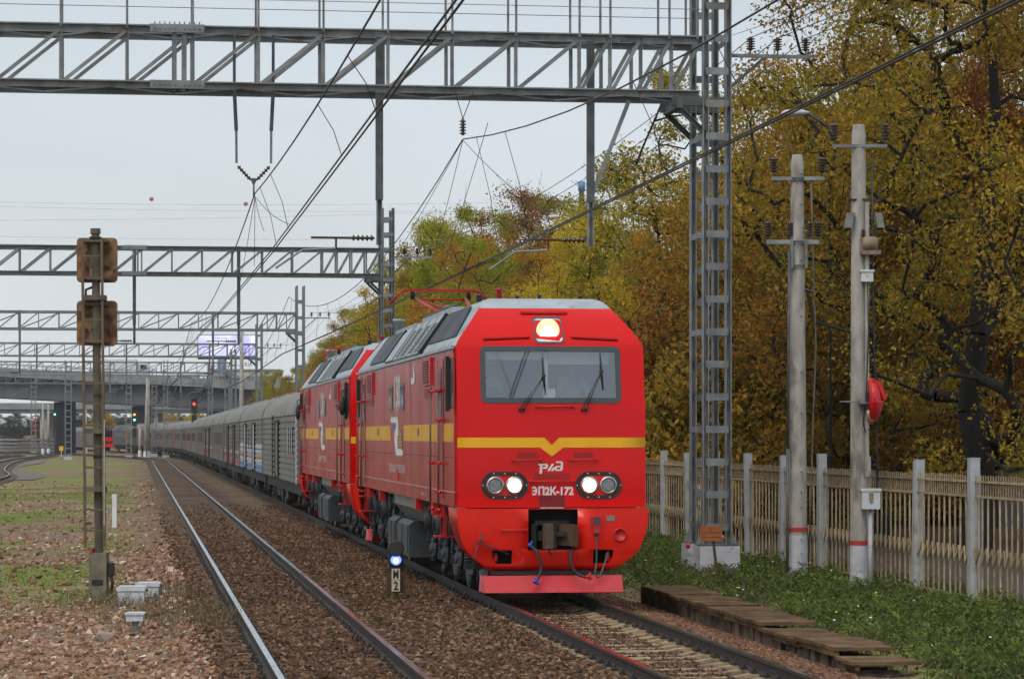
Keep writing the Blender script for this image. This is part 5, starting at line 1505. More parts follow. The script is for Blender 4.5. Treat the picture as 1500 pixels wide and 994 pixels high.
# insulator carrying the messenger under the first gantry
hg = empty('hanging_insulator', W(12, 0, 8.72), HEAD, 'dark insulator hung by a wire vee under the first gantry truss', 'insulator')
insul('insulator', (0, 0, .08), (0, 0, .42), .15, hg)
for sx in (-.16, .22): piece('hanger', (0, 0, .42), (sx, 0, .98), .018, .018, M['wire'], hg, 'rod')
# bridle wires near the supports
br = empty('bridle_wires', (0, 0, 0), 0, 'crossing thin bridle wires below the first gantry', 'wire')
for a, c in (((12, 0, 8.7), (34, -.2, 6.3)), ((12, 0, 8.7), (22, .3, 6.3)), ((12, 0, 8.7), (2, .3, 6.3)), ((8, 0, 8.6), (18, .2, 6.3)), ((12, R2, 7.5), (26, R2+.2, 6.4)), ((12, R2, 7.5), (5, R2+.3, 6.4)), ((12, R2, 7.5), (17, R2+.2, 6.4)), ((12, R2, 7.5), (8, R2, 6.5))):
    wire('bridle_wire', sag(W(*a), W(*c), .08, 5), .0065, '', parent=br)
# feeder wires on the gantry arms
for i, x in enumerate((.75, 1.33, 1.93)):
    P_ = [Vector((4.28, 56.7, 0))] + [Vector((a, c, 0)) for a, c in GP[:4]]
    off = Vector((math.cos(HEAD)*x, math.sin(HEAD)*x, 11.0))
    pts = sag(P_[0] + Vector((8.8, -63, 0)) + off, P_[0] + off, .9)
    for a, c in zip(P_, P_[1:]): pts += sag(a+off, c+off, .9)[1:]
    wire('feeder_wire', pts, .010, f'{ORD[i]} of three feeder wires on the mast arms, counted from the mast', 'feeder wires on the mast arms')
# far power lines with marker balls
for i, (ya, yb, Y) in enumerate(((291, 293, 330), (296, 306, 335), (322, 300, 340), (341, 345, 345), (352, 356, 350))):
    wire('power_line', sag(at(-200, ya, Y), at(900, yb, Y+20), .7), .010, f'{ORD[i]} thin power line from the top crossing the sky above the bridge', 'power lines across the sky')
for px, py, w_ in ((222, 291.5, 'upper'), (360, 298.5, 'lower')):
    p = at(px, py, 330); bm = bmesh.new(); bmesh.ops.create_uvsphere(bm, u_segments=14, v_segments=10, radius=.27)
    me = bpy.data.meshes.new('marker_ball'); bm.to_mesh(me); bm.free(); me.materials.append(M.setdefault('ball', mat('orange_pink_ball', (.62, .22, .14), rough=.5)))
    for p_ in me.polygons: p_.use_smooth = True
    tag(link('marker_ball', me, None, p), f'{w_} of two orange marker balls on the power lines', 'marker ball', 'marker balls')

# ------------------------------------------------------------------ concrete poles with equipment
def pole(label, x, y, top, r0, r1, name='utility_pole'):
    T = empty(name, (x, y, 0), 0, label, 'utility pole', 'concrete poles by the fence')
    b = MB(); b.lathe((0, 0, -.35), (0, 0, top+.35), [(0, r0), (.98, r1), (1, r1*.8)], 18); b.build('shaft', M['concrete'], T, sharp=40)
    b = MB(); b.lathe((0, 0, -.3), (0, 0, 1.0), [(0, r0+.004), (1, r0-(r0-r1)*.12+.004)], 18, False); b.build('whitewash_base', M['whitewash'], T)
    return T
def ins_on(T, x, z, w=.17, h=.30, y=0.0):
    piece('pin', (x, y, z), (x, y, z+.12), .03, .03, M['steel_dark'], T, 'rod'); return insul('insulator', (x, y, z+.1), (x, y, z+.1+h), w, T)
pA = pole('pale concrete pole with two insulator crossarms, nearer the lattice mast', 5.63, 53.5, 8.2, .205, .125)
b = MB(); b.lathe((0, 0, .78), (0, 0, .075), [(0, .21), (1, .21)], 18, False); b.build('red_band', M['red_mark'], pA)
b = MB()
for z in (.15, .35, .62, 1.25, 1.55, 1.95, 3.1, 3.9, 5.0, 6.1, 7.2, 7.8): b.cyl((.06, -.24, z), (.06, -.13, z), .013, n=6)
b.build('holes', M['black'], pA)
piece('crossarm', (-.52, -.1, 7.72), (.52, -.1, 7.72), .07, .07, M['steel'], pA)
for x in (-.48, .48): ins_on(pA, x, 7.74, .22, .30, -.1)
piece('crossarm', (-.62, -.1, 6.47), (.42, -.1, 6.47), .07, .08, M['steel'], pA)
for x in (-.58, -.16, .22, .40): ins_on(pA, x, 6.48, .20 if abs(x) > .3 else .14, .30, -.1)
for x in (-.12, .16): piece('bracket', (x, -.15, 5.95), (x, -.15, 6.5), .05, .06, M['steel'], pA)
for z in (7.72, 6.47, 6.0, 1.1): b = MB(); b.lathe((0, 0, z-.02), (0, 0, .04), [(0, .185), (1, .185)], 16, False); b.build('clamp_band', M['steel_dark'], pA)
b = MB(); b.tube([(-.17, -.12, 6.3), (-.19, -.18, 4.5), (-.2, -.2, 2.4)], .028); b.tube([(-.21, -.2, 2.4), (-.22, -.25, -.2)], .03); b.build('conduit', M['steel_dark'], pA)
b = MB(); b.tube([(.26, -.1, 7.7), (.30, -.1, 6.2), (.36, -.1, 4.4), (.30, -.1, 3.0), (.27, -.12, 1.8), (.2, -.2, .2)], .018); b.tube([(.14, -.1, 5.55), (.3, -.12, 5.5), (.35, -.1, 5.2)], .015); b.build('cable', M['pole_grime'], pA)
pB = pole('concrete pole with small transformer and red back of a traffic lamp', 6.47, 50.6, 8.46, .165, .13)
b = MB(); b.lathe((0, 0, .62), (0, 0, .085), [(0, .17), (1, .17)], 18, False); b.build('red_band', M['red_mark'], pB)
piece('crossarm', (-.5, -.1, 8.05), (.52, -.1, 8.05), .06, .06, M['steel'], pB)
for x in (-.47, .49): ins_on(pB, x, 8.06, .2, .32, -.1)
piece('crossarm', (-.22, -.1, 7.05), (.4, -.1, 7.05), .05, .04, M['black'], pB)
for x in (-.2, .38): insul('insulator', (x, -.1, 7.07), (x, -.1, 7.32), .06, pB, 'rust')
for x, c, tl in ((-.22, 'steel', .1), (.40, 'tank', -.1)):
    b = MB(); b.prism([(x-.07, 6.52), (x+.06, 6.52), (x+.06+tl*.6, 6.80), (x-.07+tl*.6, 6.80)], lambda a, c_, e_: (a, e_, c_), -.24, -.10); b.build('floodlight', M[c], pB)
    piece('floodlight_arm', (x*.3, -.1, 6.72), (x, -.12, 6.70), .03, .03, M['steel'], pB)
b = MB(); b.lathe((.04, -.2, 6.22), (.28, 0, 0), [(0, .12), (.2, .14), (.8, .14), (1, .12)], 14); b.box(.02, .38, -.3, -.08, 6.02, 6.10); b.box(.0, .10, -.26, -.1, 6.05, 6.32); b.build('transformer', M.setdefault('tan_metal', mat('tan_painted_metal', (.26, .19, .13), (.17, .12, .08), scale=6, rough=.7)), pB)
for x in (.06, .30): insul('bushing', (x, -.2, 6.34), (x, -.2, 6.50), .09, pB, 'rust')
b = MB(); b.box(.02, .24, -.26, -.13, 5.52, 5.70); b.box(.0, .26, -.28, -.12, 5.70, 5.74); b.build('junction_box', M['box_white'], pB)
b = MB(); b.add([(.10, -.263, 5.60), (.16, -.263, 5.60), (.13, -.263, 5.66)], [(0, 1, 2)]); b.build('warning_triangle', M['yellow_front'], pB)
b = MB(); b.tube([(.14, -.2, 5.5), (.16, -.2, 4.6), (.12, -.2, 3.6), (.10, -.22, 3.2), (.05, -.24, 2.9), (.10, -.26, 2.72), (.18, -.26, 2.8)], .015); b.tube([(.24, -.12, 7.9), (.24, -.14, 5.9), (.28, -.16, 4), (.33, -.18, 2.2), (.30, -.2, 1.4)], .018); b.build('cable', M['black'], pB)
b = MB(); b.box(.10, .17, -.2, -.1, 1.9, 7.0); b.build('cable_duct', M['concrete'], pB)
b = MB(); b.box(.02, .36, -.34, -.16, 1.30, 1.66); b.box(.0, .38, -.355, -.16, 1.63, 1.68); b.build('meter_box', M['box_white'], pB)
b = MB(); b.box(.15, .23, -.352, -.335, 1.47, 1.60); b.box(.16, .22, -.358, -.352, 1.42, 1.47); b.build('box_label', M['tan_metal'], pB)
b = MB(); b.cyl((.19, -.22, -.3), (.19, -.22, 1.3), .04, n=8); b.build('conduit', M['whitewash'], pB)
# red lamp visor seen from behind
tl = empty('traffic_lamp', (6.47, 50.6, 3.25), 0, 'round red plastic back of a lamp clamped to the concrete pole', 'lamp')
b = MB(); prof = []
for i in range(19):
    a = RAD(90 - i*10); prof.append((math.cos(a), math.sin(a)))
sec = [(0.13, .40), (.24, .40), (.34, .30), (.40, .12), (.44, .02), (.40, -.05), (.36, -.2), (.26, -.36), (.13, -.42)]
b.lathe((.14, -.16, .05), (.30, 0, 0), [(0, .36), (.12, .43), (.35, .43), (.6, .36), (.8, .24), (.95, .10), (1, .02)], 28); b.prism([(.2, .40), (.36, .36), (.47, .06), (.42, .0), (.34, .22)], lambda a, c, e_: (a, e_, c + .05), -.42, .10); tb = b.build('housing', M.setdefault('red_plastic', mat('red_plastic', (.62, .01, .012), rough=.35)), tl)
b = MB()
for z0, z1 in ((-.25, .28), (-.1, .15)): b.tube([(.2, -.57, z1*.6+.05), (.24, -.60, .1), (.2, -.57, z0*.6+.05)], .016)
b.box(.16, .38, -.60, -.55, .02, .06); b.build('rib', M['red_plastic'], tl)
b = MB(); b.box(-.02, .22, -.34, -.1, .0, .08); b.cyl((-.38, -.2, .04), (.1, -.2, .04), .014, n=6); b.build('clamp', M['steel'], tl)
b = MB(); b.box(.08, .2, -.38, -.34, .05, .22); b.build('hinge', M['black'], tl)
b = MB(); b.cyl((.14, -.38, -.12), (.2, -.38, -.32), .045, .04, n=8); b.build('plug', M['plate'], tl)
# street lamp reaching in from behind and its twin far back
def street_lamp(label, p, dirx):
    T = empty('street_lamp', p, 0, label, 'street lamp', 'street lamps among the trees')
    b = MB(); b.lathe((-.30, 0, 0), (.62, 0, .02), [(0, .03), (.15, .11), (.5, .15), (.8, .10), (1, .05)], 12); o = b.build('lamp_head', M['box_white'], T); o.scale = (1, 1, .62)
    b = MB(); b.tube([(.3, 0, 0), (.75, .2, -.28), (1.1, 1.6, -.6), (1.6, 7.2, -1.2), (1.7, 7.5, -p[2]-.3)], .035); b.build('arm', M['steel_dark'], T)
street_lamp('cobra street lamp head above the left concrete pole', tuple(at(1164, 166, 60)), 1)
street_lamp('small street lamp head among the golden trees', tuple(at(812, 318, 112)), 1)

# ------------------------------------------------------------------ slatted fence
FX, FY = 7.3, 48.9
FD = Vector((-.1372, .9905, 0))
fe = empty('slatted_fence', (FX, FY, -.22), HEAD, 'beige metal slat fence with pale posts and a zigzag row', 'fence')
pitch = 3.38
zb_, zt_ = .16, 2.22
for k in range(-3, 13):
    y0, y1 = k*pitch, (k+1)*pitch
    ln_ = random.uniform(-.025, .025)
    b = MB(); b.box(-.085, .085, y0-.085, y0+.085, -.15, 2.44 + .03*((k*7) % 3)); b.box(-.09, .09, y0-.09, y0+.09, 2.44+.03*((k*7) % 3), 2.45+.03*((k*7) % 3)); b.v = [(x_+ln_*z_, y_+ln_*.6*z_, z_) for x_, y_, z_ in b.v]; b.build('post', M['fence'], fe)
    for z in (zb_, 1.98, 2.20-.09): 
        zz = z if z != 1.98 else 1.86
        piece('rail', (.0, y0+.085, zz), (.0, y1-.085, zz), .045, .035, M['fence_bar'], fe)
    n = 11
    if -2 <= k <= 9:
        for i in range(n):
            y = y0 + .14 + (pitch-.28)*i/(n-1)
            bend_ = random.choice((0, 0, 0, 0, 0, .05, -.06)); piece('slat', (.012*random.uniform(-1, 1), y+random.uniform(-.018, .018)+bend_, zb_), (0, y+random.uniform(-.008, .008), 1.86), .036, .036, M['fence_bar'], fe, 'rod')
    b = MB()
    for i in range(25):
        y = y0 + .11 + (pitch-.22)*i/24
        b.box(-.005, .005, y-.02, y+.02, 1.86, 2.22+random.uniform(-.01, .01))
    tag(b.build('picket_band', M['fence_bar'], fe), kind='stuff')
    b = MB()
    for i in range(10):
        ya = y0 + .14 + (pitch-.28)*i/10; w_ = (pitch-.28)/10; lo_, hi_ = (.74, 1.0)
        b.beam((-.03, ya, hi_), (-.03, ya+w_*.85, lo_), .02, .05); b.beam((-.03, ya+w_*.85, lo_), (-.03, ya+w_, hi_), .02, .03)
    tag(b.build('zigzag_bar', M['fence_bar'], fe), kind='stuff')
# orange notice on a leaning stake
st = empty('notice_stake', tuple(at(1050, 838, 54.6)), 0, 'small orange board on a leaning wooden stake before the mast footing', 'sign')
st.location.z = -.25
b = MB(); b.beam((.02, 0, 0), (-.09, 0, .95), .055, .04); b.build('stake', M['wood_stake'], st)
b = MB(); b.prism([(-.33, .80), (.10, .78), (.10, 1.08), (-.34, 1.10)], lambda a, c, e_: (a, e_, c), -.05, -.03); b.build('board', M['orange_sign'], st)
b = MB(); b.box(-.29, .05, -.053, -.05, .955, .965); b.box(-.30, .06, -.053, -.05, .87, .878); b.box(-.14, -.125, -.053, -.05, .96, 1.06); b.build('faded_marks', M['wood_stake'], st)
b = MB(); b.lathe((0, 0, 0), (0, 0, .12), [(0, .015), (.3, .05), (.8, .045), (1, .015)], 10)
tag(b.build('red_ball_weight', M['red_plastic'], None, tuple(at(1008, 803, 56.0))), 'small red ball weight hanging by the mast footing', 'weight')
# low concrete wall and house behind the trees
hs = empty('grey_outbuilding', (17.2, 84, -.2), HEAD, 'dark grey rendered outbuilding with orange roof edge behind the fence', 'building')
b = MB(); b.box(-2.2, 8, 0, 6, 0, 2.55); b.build('wall', M.setdefault('render', mat('dark_render', (.13, .125, .12), (.09, .088, .085), scale=2, rough=.9)), hs)
b = MB(); b.prism([(-2.5, 2.56), (8.3, 2.56), (8.3, 2.75), (2.9, 3.5), (-2.5, 2.75)], lambda a, c, e_: (a, e_, c), -.3, 6.3); b.build('roof', M.setdefault('tile', mat('orange_roof', (.42, .12, .06), (.30, .09, .05), scale=6, rough=.8)), hs)
wh = empty('white_house', (22.8, 105, -.2), HEAD, 'white rendered house glimpsed through leaves at the right edge', 'building')
b = MB(); b.box(-3.2, 9, 0, 8, 0, 7.2); b.build('wall', M.setdefault('white_render', mat('white_render', (.62, .61, .58), (.54, .53, .5), scale=1, rough=.9)), wh)
b = MB(); b.prism([(-3.6, 7.22), (9.4, 7.22), (3, 9.6)], lambda a, c, e_: (a, e_, c), -.4, 8.4); b.build('roof', M['tile'], wh)
for x in (-2.2, .2, 2.6):
    for z in (1.2, 4.4): b = MB(); b.box(x, x+1.1, -.03, .03, z, z+1.5); w_ = b.build('window', M['glass_dark'], wh); b = MB(); b.box(x-.08, x+1.18, -.08, -.031, z-.1, z-.02); b.build('sill', M['white'], w_)

# ------------------------------------------------------------------ signal seen from behind, left
sg = empty('signal_mast', (-7.46, 49.0, -.25), 0, 'signal mast seen from behind, two rusty boards and a ladder', 'signal')
b = MB(); b.lathe((0, 0, 0), (-.07, 0, 6.65), [(0, .078), (.985, .072), (.986, .095), (1, .09)], 18); b.build('post', M['pole_grime'], sg, sharp=40)
b = MB(); b.box(-.17, .15, -.15, .15, -.3, .80); b.build('base_casing', mat('casing', (.20, .175, .125), (.13, .11, .075), scale=5, rough=.85), sg)
b = MB(); b.box(-.11, .09, -.158, -.148, .22, .32); b.build('base_slot', M['black'], sg)
b = MB(); b.box(-.15, -.10, -.16, .10, .80, .88); b.build('red_base_tag', M['red_mark'], sg)
for z0 in (6.06, 4.92):
    b = MB(); o_ = []
    for cx, cz, a0 in ((.22, .33, 0), (-.36, .33, 90), (-.36, -.33, 180), (.22, -.33, 270)):
        for q in range(5): a = RAD(a0+q*22.5); o_.append((cx+.075*math.cos(a), cz+z0+.075*math.sin(a)+.03))
    b.prism(o_, lambda a, c, e_: (a, e_, c), .16, .24); bd = b.build('backboard', M['signal_rust'], sg)
    b = MB(); b.box(-.19, .05, .13, .16, z0-.28, z0+.28); b.build('lamp_case_back', M['tan_metal'], bd)
    b = MB()
    for zz in (z0-.34, z0+.34): b.box(-.30, .16, -.13, .16, zz, zz+.04)
    b.build('bracket', M['pole_grime'], sg)
    b = MB()
    for zz in (z0-.12, z0+.14):
        for x in (-.27, -.17, .06, .13): b.box(x, x+.025, .12, .16, zz, zz+.05)
    b.build('bolt_block', M['black'], sg)
for x in (-.22, .13): piece('ladder_rail', (x, -.22, .9), (x-.055, -.20, 6.45), .045, .05, M.setdefault('ladder', mat('rusty_ladder', (.16, .10, .055), (.11, .07, .04), scale=6, rough=.8)), sg)
for i in range(14): z = 1.2 + i*.38; piece('rung', (-.22-.01*z*.9, -.21, z), (.13-.01*z*.9, -.21, z), .03, .03, M['ladder'], sg)
for z in (2.95, 5.35, 1.9): b = MB(); b.box(-.25, .12, -.24, .13, z, z+.09); b.build('ladder_clamp', M['pole_grime'], sg)
for z in (3.6, 2.5): b = MB(); b.lathe((-.03, 0, z), (0, 0, .06), [(0, .082), (1, .082)], 16, False); b.build('rust_band', M['rust'], sg)
b = MB(); b.box(-.16, .03, -.10, .10, 6.46, 6.50); b.tube([(-.08, .1, 5.62), (-.26, .1, 5.55), (-.26, .1, 5.35)], .025); b.build('cable_bend', M['black'], sg)
b = MB(); b.box(.12, .13, -.25, -.2, 1.3, 3.2); b.build('white_strip', M['white'], sg)
b = MB(); b.box(.17, .27, -.1, .05, .38, .62); b.tube([(.22, -.05, .4), (.25, -.06, .25), (.22, -.05, .05)], .03); b.build('cable_socket', M['black'], sg)
# white boxes and markers
def track_box(label, px, py, Y, w, d, h, leg, name='cable_box'):
    p = at(px, py, Y)
    T = empty(name, (p.x, p.y, -.25), HEAD*.3, label, 'cable box', 'white trackside boxes')
    b = MB(); b.box(-w/2, w/2, -d/2, d/2, leg, leg+h*.72); o = b.build('case', M['box_white'], T)
    b = MB(); b.prism([(-w/2-.02, leg+h*.72), (w/2+.02, leg+h*.72), (w/2+.02, leg+h*.92), (w/2-.02, leg+h), (-w/2+.02, leg+h), (-w/2-.02, leg+h*.92)], lambda a, c, e_: (a, e_, c), -d/2-.02, d/2+.02); b.build('lid', M['box_white'], T)
    for sx in (-1, 1): b = MB(); b.cyl((sx*w*.5, 0, leg+h*.75), (sx*(w*.5+.05), 0, leg+h*.75), .02, n=6); b.build('hinge', M['steel_dark'], T)
    if leg > .05: b = MB(); b.box(-.045, .045, -.04, .04, -.1, leg); b.build('leg', M['steel'], T)
    return T
track_box('front white cable box on the ground right of the signal mast', 193, 878, 47.2, .46, .30, .30, .0)
tb2 = track_box('white cable box behind the front one, with pipe elbow', 217, 866, 48.6, .40, .3, .26, .03)
b = MB(); b.tube([(.2, 0, .12), (.30, 0, .10), (.36, 0, .0)], .05, 8); b.build('pipe_elbow', M['concrete'], tb2)
track_box('small white box on a single short leg beside the track', 198, 920, 40.2, .25, .2, .13, .17)
mk = empty('white_marker_post', tuple(at(168, 770, 85)), 0, 'white marker post standing in the grass beyond the signal mast', 'marker post'); mk.location.z = -.26
b = MB(); b.box(-.07, .07, -.06, .06, 0, 1.08); b.build('post', M['white'], mk)
b = MB(); b.box(-.20, -.07, -.04, .04, .50, .60); b.build('side_plate', M['steel'], mk)
b = MB(); b.tube([at(232, 917, 41.2), at(338, 922, 40.4)], .06, 8)
ob = b.build('rusty_pipe', M['rust'], None); tag(ob, 'rusty pipe lying on the ground up to the rail', 'pipe')
b = MB(); p = at(205, 858, 49.5); b.box(p.x-.2, p.x+.25, p.y, p.y+.12, -.2, -.1); tag(b.build('timber_offcut', M['wood_stake'], None), 'short dark timber offcut behind the cable boxes', 'timber')
# dwarf signal between the tracks
ds = empty('dwarf_signal', (-2.05, 47.9, -.24), 0, 'dwarf signal with lit blue lamp and white number plates', 'signal')
b = MB(); b.cyl((0, 0, -.1), (0, 0, .28), .035, n=8); b.box(-.17, .17, .02, .05, .13, .56); b.build('stand', M['rust'], ds)
b = MB(); b.box(-.12, .12, -.02, .16, .56, .96); b.lathe((0, .0, .72), (0, -.06, 0), [(0, .135), (1, .135), (1, .10), (.4, .095)], 20, False); b.build('lamp_case', M['black'], ds)
b = MB(); b.lathe((0, .08, .90), (0, -.16, .01), [(0, .13), (.7, .145), (1, .13)], 18, True); b.build('hood', M['black'], ds)
b = MB(); b.lathe((0, -.01, .70), (0, -.03, 0), [(0, .10), (1, .085)], 20); b.build('lamp', M['blue_lamp'], ds)
b = MB(); b.lathe((.0, -.042, .70), (0, -.005, 0), [(0, .045), (1, .03)], 12); b.build('lamp_core', M['blue_core'], ds)
for z, ch in ((.46, 'M'), (.255, '2')):
    b = MB(); b.box(-.075, .075, -.06, -.04, z-.10, z+.098); pl = b.build('number_plate', M['plate'], ds)
    place('lettering', text_mesh(ch, .095 if ch == 'M' else .085, .155, M['black'], .03), FRONT, (0, -.064, z), pl)
# ------------------------------------------------------------------ trees
M['bark'] = mat('dark_bark', (.018, .014, .011), (.011, .009, .007), scale=6, rough=.95, bump=.4)
LEAF = {
 'rust': island_mat('rust_and_olive_leaves', [(.085,.082,.014), (.22,.155,.018), (.43,.225,.024), (.11,.105,.016), (.50,.205,.026), (.33,.195,.02), (.16,.155,.018)], .7, .40, .8),
 'gold': island_mat('golden_leaves', [(.30,.22,.016), (.52,.33,.02), (.66,.41,.03), (.40,.27,.02), (.60,.29,.025), (.24,.22,.018), (.52,.36,.03)], .7, .42, .45),
 'green': island_mat('yellow_green_leaves', [(.14,.16,.014), (.24,.26,.018), (.40,.34,.022), (.19,.21,.016), (.46,.34,.022), (.30,.29,.018)], .7, .42, .45),
 'far': island_mat('dull_green_leaves', [(.03,.05,.022), (.05,.07,.025), (.07,.08,.02), (.04,.06,.024)], .8, .3, 1.0),
}
def tree_meshes(seed, H, rad, zlow, ncl, nleaf, leaf, sig=.62, trunk_r=.30):
    rr = np.random.default_rng(seed)
    # trunk nodes with a slight wander
    nodes, par = [], []
    nt = 9
    x = y = 0.0
    for i in range(nt):
        z = H*.72*i/(nt-1)
        if i: x += rr.normal()*.30; y += rr.normal()*.30
        nodes.append(np.array([x, y, z])); par.append(i-1)
    # clump centres inside an uneven crown
    C = []
    tries = 0
    lob = rr.normal(size=(7, 3)); lob /= np.linalg.norm(lob, axis=1)[:, None]; la = rr.uniform(-.22, .25, 7)
    while len(C) < ncl and tries < 6000:
        tries += 1
        u = rr.normal(size=3); u /= np.linalg.norm(u)
        q = rr.random()**.42
        bump_ = 1 + (la*np.exp(3*(lob@u-1))).sum()
        p = np.array([u[0]*rad, u[1]*rad, u[2]*(H-zlow)/2])*q*bump_
        p[2] += (H+zlow)/2
        t = (p[2]-zlow)/(H-zlow)
        if np.hypot(p[0], p[1]) > rad*bump_*(1.02 - .62*max(0, t-.45)/.55): continue
        if p[2] < zlow*.8 or any(np.linalg.norm(p-c) < .92*sig for c in C): continue
        C.append(p)
    C.sort(key=lambda p: np.hypot(p[0]-x*.5, p[1]-y*.5) + .15*p[2])
    tips = []
    for p in C:
        best, bi = 1e9, 0
        for i, n_ in enumerate(nodes):
            d = np.linalg.norm(p-n_) + max(0, n_[2]-p[2]+.35)*2.2 + (0.0 if i >= nt else .15) + (5 if i < 2 else 0)
            if d < best: best, bi = d, i
        a = nodes[bi]
        mid = (a+p)/2 + rr.normal(size=3)*.10*np.linalg.norm(p-a); mid[2] -= .04*np.linalg.norm(p-a)
        q1 = a*.68 + mid*.32 + rr.normal(size=3)*.06*np.linalg.norm(p-a) + np.array([0, 0, .05])*np.linalg.norm(p-a)
        q3 = mid*.45 + p*.55 + rr.normal(size=3)*.07*np.linalg.norm(p-a)
        nodes.append(q1); par.append(bi)
        for q_ in (mid, q3, p): nodes.append(q_); par.append(len(nodes)-2)
        tips.append(len(nodes)-1)
    w = np.zeros(len(nodes))
    for i in tips: w[i] += 1
    for i in range(len(nodes)-1, 0, -1): w[par[i]] += w[i]
    R_ = .020 + (trunk_r-.02)*(w/w[0])**.62
    for i in range(nt): R_[i] = min(R_[i], trunk_r*(1-.86*i/(nt-1)))
    b = MB(); b.smooth = True
    for i in range(1, len(nodes)):
        if par[i] < 0: continue
        a, c = nodes[par[i]], nodes[i]
        ra = R_[par[i]] if i < nt else min(R_[par[i]], R_[i]*1.35)
        b.lathe(a, c-a, [(0, ra*(1.35 if i == 1 else 1)), (1, R_[i])], 8 if R_[i] > .06 else 5, False)
    # twigs
    for i in tips:
        for q in range(4):
            e_ = nodes[i] + rr.normal(size=3)*sig*.8; e_[2] += .1
            b.lathe(nodes[i], e_-nodes[i], [(0, .016), (1, .005)], 3, False)
    wood = b.mesh('trunk', M['bark'])
    # leaves gathered round the clumps, each clump loose and uneven
    Cn = np.array([nodes[i] for i in tips]); nC = len(Cn)
    wt = rr.uniform(.35, 1.3, nC); cnt = rr.multinomial(nleaf, wt/wt.sum())
    idx = np.repeat(np.arange(nC), cnt); n = len(idx)
    sgm = sig*rr.uniform(.7, 1.25, nC)
    dd = rr.normal(size=(n, 3)); dd /= np.linalg.norm(dd, axis=1)[:, None]
    dd *= (rr.random(n)**.5)[:, None]*1.55*sgm[idx][:, None]
    dd[:, 2] *= .72
    sub = rr.normal(size=(n//14+1, 3))*.30                       # sprays
    pos = Cn[idx] + dd*.8 + sub[rr.integers(0, len(sub), n)]*.5
    pos[:, 2] -= .10*np.abs(rr.normal(size=n))
    ln = leaf*(.6+.8*rr.random(n)); wd = ln*(.42+.2*rr.random(n))
    ax = rr.normal(size=(n, 3)); ax[:, 2] -= .55; ax /= np.linalg.norm(ax, axis=1)[:, None]
    sd_ = np.cross(ax, rr.normal(size=(n, 3))); sd_ /= np.linalg.norm(sd_, axis=1)[:, None]
    nrm = np.cross(ax, sd_)
    v = np.stack([pos, pos+ax*(ln*.45)[:, None]+sd_*(wd*.5)[:, None]+nrm*(ln*.06)[:, None], pos+ax*ln[:, None], pos+ax*(ln*.45)[:, None]-sd_*(wd*.5)[:, None]+nrm*(ln*.06)[:, None]], 1)
    f = (np.arange(n)*4)[:, None] + np.arange(4)[None]
    crown = mesh_np('crown', v.reshape(-1, 3), f, LEAF['gold'])
    return wood, crown
TV = {
 'big1': tree_meshes(1, 19.5, 6.2, 2.2, 165, 66000, .118, .80, .38),
 'big2': tree_meshes(2, 18.0, 5.6, 1.6, 160, 66000, .125, .78, .30),
 'mid1': tree_meshes(3, 17.0, 5.2, 1.2, 160, 62000, .15, .80, .26),
 'mid2': tree_meshes(4, 16.0, 4.8, 1.0, 160, 62000, .15, .76, .24),
 'mid3': tree_meshes(6, 17.5, 4.4, 1.0, 150, 58000, .15, .76, .24),
 'low': tree_meshes(5, 6.5, 3.4, .2, 90, 30000, .16, .62, .10),
}
def tree(kind, X, Y, label, leaf, scale=1.0, rot=None, group=None, name='tree', cat='tree', zs=1.0):
    T = empty(name, (X, Y, -.25), random.random()*6.28 if rot is None else rot, label, cat, group)
    T.scale = (scale, scale, scale*zs)
    link('trunk', TV[kind][0], T)
    c = link('crown', TV[kind][1], T)
    c.material_slots[0].link = 'OBJECT'; c.material_slots[0].material = LEAF[leaf]
    return T
g1 = 'big trees behind the fence'
big = [('big1', 1425, 63.5, 'rust', 1.0, 'big leafy tree with thick forked dark trunk at the right edge'),
       ('big2', 1590, 71, 'rust', 1.0, 'rust-coloured tree standing beyond the right edge of the view'),
       ('big2', 1290, 72, 'rust', .90, 'rust and olive tree behind the pole with the transformer'),
       ('big1', 1385, 86, 'green', 1.0, 'olive-green tree behind the big forked tree'),
       ('mid1', 1150, 79, 'rust', .80, 'rust-brown tree between the lattice mast and the left pole'),
       ('big2', 1225, 95, 'gold', .92, 'ochre tree rising behind the street lamp head'),
       ('mid3', 1012, 92, 'rust', .88, 'thin brownish tree right behind the lattice mast'),
       ('mid2', 1095, 112, 'gold', 1.0, 'golden tree seen through the gaps beside the lattice mast'),
       ('big2', 1500, 104, 'rust', 1.0, 'large rusty tree of the second row at the far right')]
for k, px, Y, lf, s_, lab in big: tree(k, (px-750)/F*Y, Y, lab, lf, s_, group=g1)
# lower growth filling the belt behind the fence
lows = [(1000, 82), (1060, 86), (1140, 76), (1210, 84), (1290, 88), (1360, 94), (1430, 108), (1520, 96), (960, 95), (1090, 100), (1270, 116), (1180, 112)]
for i, (px, Y) in enumerate(lows):
    tree('low', (px-750)/F*Y, Y, f'low rusty bush in the undergrowth behind the slatted fence, {ORD[i]} in the planting', 'rust', random.uniform(.9, 1.25), group='bushes behind the fence', name='bush', cat='bush')
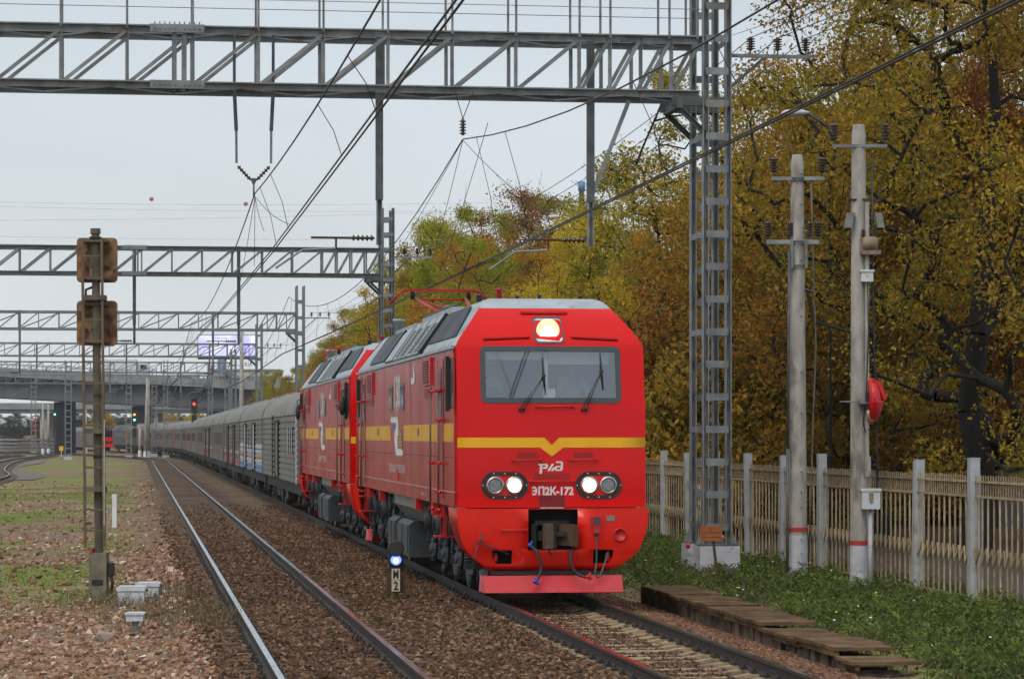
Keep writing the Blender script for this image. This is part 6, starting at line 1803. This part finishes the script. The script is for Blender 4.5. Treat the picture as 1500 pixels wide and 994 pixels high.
# the belt running along the line into the distance
belt = []
cols = ['gold', 'gold', 'green', 'gold', 'rust', 'gold', 'green', 'gold']
s = 62.0; i = 0
while s < 350:
    for row in range(2):
        Yc = OY + s; far = max(0.0, Yc-150)
        r = (10.6 if row == 0 else 16.0) + far*.016 + random.uniform(-.9, .9)
        ss = s + row*3.3 + random.uniform(-1, 1)
        p = W(min(ss, 245), r); 
        if ss > 245: p = W(ss, r)
        belt.append((p.x, p.y, row))
    s += 7.4 if s < 140 else 10
for i, (x, y, row) in enumerate(belt):
    k = ['mid1', 'mid2', 'mid3', 'big2'][(i*3+row) % 4]
    px_ = 750 + x/y*F
    lab = f'golden autumn tree, {ORD[[q[2] for q in belt[:i]].count(row)]} of the {"front" if row == 0 else "rear"} row along the line, counted from the lattice mast'
    near = max(0.0, 1 - abs(y-115)/60)
    sc__ = {0: random.uniform(.80, .96), 1: random.uniform(.94, 1.06)}[row] * min(1.0, (2.67 + 345*y/3970)/16.6) * (1 - .30*min(1, max(0, y-165)/150))
    tree(k, x, y, lab, cols[(i*5+row*3) % 8] if y > 118 else ['gold', 'rust', 'gold'][i % 3], sc__, group='golden trees along the line')

# ------------------------------------------------------------------ road bridge
bx0, bx1, BY = -190.0, -26.0, 430.0
br_ = empty('road_bridge', (-80, BY, 0), 0, 'long grey steel girder road bridge crossing over all the tracks', 'bridge')
def deck(x): return 12.75 - (x+82)*.052 if x > -95 else 13.4 + (x+95)*.01
def bstrip(name, y0, y1, f0, f1, m_, parent=br_, loc=(80, -BY)):
    b = MB(); xs = list(np.arange(bx0, bx1+.1, 6.0))
    vs = []
    for x in xs:
        for y, f in ((y0, f0), (y1, f0), (y1, f1), (y0, f1)): vs.append((x+80, y-BY, deck(x)+f))
    n = len(xs)
    b.add(vs, [(j*4+i, j*4+(i+1) % 4, j*4+4+(i+1) % 4, j*4+4+i) for j in range(n-1) for i in range(4)] + [(0, 1, 2, 3), tuple((n-1)*4+i for i in range(4))])
    return b.build(name, m_, parent)
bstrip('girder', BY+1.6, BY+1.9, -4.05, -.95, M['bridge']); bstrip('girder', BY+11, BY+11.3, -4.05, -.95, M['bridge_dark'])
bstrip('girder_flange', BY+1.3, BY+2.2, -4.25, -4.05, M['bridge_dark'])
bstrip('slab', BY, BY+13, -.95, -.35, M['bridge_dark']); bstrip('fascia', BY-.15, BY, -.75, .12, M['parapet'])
for i, x in enumerate(np.arange(bx0+2, bx1, 4.2)): b = MB(); b.box(x+80, x+80.35, 0, 1.6, deck(x)-1.7, deck(x)-.96); b.build('slab_bracket', M['bridge_dark'], br_)
for i, x in enumerate(np.arange(bx0+1, bx1, 9.0)): b = MB(); b.box(x+80, x+80.2, 1.5, 1.6, deck(x)-4.0, deck(x)-1.0); b.build('girder_stiffener', M['bridge'], br_)
for yy in (-.1, 12.8):
    pr = empty('parapet', (0, 0, 0)); pr.parent = br_
    for x in np.arange(bx0+1, bx1, 2.4): piece('parapet_post', (x+80, yy, deck(x)+.1), (x+80, yy, deck(x)+1.35), .12, .12, M['parapet'], pr)
    b = bstrip('parapet_rail', BY+yy-.05, BY+yy+.05, 1.25, 1.37, M['parapet'], pr); b = bstrip('parapet_rail', BY+yy-.04, BY+yy+.04, .68, .76, M['parapet'], pr)
    b = bstrip('parapet_mesh', BY+yy-.01, BY+yy+.01, .15, .62, M['parapet'], pr)
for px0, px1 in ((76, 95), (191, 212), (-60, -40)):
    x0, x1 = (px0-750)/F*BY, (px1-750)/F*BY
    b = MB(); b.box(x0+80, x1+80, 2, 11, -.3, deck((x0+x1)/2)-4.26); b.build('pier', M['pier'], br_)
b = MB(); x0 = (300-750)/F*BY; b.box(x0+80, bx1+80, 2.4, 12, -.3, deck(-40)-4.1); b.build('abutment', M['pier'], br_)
br2 = empty('far_bridge', (-80, 560, 0), 0, 'second lower bridge deck seen under the road bridge', 'bridge')
b = MB(); b.box(-120, 60, 0, 10, 7.2, 8.9); b.build('deck', M['bridge'], br2)
b = MB(); b.box(-120, 60, -.3, 0, 8.0, 9.3); b.build('fascia', M['parapet'], br2)
for x in (-60, -38, -17, 6, 26, 44): b = MB(); b.box(x-.7, x+.7, 1, 9, -.3, 7.19); b.build('pier', M['concrete'], br2)
# vehicles on the bridge
def road_vehicle(name, label, px, kind, colm):
    x = (px-750)/F*(BY+4); z = deck(x)-.34
    T = empty(name, (x, BY+4, z), 0, label, 'car' if kind == 'car' else 'truck')
    if kind == 'car':
        b = MB(); b.prism([(-2.1, .35), (2.1, .35), (2.15, .75), (1.3, .92), (.7, 1.42), (-.9, 1.45), (-1.7, .95), (-2.15, .85)], lambda a, c, e_: (a, e_, c), -.85, .85); b.build('body', colm, T)
        b = MB(); b.prism([(-1.45, .96), (1.1, .94), (.62, 1.36), (-.85, 1.38)], lambda a, c, e_: (a, e_, c), -.87, .87); b.build('window', M['glass_dark'], T)
        wx = (-1.3, 1.3); wr = .33
    else:
        b = MB(); b.box(-3.6, 1.6, -1.2, 1.2, .9, 3.4); b.build('cargo_box', colm, T)
        b = MB(); b.prism([(1.7, .6), (3.6, .6), (3.6, 1.7), (3.2, 2.7), (1.7, 2.7)], lambda a, c, e_: (a, e_, c), -1.1, 1.1); b.build('cab', M['c_white'], T)
        b = MB(); b.box(-3.6, 1.7, -.9, .9, .6, .88); b.build('chassis', M['gear_dark'], T)
        b = MB(); b.prism([(2.3, 1.8), (3.45, 1.8), (3.15, 2.5), (2.3, 2.5)], lambda a, c, e_: (a, e_, c), -1.12, 1.12); b.build('window', M['glass_dark'], T)
        wx = (-2.6, 2.6); wr = .5
    for x_ in wx:
        for y_ in (-.8, .8): b = MB(); b.lathe((x_, y_-.12, wr), (0, .24, 0), [(0, wr*.8), (.1, wr), (.9, wr), (1, wr*.8)], 14); b.build('wheel', M['black'], T)
road_vehicle('truck', 'white box truck driving on the road bridge', 186, 'truck', M['white'])
road_vehicle('car', 'red car on the road bridge below the billboard', 331, 'car', M['red_trim'])
road_vehicle('car', 'white car on the bridge left of the billboard', 273, 'car', M['white'])
road_vehicle('car', 'pale car on the bridge right of the red car', 349, 'car', M['c_white'])
# lit billboard
bb = empty('billboard', (at(332, 545, 455).x, 455, 8), -.05, 'glowing pale violet advertising screen on a thick column', 'billboard')
z0, z1 = at(0, 523, 455).z - 8, at(0, 491, 455).z - 8
b = MB(); b.box(-4.9, 5.0, 0, .5, z0-.35, z1+.1); b.build('cabinet', M['dark_panel'], bb)
m, nt, N, L, P = nodes_of('screen_image')
geo = N.new('ShaderNodeNewGeometry'); nz_ = N.new('ShaderNodeTexNoise'); nz_.inputs['Scale'].default_value = .35; nz_.inputs['Detail'].default_value = 2
L.new(geo.outputs['Position'], nz_.inputs['Vector']); rp = N.new('ShaderNodeValToRGB')
rp.color_ramp.elements[0].position = .38; rp.color_ramp.elements[0].color = (.55, .52, 1, 1); rp.color_ramp.elements[1].position = .6; rp.color_ramp.elements[1].color = (.86, .86, 1, 1)
L.new(nz_.outputs['Fac'], rp.inputs[0]); L.new(rp.outputs[0], P.inputs['Emission Color']); P.inputs['Emission Strength'].default_value = .95; P.inputs['Base Color'].default_value = (.1, .1, .15, 1)
b = MB(); b.box(-4.8, 4.9, -.06, -.01, z0, z1); scn = b.build('screen', m, bb)
M['violet'] = emit('violet_print', (.33, .30, .85), .8)
place('screen_lettering', text_mesh('ICEDLOW', 2.3, .42, M['violet'], .03), FRONT, (-.9, -.075, z1-.55), scn)
b = MB(); b.box(2.2, 3.3, -.08, -.065, z0+.55, z1-1.55); b.build('screen_panel', M['violet'], scn)
b = MB(); b.cyl((-.85, .5, -8), (-.85, .5, z0-.3), .75, n=16); b.build('column', M.setdefault('blue_grey', mat('blue_grey_paint', (.12, .17, .24), rough=.6)), bb)
# pale office block behind the bridge
ob_ = empty('office_block', (at(352, 600, 640).x, 640, -.3), 0, 'pale office block with window rows behind the bridge end', 'building')
zt0 = at(0, 541, 640).z
b = MB(); b.box(-7, 9, 0, 12, 0, zt0); b.build('wall', mat('pale_cladding', (.50, .46, .40), (.44, .40, .35), scale=.3, rough=.8), ob_)
for x in np.arange(-6.2, 8, 2.6):
    for z in np.arange(3, zt0-1.6, 3.1): b = MB(); b.box(x, x+1.7, -.08, .05, z, z+1.5); b.build('window', M['blue_grey'], ob_)
b = MB(); b.box(-7.3, 9.3, -.3, 12.3, zt0+.01, zt0+.4); b.build('parapet', M['parapet'], ob_)
# chimney with blue cap rising behind the trees
ch_ = empty('blue_chimney', (at(852, 300, 320).x, 320, 0), 0, 'small blue chimney stack poking above the golden trees', 'chimney')
zt0 = at(0, 266, 320).z
b = MB(); b.lathe((0, 0, 0), (0, 0, zt0), [(0, .55), (.965, .32), (.966, .42), (1, .42)], 14); b.build('stack', M['c_blue'], ch_)
b = MB()
for a in (-.9, -.5, .6, .9): b.beam((a*.3, 0, zt0-.6), (a*1.4, 0, zt0+.1), .05, .05)
b.build('aerials', M['steel_dark'], ch_)
# ------------------------------------------------------------------ signals in the distance
def far_signal(label, px, py_base, py_head, Y, lamps, nm='signal'):
    p = at(px, 637, Y); zh = at(0, py_head, Y).z
    T = empty('light_signal', (p.x, Y, -.25), 0, label, 'signal', 'lit signals in the distance')
    h = .62*len(lamps) + .35
    b = MB(); b.cyl((0, 0, -.2), (0, 0, zh+.9), .09, n=10); b.build('post', M['pole_grime'], T)
    b = MB(); b.box(-.28, .28, -.28, -.08, zh-h/2-.1, zh+h/2+.35); b.build('head', M['black'], T)
    b = MB(); b.box(-.25, .25, -.26, -.08, zh-h/2-1.5, zh-h/2-.3); b.build('lower_head', M['black'], T)
    for i, l in enumerate(lamps):
        z = zh + h/2 - .2 - i*.66
        b = MB(); b.lathe((0, -.28, z), (0, -.03, 0), [(0, .14), (1, .11)], 14)
        b.build('lamp', M[l] if l else M['gear_dark'], T)
        b = MB(); b.tube([(-.2, -.3, z+.06), (-.14, -.45, z+.2), (.14, -.45, z+.2), (.2, -.3, z+.06)], .03); b.build('hood', M['black'], T)
far_signal('signal post showing amber above green beside the concrete double pole', 197.5, 665, 611, 345, ['amber_lamp', 'green_lamp'])
far_signal('signal post showing green under the bridge at the far left', 81, 660, 607, 395, ['green_lamp'])
far_signal('signal post with red light beside the train roof', 285, 640, 592, 262, ['red_lamp'])
sb_ = empty('yellow_board_sign', (at(90, 637, 318).x, 318, -.25), 0, 'small yellow board on a post in the far grass', 'sign')
b = MB(); b.cyl((0, 0, 0), (0, 0, 1.2), .05, n=8); b.build('post', M['plate'], sb_)
b = MB(); b.box(-.25, .25, -.08, -.04, 1.1, 1.62); b.build('board', M['yellow_front'], sb_)
# lattice posts and concrete posts in the distance
def lattice(label, px, Y, top, w=.5, crown_=True):
    T = empty('lattice_mast', ((px-750)/F*Y, Y, -.25), HEAD, label, 'mast', 'far lattice masts')
    for sx in (-1, 1):
        for yy in (0, .8): piece('leg', (sx*w/2, yy, 0), (sx*w/2, yy, top), .12, .12, M['steel_far'], T)
    z = .6
    while z < top: piece('batten', (-w/2, -.03, z), (w/2, -.03, z), .04, .13, M['steel_far'], T); z += .75
    b = MB(); b.box(-.45, .45, -.3, 1.1, -.2, .35); b.build('footing', M['whitewash'], T)
lattice('far lattice mast beside the yellow board sign', 100, 322, 11.8, .7)
lattice('far lattice mast just left of the amber and green signal', 188.5, 338, 10.8, .6)
lattice('far lattice mast at the left of the concrete double pole top', 226, 372, 12.2, .6)
lattice('far lattice mast in front of the bridge pier shadow', 49, 420, 11.5, .7)
lattice('slim far lattice mast among the gantries above the train end', 243, 350, 12.6, .5)
lattice('slim lattice mast rising from behind the train below the billboard', 333, 300, 9.8, .45)
def cpost(label, px, Y, top, lean=0.0):
    T = empty('concrete_post', ((px-750)/F*Y, Y, -.3), 0, label, 'post', 'far concrete posts')
    b = MB(); b.lathe((0, 0, 0), (lean, 0, top), [(0, .24), (1, .15)], 12); b.build('shaft', M['concrete'], T)
    b = MB(); b.lathe((0, 0, .0), (0, 0, 1.0), [(0, .245), (1, .24)], 12, False); b.build('white_base', M['white'], T)
    b = MB(); b.box(-.22+lean, .22+lean, -.05, .05, top-.3, top-.2); b.build('cap_bar', M['steel_far'], T)
cpost('left one of the far concrete double pole', 213, 334, 10.0, .25); cpost('right one of the far concrete double pole', 218.5, 335, 10.0, -.1)
cpost('far concrete post left of the dark pier', 63, 400, 7.6); cpost('far concrete post touching the dark pier', 71, 405, 7.6); cpost('far thin concrete post left of the green light', 205, 352, 4.2)
cpost('tall pale concrete post below the billboard', 354, 236, 12.1)
for px in (126,): cpost('grey concrete post behind the signal ladder', px, 430, 7.0)
# red nose of the oncoming train
em_ = empty('oncoming_train', ((157-750)/F*470, 470, 0), HEAD+.16, 'distant oncoming train with bright red nose behind the signal mast', 'train')
b = MB(); b.prism([(-1.6, .5), (1.6, .5), (1.6, 3.4), (1.2, 4.1), (-1.2, 4.1), (-1.6, 3.4)], lambda a, c, e_: (a, e_, c), 0.0, 40); b.build('body', M['c_silver'], em_)
b = MB(); b.prism([(-1.5, .6), (1.5, .6), (1.5, 1.2), (-1.5, 1.2)], lambda a, c, e_: (a, e_, c), -.5, 0); b.prism([(-1.5, 1.6), (1.5, 1.6), (1.5, 2.3), (-1.5, 2.3)], lambda a, c, e_: (a, e_, c), -.35, 0); b.build('red_nose', M['orange_red'], em_)
b = MB(); b.box(-1.4, 1.4, -.2, 0, 2.35, 3.4); b.build('windscreen', M['glass_dark'], em_)
b = MB(); b.box(-1.0, 1.0, -.3, 0, 1.21, 1.59); b.build('grille', M['black'], em_)
for x in (-1.15, 1.15): b = MB(); b.lathe((x, -.36, 1.95), (0, -.05, 0), [(0, .16), (1, .12)], 10); b.build('lamp', M['lamp_on'], em_)
b = MB()
for y in (2, 5, 35, 38): b.lathe((-.8, y, .45), (1.6, 0, 0), [(0, .45), (1, .45)], 12)
b.build('wheels', M['gear_dark'], em_)
# tank wagons and an orange locomotive far under the bridge
b = MB(); b.prism([(-60, -.3), (70, -.3), (62, 2.55), (-55, 2.55)], lambda a, c, e_: (a-150, e_, c), 690, 720); tag(b.build('embankment', M['ground']), kind='structure')
def tank(label, px, Y, colm):
    T = empty('tank_wagon', ((px-750)/F*Y, Y, 2.56), .95, label, 'tank wagon', 'far tank wagons')
    b = MB(); b.lathe((0, -5, 2.9), (0, 10, 0), [(0, .6), (.02, 1.2), (.06, 1.5), (.94, 1.5), (.98, 1.2), (1, .6)], 20); b.build('barrel', M['c_white'], T)
    b = MB(); b.lathe((0, -1, 2.9), (0, 2, 0), [(0, 1.52), (1, 1.52)], 20, False); b.build('band', colm, T)
    b = MB(); b.box(-1.3, 1.3, -5.6, 5.6, 1.0, 1.35); b.build('frame', M['gear_dark'], T)
    for y in (-4.2, -2.8, 2.8, 4.2):
        for sx in (-1, 1): b = MB(); b.lathe((sx*.75, y, .48), (sx*.12, 0, 0), [(0, .48), (1, .46)], 12); b.build('wheel', M['wheel'], T)
    b = MB(); b.cyl((0, 0, 4.3), (0, 0, 4.7), .5, n=12); b.build('dome', M['c_white'], T)
tank('white tank wagon at the far left under the bridge', 16, 698, M['c_white']); tank('white tank wagon with blue band under the bridge', 30, 706, M['c_blue'])
so = empty('orange_locomotive', ((56-750)/F*700, 700, 2.56), .25, 'small orange-red locomotive far under the bridge', 'locomotive')
b = MB(); b.prism([(-1.5, 1.0), (1.5, 1.0), (1.5, 3.6), (1.0, 4.4), (-1.0, 4.4), (-1.5, 3.6)], lambda a, c, e_: (a, e_, c), 0, 5); b.build('cab', M['orange_red'], so)
b = MB(); b.box(-1.1, 1.1, 5, 13, 1.0, 3.1); b.build('hood', M['orange_red'], so); b = MB(); b.box(-1.2, 1.2, -.06, 0, 3.0, 3.7); b.build('window', M['glass_dark'], so)
b = MB(); b.box(-1.4, 1.4, -.4, 13.4, .5, .99); b.build('frame', M['gear_dark'], so)
for x in (-.8, .8): b = MB(); b.lathe((x, -.08, 2.5), (0, -.04, 0), [(0, .16), (1, .12)], 10); b.build('lamp', M['lamp_on'], so)
for y in (1.5, 4, 9, 11.5):
    for sx in (-1, 1): b = MB(); b.lathe((sx*.75, y, .5), (sx*.12, 0, 0), [(0, .5), (1, .48)], 12); b.build('wheel', M['wheel'], so)
# stacks of pale sleepers and grey fence at the far left
for i, (px, Y, w_) in enumerate(((6, 455, 7), (30, 452, 6), (52, 450, 6))):
    T = empty('sleeper_stack', ((px-750)/F*Y, Y, -.25), .1, f'{ORD[i]} stack of pale concrete sleepers from the left edge, under the bridge', 'stack', 'far sleeper stacks')
    for k in range(4):
        b = MB(); b.box(-w_/2+.2*(k % 2), w_/2, 0, 2.4, k*.62+.12, k*.62+.45); b.build('sleeper_layer', M['whitewash'], T)
        b = MB(); b.box(-w_/2+.3, w_/2-.3, .3, 2.0, k*.62, k*.62+.12); b.build('spacer', M['rust'], T)
# teal equipment behind the coach roofs
tw = empty('teal_container', (-22.5, 236, 0), HEAD, 'teal container on a wagon showing above the coach roofs', 'container')
b = MB(); b.box(1.2, 3.6, -5, 5, 1.3, 5.35); b.build('box', mat('teal_paint', (.03, .12, .13), (.025, .10, .11), rough=.6), tw)
for y in np.arange(-4.8, 4.9, .8): b = MB(); b.box(1.12, 1.2, y, y+.35, 1.4, 5.25); b.build('rib', M['blue_grey'], tw)
b = MB(); b.box(1.2, 3.6, -6, 6, .8, 1.28); b.build('wagon_frame', M['gear_dark'], tw)
for y in (-5, -3.5, 3.5, 5): b = MB(); b.lathe((1.5, y, .45), (1.8, 0, 0), [(0, .45), (1, .45)], 12); b.build('wheel', M['wheel'], tw)
# distant trees under and beyond the bridges
fx = [(-70+i*15+random.uniform(-4, 4), 640+60*(i % 3), 'far') for i in range(26)] + [(150, 600, 'gold'), (232, 590, 'gold'), (245, 600, 'gold'), (285, 600, 'gold')]
for i, (px, Y, lf) in enumerate(fx):
    tree('mid2', (px-750)/F*Y, Y, f'distant {"golden" if lf == "gold" else "dull green"} tree seen under the bridge, {ORD[i]} of the far trees', lf, .75, group='far trees under the bridge', zs=.75)
for i, (px, Y) in enumerate(((368, 455), (384, 470), (400, 440), (356, 470))):
    tree('mid1', (px-750)/F*Y, Y, f'golden tree behind the bridge end, {ORD[i]} beside the billboard mast', 'gold', .8, group='trees at the bridge end', zs=.8)
# ------------------------------------------------------------------ haze
b = MB(); b.box(-320, 320, -30, 760, -2, 32)
m = bpy.data.materials.new('haze_air'); m.use_nodes = True
N, L = m.node_tree.nodes, m.node_tree.links
N.remove(N['Principled BSDF'])
pv = N.new('ShaderNodeVolumePrincipled'); pv.inputs['Color'].default_value = (.93, .96, 1, 1); pv.inputs['Density'].default_value = .00013; pv.inputs['Anisotropy'].default_value = .2
L.new(pv.outputs[0], N['Material Output'].inputs['Volume'])
hz = b.build('haze', m); tag(hz, kind='stuff')
